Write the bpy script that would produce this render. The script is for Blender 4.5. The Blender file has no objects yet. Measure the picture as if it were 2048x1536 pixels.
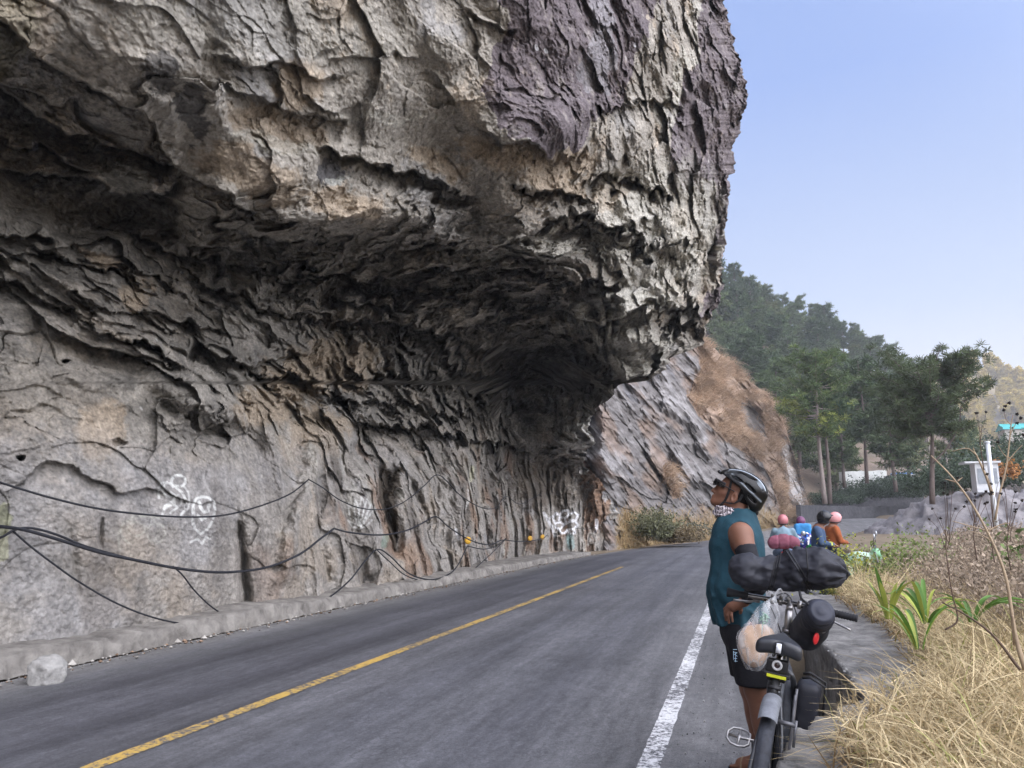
import bpy, math, random
import numpy as np
from mathutils import Vector, Matrix

# ---------------------------------------------------------------- camera, sky, sun, exposure
QUICK = False
F_PX = 1540.0; PITCH = math.radians(10.1); YAW = math.radians(16.48); EYE = 1.45
scene = bpy.context.scene
COL = scene.collection
camd = bpy.data.cameras.new("camera"); cam = bpy.data.objects.new("camera", camd); COL.objects.link(cam)
camd.sensor_fit = 'HORIZONTAL'; camd.sensor_width = 36.0; camd.lens = 36.0*F_PX/2048.0
camd.clip_start = 0.05; camd.clip_end = 6000
cam.location = (0, 0, EYE)
cam.rotation_euler = (math.radians(90)+PITCH, 0, YAW)
scene.camera = cam
SUN_EL = math.radians(24); SUN_AZ = math.radians(-78)     # compass angle of the sun measured from +Y towards +X
S = np.array([math.sin(SUN_AZ)*math.cos(SUN_EL), math.cos(SUN_AZ)*math.cos(SUN_EL)-0.25, math.sin(SUN_EL)])
S = S/np.linalg.norm(S)
world = bpy.data.worlds.new("World"); scene.world = world; world.use_nodes = True
wn = world.node_tree.nodes; wl = world.node_tree.links; wn.clear()
wo = wn.new('ShaderNodeOutputWorld'); bg = wn.new('ShaderNodeBackground'); sky = wn.new('ShaderNodeTexSky')
sky.sky_type = 'NISHITA'; sky.sun_disc = False
sky.sun_elevation = math.asin(S[2]); sky.sun_rotation = math.atan2(S[0], S[1])
sky.altitude = 900; sky.air_density = 1.0; sky.dust_density = 2.2; sky.ozone_density = 1.5
tc = wn.new('ShaderNodeTexCoord')
# bright lobe added to the sky, high right and behind, to light the shade
def wmath(op, a, b=None, c=None):
    n = wn.new('ShaderNodeMath'); n.operation = op
    for i, v in enumerate((a, b, c)):
        if v is None: continue
        if isinstance(v, (int, float)): n.inputs[i].default_value = v
        else: wl.new(v, n.inputs[i])
    return n.outputs[0]
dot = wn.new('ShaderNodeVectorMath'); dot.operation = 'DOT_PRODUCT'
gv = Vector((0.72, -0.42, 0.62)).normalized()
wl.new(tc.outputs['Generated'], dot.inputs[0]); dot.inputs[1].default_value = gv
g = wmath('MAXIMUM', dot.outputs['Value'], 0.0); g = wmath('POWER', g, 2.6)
sep = wn.new('ShaderNodeSeparateXYZ'); wl.new(tc.outputs['Generated'], sep.inputs[0])
ramp = wn.new('ShaderNodeValToRGB'); wl.new(sep.outputs['Z'], ramp.inputs[0])
cr = ramp.color_ramp
cr.elements[0].position = 0.0; cr.elements[0].color = (1.0, 0.97, 0.95, 1)
cr.elements[1].position = 1.0; cr.elements[1].color = (0.33, 0.48, 0.90, 1)
for p, c in ((0.12, (0.88, 0.90, 0.97, 1)), (0.25, (0.60, 0.73, 1.0, 1)), (0.5, (0.33, 0.50, 0.98, 1))):
    e = cr.elements.new(p); e.color = c
mx = wn.new('ShaderNodeMix'); mx.data_type = 'RGBA'; mx.inputs['Factor'].default_value = 0.88
sc_ = wn.new('ShaderNodeVectorMath'); sc_.operation = 'SCALE'; wl.new(ramp.outputs[0], sc_.inputs[0]); sc_.inputs['Scale'].default_value = 8.2
wl.new(sky.outputs[0], mx.inputs['A']); wl.new(sc_.outputs[0], mx.inputs['B'])
ad = wn.new('ShaderNodeVectorMath'); ad.operation = 'ADD'
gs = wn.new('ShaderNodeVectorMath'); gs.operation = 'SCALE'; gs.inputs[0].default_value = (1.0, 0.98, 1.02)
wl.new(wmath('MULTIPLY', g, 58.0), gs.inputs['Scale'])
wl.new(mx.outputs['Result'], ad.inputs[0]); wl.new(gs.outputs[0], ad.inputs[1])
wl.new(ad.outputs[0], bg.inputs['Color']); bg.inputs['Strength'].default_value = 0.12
wl.new(bg.outputs[0], wo.inputs[0])
sund = bpy.data.lights.new("sun", 'SUN'); sund.energy = 5.0; sund.angle = math.radians(0.5); sund.color = (1.0, 0.86, 0.62)
sun = bpy.data.objects.new("sun", sund); COL.objects.link(sun)
sun.rotation_euler = Vector(S).to_track_quat('Z', 'Y').to_euler(); sun.location = (0, 0, 60)
scene.view_settings.view_transform = 'Standard'; scene.view_settings.look = 'None'
scene.view_settings.exposure = 0.0; scene.view_settings.gamma = 1.0
scene.render.engine = 'CYCLES'
scene.cycles.max_bounces = 5; scene.cycles.diffuse_bounces = 3; scene.cycles.glossy_bounces = 2
scene.cycles.transparent_max_bounces = 8; scene.cycles.volume_bounces = 0
scene.cycles.use_denoising = True
try: scene.cycles.denoiser = 'OPENIMAGEDENOISE'
except Exception: pass

# ---------------------------------------------------------------- helpers
rng = np.random.default_rng(7); random.seed(7)
cF = np.array([-math.sin(YAW)*math.cos(PITCH), math.cos(YAW)*math.cos(PITCH), math.sin(PITCH)])
cR = np.array([math.cos(YAW), math.sin(YAW), 0.0]); cU = np.cross(cR, cF); CAM = np.array([0, 0, EYE])
def ray(px, py):
    px = np.asarray(px, float); py = np.asarray(py, float)
    return cF + cR*((px-1024)/F_PX)[..., None] - cU*((py-768)/F_PX)[..., None]
def at_c(px, py, d): return CAM + ray(px, py)*np.asarray(d, float)[..., None]
def at_y(px, py, Y): r = ray(px, py); return CAM + r*(np.asarray(Y, float)/r[..., 1])[..., None]
def at_z(px, py, z): r = ray(px, py); return CAM + r*((np.asarray(z, float)-EYE)/r[..., 2])[..., None]
def at_x(px, py, x): r = ray(px, py); return CAM + r*(np.asarray(x, float)/r[..., 0])[..., None]
def proj(P):
    P = np.asarray(P, float) - CAM; z = P@cF
    return 1024+F_PX*(P@cR)/z, 768-F_PX*(P@cU)/z, z

_perm = rng.permutation(256).astype(np.int32); _perm = np.concatenate([_perm, _perm, _perm])
_grad = rng.normal(size=(256, 3)).astype(np.float32); _grad /= np.linalg.norm(_grad, axis=1)[:, None]
def perlin(x, y, z):
    x = np.asarray(x, np.float32); y = np.asarray(y, np.float32); z = np.asarray(z, np.float32)
    xi = np.floor(x).astype(np.int32); yi = np.floor(y).astype(np.int32); zi = np.floor(z).astype(np.int32)
    xf = x-xi; yf = y-yi; zf = z-zi
    xi &= 255; yi &= 255; zi &= 255
    u = xf*xf*xf*(xf*(xf*6-15)+10); v = yf*yf*yf*(yf*(yf*6-15)+10); w = zf*zf*zf*(zf*(zf*6-15)+10)
    def gd(dx, dy, dz):
        g_ = _grad[_perm[_perm[_perm[xi+dx]+yi+dy]+zi+dz]]
        return g_[..., 0]*(xf-dx)+g_[..., 1]*(yf-dy)+g_[..., 2]*(zf-dz)
    a = gd(0,0,0); a += u*(gd(1,0,0)-a); b = gd(0,1,0); b += u*(gd(1,1,0)-b); a += v*(b-a)
    c = gd(0,0,1); c += u*(gd(1,0,1)-c); d = gd(0,1,1); d += u*(gd(1,1,1)-d); c += v*(d-c)
    return (a + w*(c-a))*1.6
def fbm(x, y, z, o=4, lac=2.03, gain=0.5):
    s = 0; a = 1.0
    for i in range(o):
        s = s + a*perlin(x+i*17.3, y-i*9.1, z+i*5.7); x = x*lac; y = y*lac; z = z*lac; a *= gain
    return s
_rnd = rng.random((256, 3)).astype(np.float32)
def facets(x, y, z, tilt=1.0, off=0.6):
    """flat broken blocks: every cell is a plane of its own tilt and offset; also returns the distance to the crack"""
    x = np.asarray(x, np.float32); y = np.asarray(y, np.float32); z = np.asarray(z, np.float32)
    xi = np.floor(x).astype(np.int32); yi = np.floor(y).astype(np.int32); zi = np.floor(z).astype(np.int32)
    d1 = np.full(x.shape, 1e9, np.float32); d2 = d1.copy(); h = np.zeros(x.shape, np.float32)
    for i in (-1, 0, 1):
        for j in (-1, 0, 1):
            for k in (-1, 0, 1):
                q = _perm[_perm[_perm[(xi+i) & 255]+((yi+j) & 255)]+((zi+k) & 255)]
                dx = x-(xi+i+_rnd[q, 0]); dy = y-(yi+j+_rnd[q, 1]); dz = z-(zi+k+_rnd[q, 2])
                d = dx*dx+dy*dy+dz*dz; g_ = _grad[q]
                hh = (dx*g_[..., 0]+dy*g_[..., 1]+dz*g_[..., 2])*tilt+off*(_rnd[q, 0]+_rnd[q, 2]-1)
                c = d < d1
                d2 = np.where(c, d1, np.minimum(d2, d)); h = np.where(c, hh, h); d1 = np.where(c, d, d1)
    return h, np.sqrt(d2)-np.sqrt(d1)
def sstep(a, b, x): t = np.clip((x-a)/(b-a), 0, 1); return t*t*(3-2*t)

def node_mat(name, rough=0.8, metal=0.0, spec=0.3):
    m = bpy.data.materials.new(name); m.use_nodes = True; n = m.node_tree.nodes; l = m.node_tree.links
    b = n['Principled BSDF']; b.inputs['Roughness'].default_value = rough; b.inputs['Metallic'].default_value = metal
    b.inputs['Specular IOR Level'].default_value = spec
    return m, n, l, b
def mat(name, c, c2=None, scale=8.0, rough=0.75, metal=0.0, bump=0.0, bscale=None, spec=0.3, detail=6, dist=0.02, stretch=(1,1,1)):
    m, n, l, b = node_mat(name, rough, metal, spec)
    c2 = c2 or tuple(v*0.72 for v in c)
    t = n.new('ShaderNodeTexCoord'); mp = n.new('ShaderNodeMapping'); mp.inputs['Scale'].default_value = stretch
    l.new(t.outputs['Object'], mp.inputs[0])
    nz = n.new('ShaderNodeTexNoise'); nz.inputs['Scale'].default_value = scale; nz.inputs['Detail'].default_value = detail
    nz.inputs['Roughness'].default_value = 0.65; l.new(mp.outputs[0], nz.inputs['Vector'])
    r = n.new('ShaderNodeValToRGB'); r.color_ramp.elements[0].position = 0.32; r.color_ramp.elements[1].position = 0.68
    r.color_ramp.elements[0].color = (*c2, 1); r.color_ramp.elements[1].color = (*c, 1)
    l.new(nz.outputs[0], r.inputs[0]); l.new(r.outputs[0], b.inputs['Base Color'])
    if bump:
        bn = n.new('ShaderNodeTexNoise'); bn.inputs['Scale'].default_value = bscale or scale*4; bn.inputs['Detail'].default_value = 8
        bn.inputs['Roughness'].default_value = 0.7
        l.new(mp.outputs[0], bn.inputs['Vector']); bp = n.new('ShaderNodeBump'); bp.inputs['Strength'].default_value = bump
        bp.inputs['Distance'].default_value = dist; l.new(bn.outputs[0], bp.inputs['Height']); l.new(bp.outputs[0], b.inputs['Normal'])
    return m

def tag(o, label=None, cat=None, group=None, kind=None):
    if label: o['label'] = label
    if cat: o['category'] = cat
    if group: o['group'] = group
    if kind: o['kind'] = kind
    return o
def empty(name, loc=(0,0,0), rot=None):
    o = bpy.data.objects.new(name, None); COL.objects.link(o); o.location = Vector([float(v) for v in loc])
    if rot: o.rotation_euler = rot
    o.empty_display_size = 0.2
    return o
def mesh_np(name, V, Fq, mt=None, parent=None, smooth=True, colors=None, matidx=None):
    """V (n,3); Fq (m,3) or (m,4) int array, or a list of such arrays"""
    if not isinstance(Fq, list): Fq = [Fq]
    elif len(Fq) and isinstance(Fq[0], tuple): Fq = [np.array(Fq)]
    Fq = [np.asarray(f, np.int32) for f in Fq if len(f)]
    me = bpy.data.meshes.new(name)
    nl = sum(f.size for f in Fq); nf = sum(len(f) for f in Fq)
    me.vertices.add(len(V)); me.loops.add(nl); me.polygons.add(nf)
    me.vertices.foreach_set('co', np.ascontiguousarray(V, np.float32).ravel())
    me.loops.foreach_set('vertex_index', np.concatenate([f.ravel() for f in Fq]))
    sizes = np.concatenate([np.full(len(f), f.shape[1], np.int32) for f in Fq])
    st = np.concatenate([[0], np.cumsum(sizes)[:-1]]).astype(np.int32)
    me.polygons.foreach_set('loop_start', st)
    me.polygons.foreach_set('use_smooth', np.full(nf, smooth, bool))
    if matidx is not None: me.polygons.foreach_set('material_index', np.asarray(matidx, np.int32))
    me.update(calc_edges=True)
    if colors is not None:
        ca = me.color_attributes.new('tint', 'FLOAT_COLOR', 'POINT')
        c = np.ones((len(V), 4), np.float32); c[:, :colors.shape[1]] = colors
        ca.data.foreach_set('color', c.ravel())
    if mt is not None:
        for q in (mt if isinstance(mt, list) else [mt]): me.materials.append(q)
    o = bpy.data.objects.new(name, me); COL.objects.link(o)
    if parent is not None: o.parent = parent
    return o
class MB:
    """collects vertices and quads"""
    def __init__(s): s.V = []; s.Q = []; s.T = []; s.n = 0
    def add(s, V, Q=None, T=None):
        V = np.asarray(V, float).reshape(-1, 3)
        if Q is not None and len(Q): s.Q.append(np.asarray(Q, np.int64)+s.n)
        if T is not None and len(T): s.T.append(np.asarray(T, np.int64)+s.n)
        s.V.append(V); s.n += len(V); return s
    def tube(s, pts, r, n=10, cap=True, closed=False):
        P = np.asarray(pts, float); m = len(P); r = np.full(m, r, float) if np.isscalar(r) else np.asarray(r, float)
        if closed: T = np.roll(P, -1, 0)-np.roll(P, 1, 0)
        else: T = np.gradient(P, axis=0)
        T /= np.linalg.norm(T, axis=1)[:, None]+1e-12
        a = np.array([0, 0, 1.0]) if abs(T[0][2]) < 0.9 else np.array([1.0, 0, 0])
        N = np.cross(T[0], a); N /= np.linalg.norm(N); R = []
        for i in range(m):
            N = N-T[i]*(N@T[i]); N /= np.linalg.norm(N)+1e-12; B = np.cross(T[i], N)
            an = np.arange(n)*2*np.pi/n
            R.append(P[i]+r[i]*(np.cos(an)[:, None]*N+np.sin(an)[:, None]*B))
        V = np.concatenate(R); Q = []
        for i in range(m if closed else m-1):
            j = (i+1) % m
            for k in range(n): Q.append((i*n+k, i*n+(k+1) % n, j*n+(k+1) % n, j*n+k))
        T3 = []
        if cap and not closed:
            V = np.concatenate([V, P[:1], P[-1:]]); c0 = m*n; c1 = c0+1
            for k in range(n): T3.append((c0, (k+1) % n, k)); T3.append((c1, (m-1)*n+k, (m-1)*n+(k+1) % n))
        return s.add(V, Q, T3)
    def box(s, c, d, M=None):
        c = np.asarray(c, float); d = np.asarray(d, float)/2
        V = np.array([[x, y, z] for x in (-1, 1) for y in (-1, 1) for z in (-1, 1)])*d
        if M is not None: V = V@np.asarray(M, float).T
        V = V+c; Q = [(0,1,3,2), (4,6,7,5), (0,4,5,1), (2,3,7,6), (0,2,6,4), (1,5,7,3)]
        return s.add(V, Q)
    def lathe(s, prof, c, axis, n=24):
        """prof: list of (r, h) along axis from c"""
        ax = np.asarray(axis, float); ax /= np.linalg.norm(ax)
        a = np.array([0, 0, 1.0]) if abs(ax[2]) < 0.9 else np.array([1.0, 0, 0])
        N = np.cross(ax, a); N /= np.linalg.norm(N); B = np.cross(ax, N); an = np.arange(n)*2*np.pi/n
        V = np.concatenate([np.asarray(c)+ax*h+r*(np.cos(an)[:, None]*N+np.sin(an)[:, None]*B) for r, h in prof]); Q = []
        for i in range(len(prof)-1):
            for k in range(n): Q.append((i*n+k, i*n+(k+1) % n, (i+1)*n+(k+1) % n, (i+1)*n+k))
        return s.add(V, Q)
    def build(s, name, mt, parent=None, smooth=True, bevel=0, xf=None, colors=None):
        V = np.concatenate(s.V)
        if xf is not None: V = xf(V)
        F = []
        if s.Q: F.append(np.concatenate(s.Q))
        if s.T: F.append(np.concatenate(s.T))
        o = mesh_np(name, V, F, mt, parent, smooth, colors)
        if bevel:
            b = o.modifiers.new('bevel', 'BEVEL'); b.width = bevel; b.segments = 2; b.limit_method = 'ANGLE'
        return o
def smooth_path(pts, n=40, closed=False):
    P = np.asarray(pts, float); m = len(P); out = []
    seg = m if closed else m-1; k = max(2, n//seg)
    for i in range(seg):
        p0 = P[(i-1) % m] if closed or i > 0 else 2*P[0]-P[1]; p1 = P[i]; p2 = P[(i+1) % m]
        p3 = P[(i+2) % m] if closed or i+2 < m else 2*P[-1]-P[-2]
        for t in np.arange(k)/k:
            out.append(0.5*((2*p1)+(-p0+p2)*t+(2*p0-5*p1+4*p2-p3)*t*t+(-p0+3*p1-3*p2+p3)*t**3))
    if not closed: out.append(P[-1])
    return np.array(out)

# signed distance modelling: continuous bodies from blended shapes
def surface_nets(Fg, axs):
    ins = Fg < 0; nx, ny, nz = Fg.shape
    acc = np.zeros((nx-1, ny-1, nz-1, 3), np.float32); cnt = np.zeros((nx-1, ny-1, nz-1), np.float32)
    for ax in range(3):
        o = [a for a in range(3) if a != ax]
        for i in (0, 1):
            for j in (0, 1):
                s0 = [None]*3; s1 = [None]*3
                s0[ax] = slice(0, -1); s1[ax] = slice(1, None)
                for q, v in ((o[0], i), (o[1], j)):
                    s0[q] = s1[q] = slice(v, Fg.shape[q]-1+v)
                a = Fg[tuple(s0)]; b = Fg[tuple(s1)]; cr_ = (a < 0) != (b < 0)
                t = np.where(cr_, a/(a-b+1e-12), 0)
                acc[..., ax] += np.where(cr_, t, 0)
                acc[..., o[0]] += np.where(cr_, i, 0); acc[..., o[1]] += np.where(cr_, j, 0); cnt += cr_
    act = cnt > 0; idx = -np.ones(act.shape, np.int64); idx[act] = np.arange(act.sum())
    ijk = np.argwhere(act); pos = ijk+acc[act]/cnt[act][:, None]
    V = np.stack([np.interp(pos[:, i], np.arange(len(axs[i])), axs[i]) for i in range(3)], -1)
    Q = []
    for ax in range(3):
        o = [a for a in range(3) if a != ax]
        s0 = [slice(1, -1)]*3; s1 = [slice(1, -1)]*3; s0[ax] = slice(0, -1); s1[ax] = slice(1, None)
        a = ins[tuple(s0)]; b = ins[tuple(s1)]; e = np.argwhere(a != b)
        if not len(e): continue
        flip = a[tuple(e.T)]; base = e.copy(); base[:, o[0]] += 1; base[:, o[1]] += 1
        def cell(d0, d1):
            c = base.copy(); c[:, o[0]] -= d0; c[:, o[1]] -= d1; return idx[tuple(c.T)]
        q = np.stack([cell(1, 1), cell(0, 1), cell(0, 0), cell(1, 0)], 1)
        if ax == 1: flip = ~flip
        q[~flip] = q[~flip][:, ::-1]; Q.append(q)
    return V, np.concatenate(Q)
def sdf_obj(name, f, lo, hi, h, mt, parent=None, colf=None, xf=None, relax=1, fine=None):
    lo = np.asarray(lo, float); hi = np.asarray(hi, float); n = np.ceil((hi-lo)/h).astype(int)+1
    ax = []
    for i in range(3):
        a = lo[i]+np.arange(n[i])*h
        for (u0, u1, hh) in (fine[i] if fine else []): a = np.concatenate([a[(a < u0-0.3*hh) | (a > u1+0.3*hh)], np.arange(u0, u1+hh*0.5, hh)])
        ax.append(np.sort(a))
    X, Y, Z = np.meshgrid(*ax, indexing='ij')
    V, Q = surface_nets(f(X, Y, Z).astype(np.float32), ax)
    for _ in range(relax):
        s = np.zeros_like(V); c = np.zeros(len(V))
        for a, b in ((0,1), (1,2), (2,3), (3,0)):
            np.add.at(s, Q[:, a], V[Q[:, b]]); np.add.at(s, Q[:, b], V[Q[:, a]]); np.add.at(c, Q[:, a], 1); np.add.at(c, Q[:, b], 1)
        V = 0.5*V+0.5*s/np.maximum(c, 1)[:, None]
    cols = colf(V) if colf else None
    if xf is not None: V = xf(V)
    return mesh_np(name, V, Q, mt, parent, True, cols)
def cap(X, Y, Z, a, b, ra, rb):
    a = np.asarray(a, float); b = np.asarray(b, float); d = b-a; L2 = d@d+1e-12
    px = X-a[0]; py = Y-a[1]; pz = Z-a[2]
    t = np.clip((px*d[0]+py*d[1]+pz*d[2])/L2, 0, 1)
    return np.sqrt((px-t*d[0])**2+(py-t*d[1])**2+(pz-t*d[2])**2)-(ra+(rb-ra)*t)
def ell(X, Y, Z, c, r, M=None):
    px = X-c[0]; py = Y-c[1]; pz = Z-c[2]
    if M is not None:
        M = np.asarray(M, float); px, py, pz = (M[0,0]*px+M[1,0]*py+M[2,0]*pz, M[0,1]*px+M[1,1]*py+M[2,1]*pz, M[0,2]*px+M[1,2]*py+M[2,2]*pz)
    k0 = np.sqrt((px/r[0])**2+(py/r[1])**2+(pz/r[2])**2); k1 = np.sqrt((px/r[0]**2)**2+(py/r[1]**2)**2+(pz/r[2]**2)**2)+1e-9
    return k0*(k0-1)/k1
def smin(a, b, k=0.03):
    h_ = np.clip(0.5+0.5*(b-a)/k, 0, 1); return b+(a-b)*h_-k*h_*(1-h_)
def smins(L, k=0.03):
    r = L[0]
    for q in L[1:]: r = smin(r, q, k)
    return r
# ---------------------------------------------------------------- the overhanging cliff
def interp_poly(pts, x):
    p = np.asarray(pts, float); return np.interp(x, p[:, 0], p[:, 1])
BASE_X = -7.15
def rbf_field(ctrl, U, V, sx=260.0, sy=150.0):
    """smooth interpolation of scattered values (thin plate through the control points)"""
    c = np.asarray(ctrl, float); A = c[:, :2]/np.array([sx, sy]); n = len(c)
    def k(r2): return 0.5*r2*np.log(r2+1e-9)
    D = ((A[:, None]-A[None])**2).sum(-1); K = k(D)+np.eye(n)*0.02
    P = np.concatenate([np.ones((n, 1)), A], 1); M = np.block([[K, P], [P.T, np.zeros((3, 3))]])
    w = np.linalg.solve(M, np.concatenate([c[:, 2], np.zeros(3)]))
    out = w[n]+w[n+1]*U/sx+w[n+2]*V/sy
    for i in range(n):
        out = out+w[i]*k((U/sx-A[i, 0])**2+(V/sy-A[i, 1])**2)
    return out
RIGHT = [(-480,1360),(-420,1380),(-200,1420),(-60,1442),(0,1450),(60,1462),(120,1480),(165,1490),(190,1497),(230,1488),(290,1470),(345,1467),(350,1456),(400,1458),(450,1452),(500,1448),(560,1444),(600,1440),(625,1425),(640,1418),(660,1414),(690,1400),(715,1352),(735,1330),(752,1313),(762,1290),(768,1245),(800,1212),(830,1182),(860,1180),(885,1184),(905,1172),(925,1165),(960,1200),(1000,1222),(1060,1240),(1120,1232),(1160,1225)]
cx = []   # (px, py, lateral x)
for px, col in {-350: [(1500,-7.2),(1000,-7.6),(700,-8.3),(400,-8.4),(150,-7.4),(0,-6.2),(-400,-5.6)],
                0: [(1330,-7.15),(1100,-7.3),(900,-7.5),(700,-8.0),(520,-8.4),(350,-8.3),(200,-7.6),(100,-6.2),(-60,-5.7),(-400,-5.1)],
                250: [(1260,-7.15),(1050,-7.25),(900,-7.4),(700,-7.9),(550,-8.3),(420,-8.1),(320,-7.1),(200,-5.8),(0,-5.2),(-400,-4.7)],
                480: [(1235,-7.15),(1050,-7.3),(900,-7.6),(750,-8.2),(600,-8.5),(500,-7.8),(400,-6.2),(250,-5.5),(0,-4.9),(-400,-4.3)],
                700: [(1205,-7.15),(1050,-7.4),(900,-8.0),(760,-8.6),(620,-8.3),(520,-7.1),(440,-6.0),(300,-5.3),(0,-4.5),(-400,-3.9)],
                900: [(1165,-7.15),(1030,-7.5),(920,-8.1),(830,-8.6),(720,-8.5),(620,-7.4),(530,-6.2),(440,-5.4),(300,-4.7),(0,-4.0),(-400,-3.5)]}.items():
    for py, x in col:
        cx.append((px, py, 1.0/(x/ray(px, py)[0])))
for px, py, z in [(1050,1135,31.5),(1050,1020,32),(1050,930,33),(1050,850,33),(1050,760,30.5),(1050,680,26),(1050,590,21),(1050,480,17.0),(1050,380,15),(1050,250,13.6),(1050,0,13),(1050,-400,12),
                  (1150,1115,37),(1150,1000,37),(1150,925,35.5),(1150,870,30),(1150,800,29.5),(1150,720,28.5),(1150,620,23.5),(1150,500,19),(1150,380,17),(1150,200,15.8),(1150,0,15.4),(1150,-400,14.5),
                  (1215,1100,40.5),(1215,1000,40.5),(1240,755,26.5),(1230,680,24),(1250,600,22.5),(1280,450,20.5),(1280,300,19.5),(1280,100,18.8),(1280,-400,18),
                  (1310,745,26.5),(1350,700,26.5),(1350,560,24.5),(1380,400,23.5),(1380,200,22.5),(1380,0,22.5),(1380,-400,22),
                  (1410,660,28.5),(1440,560,28),(1455,400,27),(1495,190,26.5),(1450,0,26.5),(1420,-400,26)]:
    cx.append((px, py, 1.0/z))
UL, VT = -620.0, -460.0
NU, NV = (1330, 1060) if not QUICK else (400, 320)
# base line of the wall in the photograph, from the real base position
def base_py(px):
    y = np.full(np.shape(px), 1200.0)
    for _ in range(12):
        r = ray(px, y); t = np.where(px < 1000, BASE_X/r[..., 0], interp_poly([(900,22.5),(1000,28.0),(1050,31.5),(1150,37),(1250,41.5)], px))
        zz = EYE+r[..., 2]*t; y = y+(zz+0.25)/t*F_PX
    return y
tv = np.linspace(0, 1, NV)[:, None]
U0 = np.linspace(UL, 1497, NU)[None, :].repeat(NV, 0)
B0 = base_py(np.clip(U0[0], UL, 1245))
V0 = VT+(B0[None, :]-VT)*tv
R0 = interp_poly(RIGHT, V0)
# squeeze the columns so that every row ends on the outline
sgrid = np.linspace(0, 1, NU)[None, :]
for _ in range(8):
    U0 = UL+(R0-UL)*sgrid
    B0 = base_py(np.clip(U0[-1], UL, 1245))
    Bc = base_py(np.clip(U0, UL, 1245))
    V0 = VT+(Bc-VT)*tv
    R0 = interp_poly(RIGHT, V0)
U, Vv = U0, V0
D = 1.0/rbf_field(cx, U, Vv)
P = CAM+ray(U, Vv)*D[..., None]
# wandering of the hand placed features so that no line is drawn with a ruler
wU = U+26*fbm(P[..., 0]*0.9, P[..., 1]*0.9, P[..., 2]*0.9, 4)+7*fbm(U/30, Vv/30, U*0, 3)
wV = Vv+17*fbm(P[..., 0]*1.1+40, P[..., 1]*1.1, P[..., 2]*1.1, 4)+7*fbm(U/34+9, Vv/20, U*0+3, 4)
def ledge(pts, A, wb, B=0.0, wa=40.0, end=25.0):
    global D
    p = np.asarray(pts, float)
    f = np.interp(wU, p[:, 0], p[:, 1]); s = wV-f
    e = sstep(p[0, 0]-end*0.3, p[0, 0]+end, wU)*(1-sstep(p[-1, 0]-end, p[-1, 0]+end*0.3, wU))
    below = np.exp(-np.maximum(s, 0)/wb)*sstep(-1.5, 3.5, s)
    above = np.exp(np.minimum(s, 0)/wa)*(1-sstep(-1.5, 3.5, s))
    D = D+e*(A*below-B*above)
def blob(px, py, rx, ry, A, rot=0.0, pw=2.0):
    global D
    a = math.radians(rot); dx = wU-px; dy = wV-py
    q = ((dx*math.cos(a)+dy*math.sin(a))/rx)**2+((-dx*math.sin(a)+dy*math.cos(a))/ry)**2
    D = D+A*np.exp(-q**(pw/2))
ledge([(-340,-160),(-100,-40),(0,20),(68,89),(120,137),(171,164),(212,188),(239,205),(290,232),(320,290),(355,330),(372,350),(480,408),(550,428),(650,455),(750,490),(800,494),(875,476),(930,497)], 0.9, 90, 0.35, 60)
ledge([(-340,80),(-120,120),(0,170),(60,190),(110,215),(160,200)], 0.45, 40, 0.2, 25)
ledge([(-340,250),(-100,262),(0,268),(50,300),(75,285),(130,330),(180,345)], 0.5, 60, 0.2, 30)
ledge([(-340,60),(-100,130),(0,190),(70,240),(140,262),(200,270),(280,300),(360,330)], 1.0, 60, 0.3, 40)
ledge([(0,330),(100,350),(180,372),(240,400),(330,385),(370,350)], 1.0, 60, 0.5, 40)
ledge([(430,100),(520,118),(600,135),(655,155),(700,150)], 0.25, 55, 0.12, 40)
ledge([(440,160),(520,198),(570,222),(640,240),(700,235)], 0.5, 50, 0.25, 40)
ledge([(640,120),(700,112),(760,105),(850,125),(900,130)], 0.16, 60, 0.06, 30)
ledge([(640,290),(690,305),(740,330),(800,342),(860,365),(930,386),(965,396)], 0.75, 34, 0.3, 40)
ledge([(960,262),(1010,275),(1070,300),(1120,322),(1160,300)], 0.7, 30, 0.55, 60)
ledge([(925,30),(960,40),(1010,55),(1040,60)], 0.25, 30, 0.1, 20)
ledge([(1035,372),(1087,379),(1143,384),(1180,392)], 1.5, 30, 0.35, 30)
ledge([(1182,350),(1215,352),(1260,358),(1300,372),(1325,392)], 1.6, 20, 0.4, 30, 10)
ledge([(1300,200),(1335,205),(1365,210)], 0.9, 20, 0.3, 20, 8)
ledge([(1185,205),(1215,225),(1245,205),(1290,200)], 0.8, 22, 0.3, 25, 12)
ledge([(768,484),(870,478),(930,497),(1000,486),(1060,470),(1110,440),(1180,450),(1240,470),(1300,510)], 0.9, 34, 0.45, 50)
ledge([(1120,420),(1180,432),(1240,452),(1290,470)], 1.7, 30, 0.3, 20)
ledge([(560,520),(700,560),(800,548),(900,532),(985,542),(1040,548),(1090,540),(1165,562),(1218,572),(1240,560)], 1.8, 36, 0.5, 40)
ledge([(1010,600),(1080,600),(1140,628),(1165,642),(1220,638),(1308,620),(1360,600)], 1.3, 28, 0.5, 40)
ledge([(1200,470),(1260,480),(1340,500),(1400,470)], 0.4, 40, 0.2, 30)
ledge([(1290,600),(1340,616),(1390,600)], 1.0, 20, 0.3, 20)
ledge([(1000,640),(1060,640),(1130,660),(1170,680),(1195,715)], 3.2, 60, 0.8, 50)
ledge([(760,640),(850,662),(930,650),(1010,668)], 1.3, 44, 0.4, 40)
ledge([(650,585),(700,600),(790,612),(870,600)], 0.9, 40, 0.4, 40)
ledge([(-340,440),(-100,470),(0,461),(41,465),(68,450),(110,470)], 0.4, 40, 0.25, 60)
ledge([(55,482),(113,502),(143,523),(230,540),(330,560),(380,585)], 0.3, 30, 0.1, 20)
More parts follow.
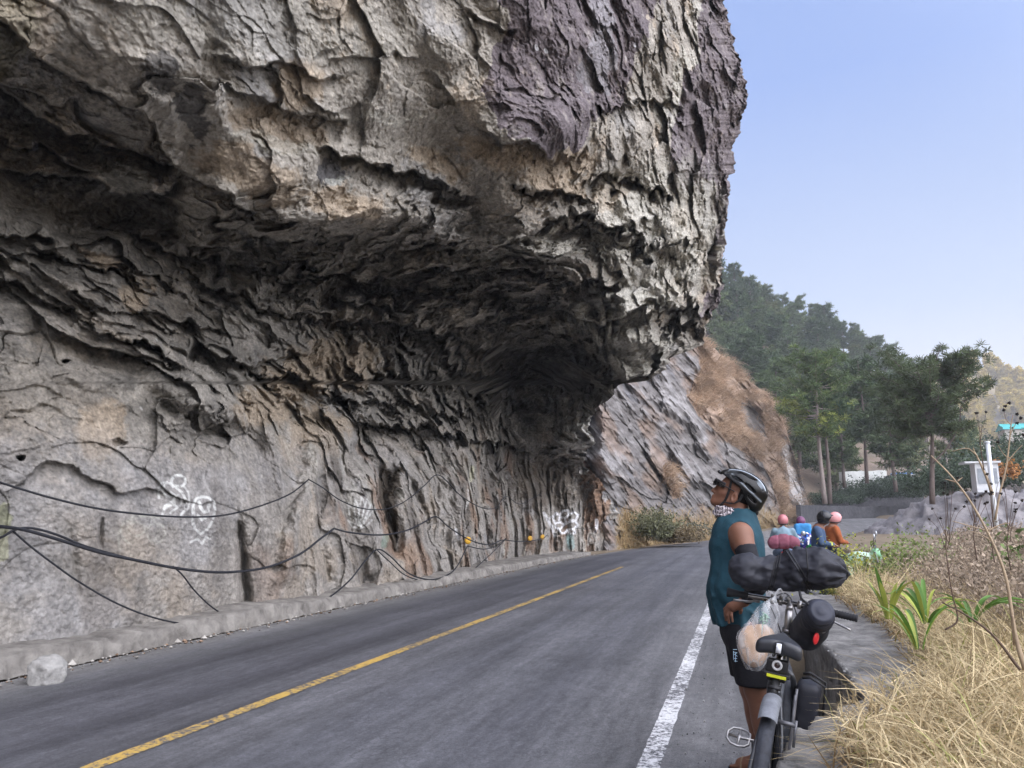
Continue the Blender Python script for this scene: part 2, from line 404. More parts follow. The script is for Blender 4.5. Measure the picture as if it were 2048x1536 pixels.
ledge([(-340,520),(-100,540),(31,557),(85,608),(126,622),(185,656),(239,680),(294,694),(342,718),(380,740)], 0.32, 40, 0.14, 50)
ledge([(256,600),(300,640),(340,660)], 0.25, 25, 0.1, 25)
ledge([(150,510),(200,520),(250,535),(290,570),(320,600)], 0.25, 18, 0.18, 24)
ledge([(390,560),(478,591),(547,618),(581,627),(650,628),(700,640)], 1.0, 46, 0.35, 50)
ledge([(383,673),(437,716),(495,730),(547,720),(600,704),(640,690)], 0.95, 60, 0.5, 60)
ledge([(370,480),(450,500),(560,540),(640,560)], 0.6, 40, 0.2, 40)
ledge([(1150,762),(1218,756),(1308,750)], 2.0, 18, 0.3, 30)
ledge([(700,838),(800,850),(900,868),(990,890),(1100,905),(1170,905)], 1.6, 60, 0.9, 60)
ledge([(640,740),(740,760),(840,760),(960,790),(1080,800)], 0.8, 40, 0.4, 40)
ledge([(1325,652),(1350,640),(1400,650)], 1.6, 25, 0.4, 20, 10)
ledge([(0,985),(100,930),(200,955),(330,990)], 0.12, 60, 0.05, 40)
ledge([(250,470),(340,500),(430,520),(520,545),(600,560)], 0.7, 40, 0.35, 40)
ledge([(420,430),(520,470),(620,500),(700,515),(760,510)], 0.9, 40, 0.35, 40)
ledge([(600,640),(700,650),(780,640),(860,655),(950,700),(1020,720)], 1.2, 50, 0.5, 50)
ledge([(720,560),(820,585),(900,575),(960,600)], 1.0, 34, 0.5, 34)
ledge([(500,740),(600,770),(700,800),(800,805),(900,825),(1000,830)], 0.9, 44, 0.45, 50)
ledge([(860,730),(950,740),(1040,770),(1130,790)], 1.4, 40, 0.5, 40)
ledge([(130,590),(220,620),(300,625),(380,640),(450,660)], 0.35, 36, 0.2, 40)
rbm = np.random.default_rng(12)
for _i in range(46):
    bx_, by_ = rbm.uniform(120, 1130), rbm.uniform(380, 860)
    if by_ < 380+0.02*bx_: continue
    sz_ = rbm.uniform(26, 70); kk_ = np.interp(bx_, [0, 500, 1100], [0.28, 0.5, 0.9])
    blob(bx_, by_, sz_*1.7, sz_*0.55, kk_*rbm.choice([-0.8, 0.8])*rbm.uniform(0.5, 1.1), rbm.uniform(2, 26)*np.interp(bx_, [0, 1100], [1.3, 0.3]), 3.4)
# caves, hanging masses, scoops and holes
blob(1100, 722, 100, 44, 4.0, 8, 3); blob(1010, 600, 120, 32, 0.9, 8); blob(880, 700, 160, 40, 0.6, 5)
blob(780, 575, 120, 34, 1.6); blob(1160, 470, 60, 24, 1.4, 15); blob(1190, 380, 40, 22, 0.6)
blob(240, 335, 95, 42, -0.55, 28, 3); blob(190, 290, 120, 40, 0.7, 20); blob(320, 260, 70, 30, 0.2, 25)
blob(385, 225, 44, 55, 0.16, 10, 4); blob(325, 145, 40, 26, -0.12, 10, 4); blob(330, 185, 60, 18, 0.3, 15, 3)
blob(1175, 100, 110, 110, -0.6); blob(1190, 215, 60, 40, -0.6); blob(1100, 260, 80, 60, -0.7)
blob(545, 255, 90, 36, 0.3, 18, 3); blob(520, 660, 110, 55, -0.5, 10, 3); blob(1150, 625, 50, 22, -0.9, 15, 3)
blob(388, 710, 8, 10, 0.5, 0, 4); blob(132, 724, 8, 6, 0.35, 0, 4); blob(37, 911, 11, 5, 0.4, 0, 4); blob(236, 887, 8, 6, 0.2, 0, 4); blob(395, 672, 22, 14, 0.5, 20, 3)
blob(980, 900, 60, 12, -0.5); blob(1155, 880, 40, 26, -1.3, -20, 3); blob(1080, 560, 20, 12, -0.5)
blob(1255, 365, 35, 20, 1.2, 0, 3); blob(1345, 660, 20, 30, 1.2, 0, 3)
blob(660, 600, 30, 24, 0.5, 0, 4); blob(690, 560, 26, 18, 0.4, 0, 3)
# vertical fissures and buttresses of the lower wall
def fissure(pts, A, w, end=20.0):
    global D
    p = np.asarray(pts, float); p = p[np.argsort(p[:, 0])]; f = np.interp(wV, p[:, 0], p[:, 1]); s = np.abs(wU*0.35+U*0.65-f)
    e = sstep(p[0, 0]-end, p[0, 0]+end, Vv)*(1-sstep(p[-1, 0]-end, p[-1, 0]+end, Vv))
    D = D+e*A*np.exp(-(s/w)**1.5)
for pts, A, w in [([(1050,478),(1120,488),(1180,494),(1235,492)], 0.55, 9), ([(880,600),(960,590),(1060,560),(1150,545)], 0.25, 20),
                  ([(860,640),(960,612),(1060,585),(1160,570)], -0.35, 22), ([(940,778),(1010,768),(1080,790),(1110,785)], 1.1, 22),
                  ([(960,820),(1040,850),(1090,870)], 0.9, 14), ([(900,700),(1000,690),(1100,720),(1180,740)], 0.4, 18),
                  ([(880,930),(960,935),(1060,915),(1130,925)], -0.7, 16), ([(900,975),(1000,960),(1100,975)], 0.9, 15),
                  ([(930,1020),(1050,1040),(1120,1050)], 0.9, 14), ([(930,1100),(1050,1115),(1110,1100)], 0.8, 14), ([(940,1165),(1040,1180),(1100,1175)], 1.0, 10),
                  ([(1040,205),(1060,204),(1090,206)], 0.2, 6), ([(900,880),(1000,875),(1100,885)], 0.6, 14), ([(950,740),(1030,730),(1150,745)], -0.3, 18),
                  ([(960,1000),(1060,1005),(1120,1010)], -0.7, 12), ([(1060,140),(1130,150),(1200,160)], 0.10, 10), ([(960,640),(1100,648),(1180,655)], 0.35, 14)]:
    fissure([(a, b) for a, b in pts], A, w)
P = CAM+ray(U, Vv)*D[..., None]
X, Y, Z = P[..., 0], P[..., 1], P[..., 2]
low = sstep(820, 960, Vv)*1.0                       # lower wall, smoother with vertical folds
lowR = low*sstep(430, 640, U)
top = 1-sstep(330, 460, Vv-np.clip((U-300)*0.1, 0, 80))
# strata: broken shelves that jut out and are undercut
wx = fbm(X*0.7+9, Y*0.6, Z*0.8, 3); wy = fbm(X*0.7+29, Y*0.6, Z*0.8, 3)
def strata(freq, warp, seed, sharp=0.10, dip=0.10):
    s = Z*freq+Y*dip*freq+warp*0.8*(wx if seed < 9 else wy)+0.05*warp*fbm(X*2.4+seed, Y*2.0, Z*2.4, 3)
    fr = s-np.floor(s); cell = np.floor(s)
    amp = 0.15+1.5*perlin(X*0.5+cell*3.7+seed, Y*0.42, cell*1.9)
    saw = np.where(fr < sharp, fr/sharp, 1-(fr-sharp)/(1-sharp))
    return (saw-0.45)*np.clip(amp, 0, 1.1)
mid = (1-low)*(0.35+0.65*(1-top))
st = 0.36*strata(0.8, 1.3, 3.0)*(0.2+mid)+0.13*strata(2.0, 2.0, 11.0)*(0.15+mid)+0.025*strata(5.0, 2.6, 23.0)*(0.05+mid)
q1 = fbm(X*1.6, Y*1.4, Z*1.6, 4); q0 = fbm(X*0.8+3, Y*0.7, Z*0.8, 2)
yk = 1.0+0.9*sstep(10, 24, Y)*(1-top)*(1-sstep(1080, 1260, U))
f1, e1 = facets(X*0.62+0.25*q0, Y*0.45*yk+0.2*wx, Z*0.80+0.25*q0, 1.0, 0.5)
f2, e2 = facets(X*1.6+0.25*q0+0.08*q1+5, Y*1.15*yk+0.2*wx, Z*1.9+0.25*q0+0.08*q1, 1.0, 0.38)
f3, e3 = facets(X*4.4+0.25*q1+5, Y*3.1*yk+0.3*wx, Z*5.0+0.25*q1, 1.0, 0.30)
vary = sstep(-0.35, 0.45, wy); n0 = perlin(X*0.9+60, Y*0.8, Z*0.9)
f4, _ = facets(X*11+0.2*q1, Y*8*yk, Z*12+0.2*q1, 1.0, 0.3)
fac = (0.36+0.34*mid)*f1+(0.09+0.15*mid)*f2*(0.45+0.8*vary)+(0.026+0.03*mid)*f3*(0.3+1.0*vary)+0.012*f4*(0.4+0.8*vary)+(1-0.5*mid)*0.055*fbm(X*2.6+8, Y*2.2, Z*2.8, 4)+0.03*(1-2*np.abs(fbm(X*6+8, Y*5.2, Z*6.4, 3)))
crack = 0.04*np.exp(-e1/0.02)*sstep(0, 0.3, n0)
bumps = 0.34*fbm(X*0.42, Y*0.32, Z*0.5, 3)+0.06*q1+0.028*fbm(X*5.5, Y*4.5, Z*6, 4)
fold = 0.34*(1-1.8*np.abs(fbm(X*0.9+3, Y*0.60+7, Z*0.16, 3)))+0.08*(1-2*np.abs(fbm(X*3+3, Y*1.7+7, Z*0.45, 2)))
micro = 0.018*fbm(X*17, Y*14, Z*19, 4)
lowL = low*(1-sstep(430, 640, U))
Dn = st*(1-0.85*low)+bumps*(1-0.4*low)+fold*lowR*0.85+micro*1.5+fac*(1-0.80*lowL-0.45*lowR)+0.45*mid*fbm(X*0.7+77, Y*0.55, Z*0.9, 3)-crack
grow = np.clip(D/14.0, 0.62, 1.7)
edge = sstep(0.0, 0.02, 1-sgrid)                     # keep the outline where it is
D2 = D-Dn*grow
rg = 9*fbm(X[:, -1:]*0.0+1, Vv[:, -1:]/28, Vv[:, -1:]*0, 4)+3.0*fbm(X[:, -1:]*0.0+4, Vv[:, -1:]/7, Vv[:, -1:]*0, 2)
U = U+rg*np.exp(-(1-sgrid)/0.02)
P = CAM+ray(U, Vv)*D2[..., None]
# ---- colours of the rock itself
c_grey = np.array([0.370, 0.340, 0.292]); c_tan = np.array([0.43, 0.345, 0.25]); c_dark = np.array([0.165, 0.155, 0.145]); c_purple = np.array([0.150, 0.125, 0.135])
c_pale = np.array([0.52, 0.50, 0.43]); c_blue = np.array([0.285, 0.288, 0.295]); c_rust = np.array([0.24, 0.145, 0.09])
n1 = fbm(X*0.45+2, Y*0.35, Z*0.6, 4); n2 = fbm(X*0.9+12, Y*0.7, Z*1.2, 4); n3 = fbm(X*3+8, Y*3, Z*3.6, 4); n4 = fbm(X*14, Y*12, Z*15, 3)
C = np.ones(P.shape)*c_grey
def lay(c, m): 
    global C
    C = C*(1-m[..., None])+c*m[..., None]
def reg(px, py, rx, ry, rot=0, soft=0.35):
    a = math.radians(rot); dx = wU-px; dy = wV-py
    q = np.sqrt(((dx*math.cos(a)+dy*math.sin(a))/rx)**2+((-dx*math.sin(a)+dy*math.cos(a))/ry)**2)
    return 1-sstep(1-soft*0.6, 1+soft*0.6, q+0.22*n2+0.28*n3+0.22*n4)
def inpoly(poly, x, y):
    r = np.zeros(x.shape, bool); n = len(poly)
    for i in range(n):
        x1, y1 = poly[i]; x2, y2 = poly[(i+1) % n]
        c_ = ((y1 > y) != (y2 > y)) & (x < (x2-x1)*(y-y1)/(y2-y1+1e-9)+x1); r ^= c_
    return r
lay(c_tan, sstep(0.25, 0.6, n1+0.3*n3+0.2*n4)*0.5); lay(c_blue, sstep(0.2, 0.55, fbm(X*0.5+50, Y*0.4, Z*0.7, 3)+0.3*n3-0.2*n4)*0.45)
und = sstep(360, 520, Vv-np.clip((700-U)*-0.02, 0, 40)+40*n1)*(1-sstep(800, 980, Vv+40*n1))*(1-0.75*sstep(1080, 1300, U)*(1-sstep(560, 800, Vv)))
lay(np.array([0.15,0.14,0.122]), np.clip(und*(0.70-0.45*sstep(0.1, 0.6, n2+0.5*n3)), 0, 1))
shelf = sstep(-0.1, 0.25, f2+0.4*n3)*und; lay(c_grey*0.95, shelf*0.5)                                # underside rock toned darker brown, its jutting shelves greyer
for a in ((545,255,110,38,18),(610,170,60,50,0),(500,345,110,40,22),(880,330,60,26,25),(700,410,60,30,20),(1010,310,90,26,15),(1110,330,70,30,0),(215,520,60,12,35),(650,740,110,50,-10),(620,880,60,70,20),(210,860,40,60,20),(560,800,90,40,-15),(1120,370,60,20,10),(1215,395,30,20,0),(280,590,26,30,30)):
    lay(c_tan, reg(*a)*0.75)
for a in ((1150,160,25,14),(1060,300,0,0)): pass
pur = inpoly([(1010,-300),(1015,30),(985,120),(955,190),(1000,240),(1050,290),(1110,315),(1160,290),(1190,235),(1240,225),(1262,150),(1300,60),(1330,-40),(1360,-300)], wU, wV)
lay(c_purple, pur*(0.92-0.35*sstep(0.2, 0.8, n3)))
pur2 = inpoly([(1395,-300),(1400,60),(1372,180),(1330,230),(1340,300),(1330,380),(1370,390),(1420,360),(1440,450),(1430,560),(1395,640),(1600,640),(1600,-300)], wU, wV)
lay(c_purple, pur2*(0.9-0.3*sstep(0.1, 0.8, n3)))
lay(np.array([0.30,0.29,0.30]), inpoly([(1165,-300),(1175,60),(1150,140),(1185,190),(1215,180),(1230,60),(1225,-300)], wU, wV)*0.6)
lay(c_pale, inpoly([(1375,-300),(1390,40),(1350,150),(1320,250),(1335,250),(1375,150),(1405,40),(1400,-300)], wU, wV)*0.6)
pal = sstep(0.0, 0.6, fbm(X*0.6+90, Y*0.5, Z*0.8, 3))
lay(c_pale, reg(1320, 470, 130, 150)*(0.55+0.3*n2)); lay(c_pale, reg(1240, 620, 120, 40, -8)*0.6); lay(c_pale, reg(1260, 700, 90, 50)*0.6)
lay(np.array([0.74,0.72,0.66]), reg(1150, 876, 42, 34, -20, 0.2)*0.95); lay(c_pale, reg(1060, 500, 160, 26, -3)*0.45); lay(c_pale, reg(540, 60, 330, 60, 5)*0.25)
lay(c_pale, reg(620, 935, 20, 45, 5)*0.7); lay(c_pale*1.05, reg(945, 952, 14, 22, 5, 0.2)*0.95); lay(c_pale, reg(970, 890, 40, 9, 5, 0.2)*0.7); lay(c_pale, reg(560, 290, 110, 16, 8)*0.5); lay(c_pale, reg(780, 235, 110, 12, 3, 0.25)*0.5)
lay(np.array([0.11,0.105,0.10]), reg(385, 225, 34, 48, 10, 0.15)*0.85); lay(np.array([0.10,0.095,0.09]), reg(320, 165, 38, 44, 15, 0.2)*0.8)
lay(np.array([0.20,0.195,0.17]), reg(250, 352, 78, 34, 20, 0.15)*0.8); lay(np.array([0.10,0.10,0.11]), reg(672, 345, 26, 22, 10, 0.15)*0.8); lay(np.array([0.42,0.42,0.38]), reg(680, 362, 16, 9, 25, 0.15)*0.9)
lay(np.array([0.30,0.27,0.18]), reg(30, 60, 45, 110, 20)*0.5)
# lower wall: grey blue rock with brown and rusty stains, dark wet streaks
lay(np.array([0.275,0.255,0.232]), low*0.7); lay(c_tan*0.85, low*sstep(0.2, 0.5, fbm(X*0.6+44, Y*0.5, Z*0.7, 4)+0.25*n3)*0.35)
lay(c_blue, low*sstep(0.15, 0.6, n1+0.2*n3)*0.5); lay(np.array([0.17,0.155,0.14]), low*sstep(0.25, 0.6, fbm(X*1.1+4, Y*1.0, Z*0.35, 4)+0.2*n3)*0.55)
fz = fbm(X*1.3+3, Y*0.95+7, Z*0.16, 4)
lay(np.array([0.12,0.105,0.09]), lowR*sstep(0.12, 0.55, fz)*0.75)
lay(c_rust, lowR*sstep(0.25, 0.7, fbm(X*0.9+30, Y*0.6, Z*0.5, 4))*0.6); lay(c_pale, lowR*sstep(0.25, 0.7, fbm(X*1.2+33, Y*1.4, Z*0.3, 4))*0.45)
lay(np.array([0.075,0.06,0.045]), inpoly([(755,960),(775,940),(795,960),(800,1080),(775,1105),(760,1080)], wU, wV)*0.9)  # recess darkened in the colour as well as in depth
lay(np.array([0.09,0.07,0.05]), reg(1090, 970, 70, 50, 0)*0.7); lay(c_rust, reg(1195, 1000, 24, 60)*0.8); lay(c_blue*1.25, reg(1225, 930, 16, 100, -3, 0.3)*0.7)
lay(np.array([0.30,0.32,0.12]), (reg(2, 1040, 15, 34, 0, 0.2))*0.4); lay(np.array([0.42,0.43,0.20]), reg(4, 1100, 14, 26, 0, 0.2)*0.35)
n5 = fbm(X*34, Y*30, Z*36, 2)
C *= np.clip(1+0.16*n3+0.30*n4+0.30*n5*(1-0.4*low), 0.3, 1.8)[..., None]
# speckles of pale lichen
lay(np.array([0.7,0.68,0.64]), (sstep(0.78, 0.9, perlin(X*7, Y*7, Z*7)))*0.5*(1-low))
# ---- painted graffiti: strokes of worn white paint
def stroke(pts, w, a=0.8, c=(0.74,0.74,0.70), closed=False):
    w = w*1.08; a = min(1.0, a*1.0)
    p = np.asarray(pts, float)
    if closed: p = np.concatenate([p, p[:1]])
    lo = p.min(0)-w-6; hi = p.max(0)+w+6
    m = (U > lo[0]) & (U < hi[0]) & (Vv > lo[1]) & (Vv < hi[1])
    if not m.any(): return
    u = U[m]; v = Vv[m]; d = np.full(u.shape, 1e9)
    for a0, b0 in zip(p[:-1], p[1:]):
        e = b0-a0; t = np.clip(((u-a0[0])*e[0]+(v-a0[1])*e[1])/(e@e+1e-9), 0, 1)
        d = np.minimum(d, np.hypot(u-a0[0]-t*e[0], v-a0[1]-t*e[1]))
    k = (1-sstep(w*0.55, w*1.0, d))*a*np.clip(0.85+0.9*n4[m]+0.4*n3[m], 0, 1)
    C[m] = C[m]*(1-k[:, None])+np.array(c)*k[:, None]
def loop(cx_, cy_, rx, ry, n=16, rot=0, a0=0, a1=360):
    t = np.radians(np.linspace(a0, a1, n)); r = math.radians(rot); x = rx*np.cos(t); y = ry*np.sin(t)
    return [(cx_+x_*math.cos(r)-y_*math.sin(r), cy_+x_*math.sin(r)+y_*math.cos(r)) for x_, y_ in zip(x, y)]
stroke(loop(357, 962, 14, 11), 3.4, 0.9); stroke(loop(337, 980, 11, 13, a0=60, a1=330), 3.2, 0.85); stroke([(318,996),(316,978),(324,966),(334,964)], 2.8); stroke([(352,975),(364,985),(372,1000),(370,1020),(362,1030)], 3)
stroke([(366,970),(377,985),(379,1005),(374,1022)], 2.2, 0.6); stroke([(342,985),(352,992),(345,1003),(330,1012),(325,1030)], 3, 0.8); stroke([(328,1018),(345,1008),(355,1015),(340,1026)], 2.6, 0.8); stroke(loop(356, 1002, 7, 12), 2, 0.5)
stroke([(388,1030),(386,1012),(392,998),(404,993),(418,996),(428,1004),(430,1020),(426,1036)], 3.2, 0.85); stroke([(398,1004),(402,1016),(408,1024),(416,1022),(418,1010)], 4.0, 0.95); stroke([(386,1040),(390,1058),(402,1068),(414,1060),(424,1044)], 3, 0.7)
stroke([(396,1030),(404,1040),(412,1034)], 3, 0.8); stroke([(382,1084),(396,1078),(404,1088),(412,1074),(420,1078)], 2.6, 0.6); stroke([(388,1000),(384,1020),(385,1050)], 2, 0.6)
stroke(loop(280, 1062, 38, 30, a0=120, a1=400), 3, 0.28, (0.55,0.55,0.46)); stroke(loop(272, 1058, 18, 14), 2.6, 0.28, (0.55,0.55,0.46)); stroke(loop(312, 1066, 18, 20), 2.6, 0.28, (0.55,0.55,0.46)); stroke([(240,1100),(236,1070),(248,1046),(290,1030),(330,1040)], 3, 0.25, (0.55,0.55,0.46))
for a_, b_ in ((-28,-16),(-12,-34),(6,-40),(20,-30),(30,-8)):
    stroke([(718,1052),(718+a_*0.45-4,1052+b_*0.5),(718+a_*0.8,1012+b_*0.45),(718+a_*0.8+7,1020+b_*0.3),(722,1052)], 2.0, 0.5)
stroke([(696,1040),(704,1052),(718,1058),(732,1052),(744,1040)], 2.2, 0.45)
W = (0.85,0.85,0.87)
for q in ([(1110,1046),(1106,1036),(1112,1026),(1120,1030),(1118,1040)], [(1120,1030),(1126,1022),(1136,1020),(1138,1030),(1130,1036),(1120,1034)], [(1138,1030),(1148,1024),(1156,1030),(1152,1040),(1140,1040)],
          [(1112,1046),(1122,1044),(1128,1050),(1120,1058),(1112,1056),(1110,1046)], [(1128,1050),(1138,1044),(1150,1042),(1156,1050),(1148,1058),(1134,1060)], [(1134,1060),(1130,1066),(1122,1066),(1118,1060)], [(1148,1058),(1150,1066),(1142,1068),(1136,1062)], [(1130,1036),(1132,1044),(1128,1050)]):
    stroke(q, 2.5, 1.0, W)
stroke([(1094,1040),(1106,1031),(1116,1029)], 1.5, 0.8, W); stroke([(1094,1040),(1106,1052)], 1.5, 0.8, W)
stroke([(1193,1040),(1194,1050),(1190,1062)], 4, 0.9, W); stroke([(1232,1044),(1236,1050)], 5, 0.9, W); stroke([(1088,1026),(1096,1040),(1104,1056),(1110,1072)], 3.5, 0.6, W); stroke([(1140,1076),(1142,1092)], 9, 0.5, (0.25,0.45,0.45))
stroke([(912,1060),(918,1078)], 4, 0.6, W); stroke([(772,1075),(768,1090)], 8, 0.4, (0.15,0.3,0.22)); stroke([(935,980),(938,1000),(930,1016)], 3, 0.5); stroke([(945,935),(942,960)], 5, 0.8, (0.62,0.6,0.42))
stroke([(1072,92),(1074,98)], 4, 1, W); stroke([(1091,100),(1093,104)], 3.5, 1, W); stroke([(1270,88),(1271,92)], 3, 1, W)
stroke([(70,288),(70,296)], 7, 0.9, W)
C = np.clip(C, 0.02, 0.9)
# ---- the rock turns round behind its outline
K = 34; tk = (np.arange(1, K+1)/K)[None, :, None]
E = P[:, -1:, :]; rd = ray(U[:, -1], Vv[:, -1])[:, None, :]; rd = rd/np.linalg.norm(rd, axis=-1, keepdims=True)
tt = 9.0*tk**1.6
wob = fbm(E[..., 0:1]*0.8+tt, E[..., 1:2]*0.8+tt, E[..., 2:3]*0.8, 3)
W_ = E+rd*tt-cR*(tt**1.25*0.30+0.12*tk)+np.array([0, 0, 0.35])*tt*sstep(500, 700, Vv[:, -1])[:, None, None]*(1-sstep(860, 960, Vv[:, -1]))[:, None, None]-cR*np.abs(wob)*0.35*np.minimum(tt, 1)
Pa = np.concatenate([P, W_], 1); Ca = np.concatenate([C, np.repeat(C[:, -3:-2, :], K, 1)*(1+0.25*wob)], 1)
nr, nc = Pa.shape[:2]; ii = np.arange(nr*nc).reshape(nr, nc)
Q = np.stack([ii[:-1, :-1], ii[1:, :-1], ii[1:, 1:], ii[:-1, 1:]], -1).reshape(-1, 4)
def rock_material(name, bump=0.5, dist=0.05, gain=1.0):
    m, n, l, b = node_mat(name, 0.92, 0, 0.15)
    at = n.new('ShaderNodeAttribute'); at.attribute_name = 'tint'
    t = n.new('ShaderNodeTexCoord')
    nz = n.new('ShaderNodeTexNoise'); nz.inputs['Scale'].default_value = 5; nz.inputs['Detail'].default_value = 10; nz.inputs['Roughness'].default_value = 0.72
    l.new(t.outputs['Object'], nz.inputs['Vector'])
    mr = n.new('ShaderNodeMapRange'); mr.inputs[1].default_value = 0.3; mr.inputs[2].default_value = 0.7; mr.inputs[3].default_value = 0.72*gain; mr.inputs[4].default_value = 1.25*gain
    l.new(nz.outputs[0], mr.inputs[0])
    mu = n.new('ShaderNodeVectorMath'); mu.operation = 'SCALE'; l.new(at.outputs['Color'], mu.inputs[0]); l.new(mr.outputs[0], mu.inputs['Scale'])
    l.new(mu.outputs[0], b.inputs['Base Color'])
    vo = n.new('ShaderNodeTexVoronoi'); vo.inputs['Scale'].default_value = 9; l.new(t.outputs['Object'], vo.inputs['Vector'])
    n2_ = n.new('ShaderNodeTexNoise'); n2_.inputs['Scale'].default_value = 22; n2_.inputs['Detail'].default_value = 8; n2_.inputs['Roughness'].default_value = 0.75; l.new(t.outputs['Object'], n2_.inputs['Vector'])
    a = n.new('ShaderNodeMath'); a.operation = 'MULTIPLY_ADD'; l.new(vo.outputs[0], a.inputs[0]); a.inputs[1].default_value = 0.25; l.new(n2_.outputs[0], a.inputs[2])
    bp = n.new('ShaderNodeBump'); bp.inputs['Strength'].default_value = bump; bp.inputs['Distance'].default_value = dist
    l.new(a.outputs[0], bp.inputs['Height']); l.new(bp.outputs[0], b.inputs['Normal'])
    return m
M_rock = rock_material('overhang_rock', 0.75, 0.06)
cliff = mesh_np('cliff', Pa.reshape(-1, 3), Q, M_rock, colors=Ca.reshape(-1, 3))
tag(cliff, 'huge grey rock cliff leaning over the road with dark hollows and graffiti near its foot', 'cliff', kind='structure')
# lookup of the rock face, used to hang the cables on it
_cU, _cV, _cD = U.copy(), Vv.copy(), D2.copy()
def on_cliff(px, py, off=0.05):
    row = np.argmin(np.abs(_cV[:, NU//2]-py)); 
    best = None
    c = int(np.clip((px-UL)/(_cU[row, -1]-UL)*NU, 0, NU-1))
    for _ in range(3):
        row = int(np.argmin(np.abs(_cV[:, c]-py))); c = int(np.argmin(np.abs(_cU[row]-px)))
    r0, r1 = max(0, row-5), row+6; c0, c1 = max(0, c-5), c+6
    d = _cD[r0:r1, c0:c1].min()
    return at_c(px, py, d-off)
# ---------------------------------------------------------------- ground and road
def road_center(y):
    """x of the yellow line and heading as the road bends right beyond 32 m"""
    y = np.asarray(y, float); t = np.maximum(y-26, 0); return -3.78+0.0085*t**1.75
def road_strip(name, off0, off1, y0, y1, z, mt, n=400, kind='structure', nx=8):
    yy = y0+(y1-y0)*np.linspace(0, 1, n)**1.6; c = road_center(yy); dx = np.gradient(c, yy); nrm = np.sqrt(1+dx*dx)
    V = []
    for k in range(nx+1):
        o = off0+(off1-off0)*k/nx+(0.007*fbm(yy*5, yy*0+k*9, yy*0, 4) if nx == 1 else 0)
        V.append(np.stack([c+o/nrm, yy-o*dx/nrm, np.full(n, z)+rise(yy)], -1))
    V = np.stack(V, 1).reshape(-1, 3); ii = np.arange(n*(nx+1)).reshape(n, nx+1)
    Q = np.stack([ii[:-1, :-1], ii[:-1, 1:], ii[1:, 1:], ii[1:, :-1]], -1).reshape(-1, 4)
    o = mesh_np(name, V, Q, mt); 
    if kind: o['kind'] = kind
    return o
def rise(y): return 1.9*sstep(55, 118, np.asarray(y, float))
def asphalt():
    m, n, l, b = node_mat('asphalt', 0.62, 0, 0.35)
    t = n.new('ShaderNodeTexCoord'); sp = n.new('ShaderNodeSeparateXYZ'); l.new(t.outputs['Object'], sp.inputs[0])
    def nz_(scale, detail, rough, stretch=(1, 1, 1), dist=0.0):
        mp = n.new('ShaderNodeMapping'); mp.inputs['Scale'].default_value = stretch; l.new(t.outputs['Object'], mp.inputs[0])
        q = n.new('ShaderNodeTexNoise'); q.inputs['Scale'].default_value = scale; q.inputs['Detail'].default_value = detail; q.inputs['Roughness'].default_value = rough; q.inputs['Distortion'].default_value = dist
        l.new(mp.outputs[0], q.inputs['Vector']); return q.outputs[0]
    def mrange(v, a0, a1, b0, b1):
        q = n.new('ShaderNodeMapRange'); l.new(v, q.inputs[0])
        for i, x in enumerate((a0, a1, b0, b1)): q.inputs[i+1].default_value = x
        return q.outputs[0]
    def mm(op, a_, b_, c_=None):
        q = n.new('ShaderNodeMath'); q.operation = op
        for i, v in enumerate((a_, b_, c_)):
            if v is None: continue
            if isinstance(v, (int, float)): q.inputs[i].default_value = v
            else: l.new(v, q.inputs[i])
        return q.outputs[0]
    streak = nz_(1.7, 9, 0.66, (1.8, 0.09, 1)); blot = nz_(0.55, 7, 0.6); mid = nz_(9, 8, 0.7, (1.5, 0.45, 1)); grit = nz_(70, 4, 0.95); fine = nz_(26, 6, 0.85)
    xx = mm('MULTIPLY_ADD', streak, 0.8, sp.outputs['X'])
    fr = mrange(xx, -6.55, 1.0, 0, 1)
    r = n.new('ShaderNodeValToRGB'); e = r.color_ramp.elements; e[0].position = 0; e[0].color = (0.23,0.22,0.21,1); e[1].position = 1; e[1].color = (0.165,0.16,0.16,1)
    for p, c in ((0.07,(0.18,0.175,0.17)),(0.13,(0.10,0.10,0.105)),(0.19,(0.062,0.062,0.070)),(0.27,(0.078,0.078,0.087)),(0.33,(0.058,0.058,0.066)),(0.41,(0.085,0.085,0.092)),(0.47,(0.10,0.10,0.107)),(0.55,(0.078,0.079,0.088)),(0.63,(0.098,0.099,0.107)),(0.70,(0.082,0.083,0.092)),(0.78,(0.105,0.105,0.11)),(0.88,(0.14,0.138,0.138))):
        q = e.new(p); q.color = (*c, 1)
    l.new(fr, r.inputs[0])
    k = mm('MULTIPLY', mm('MULTIPLY', mrange(blot, 0.3, 0.7, 0.78, 1.22), mrange(streak, 0.3, 0.7, 0.62, 1.42)), mm('MULTIPLY', mrange(mid, 0.3, 0.7, 0.74, 1.28), mm('MULTIPLY', mrange(grit, 0.2, 0.8, 0.32, 1.5), mrange(fine, 0.3, 0.7, 0.7, 1.3))))
    s = n.new('ShaderNodeVectorMath'); s.operation = 'SCALE'; l.new(r.outputs[0], s.inputs[0]); l.new(k, s.inputs['Scale'])
    # fine wandering cracks
    vo = n.new('ShaderNodeTexVoronoi'); vo.feature = 'DISTANCE_TO_EDGE'; vo.inputs['Scale'].default_value = 0.42
    wob = n.new('ShaderNodeTexNoise'); wob.inputs['Scale'].default_value = 2.2; wob.inputs['Detail'].default_value = 7; l.new(t.outputs['Object'], wob.inputs['Vector'])
    ad = n.new('ShaderNodeVectorMath'); ad.operation = 'MULTIPLY_ADD'; l.new(wob.outputs['Color'], ad.inputs[0]); ad.inputs[1].default_value = (1.2, 1.2, 0); l.new(t.outputs['Object'], ad.inputs[2]); l.new(ad.outputs[0], vo.inputs['Vector'])
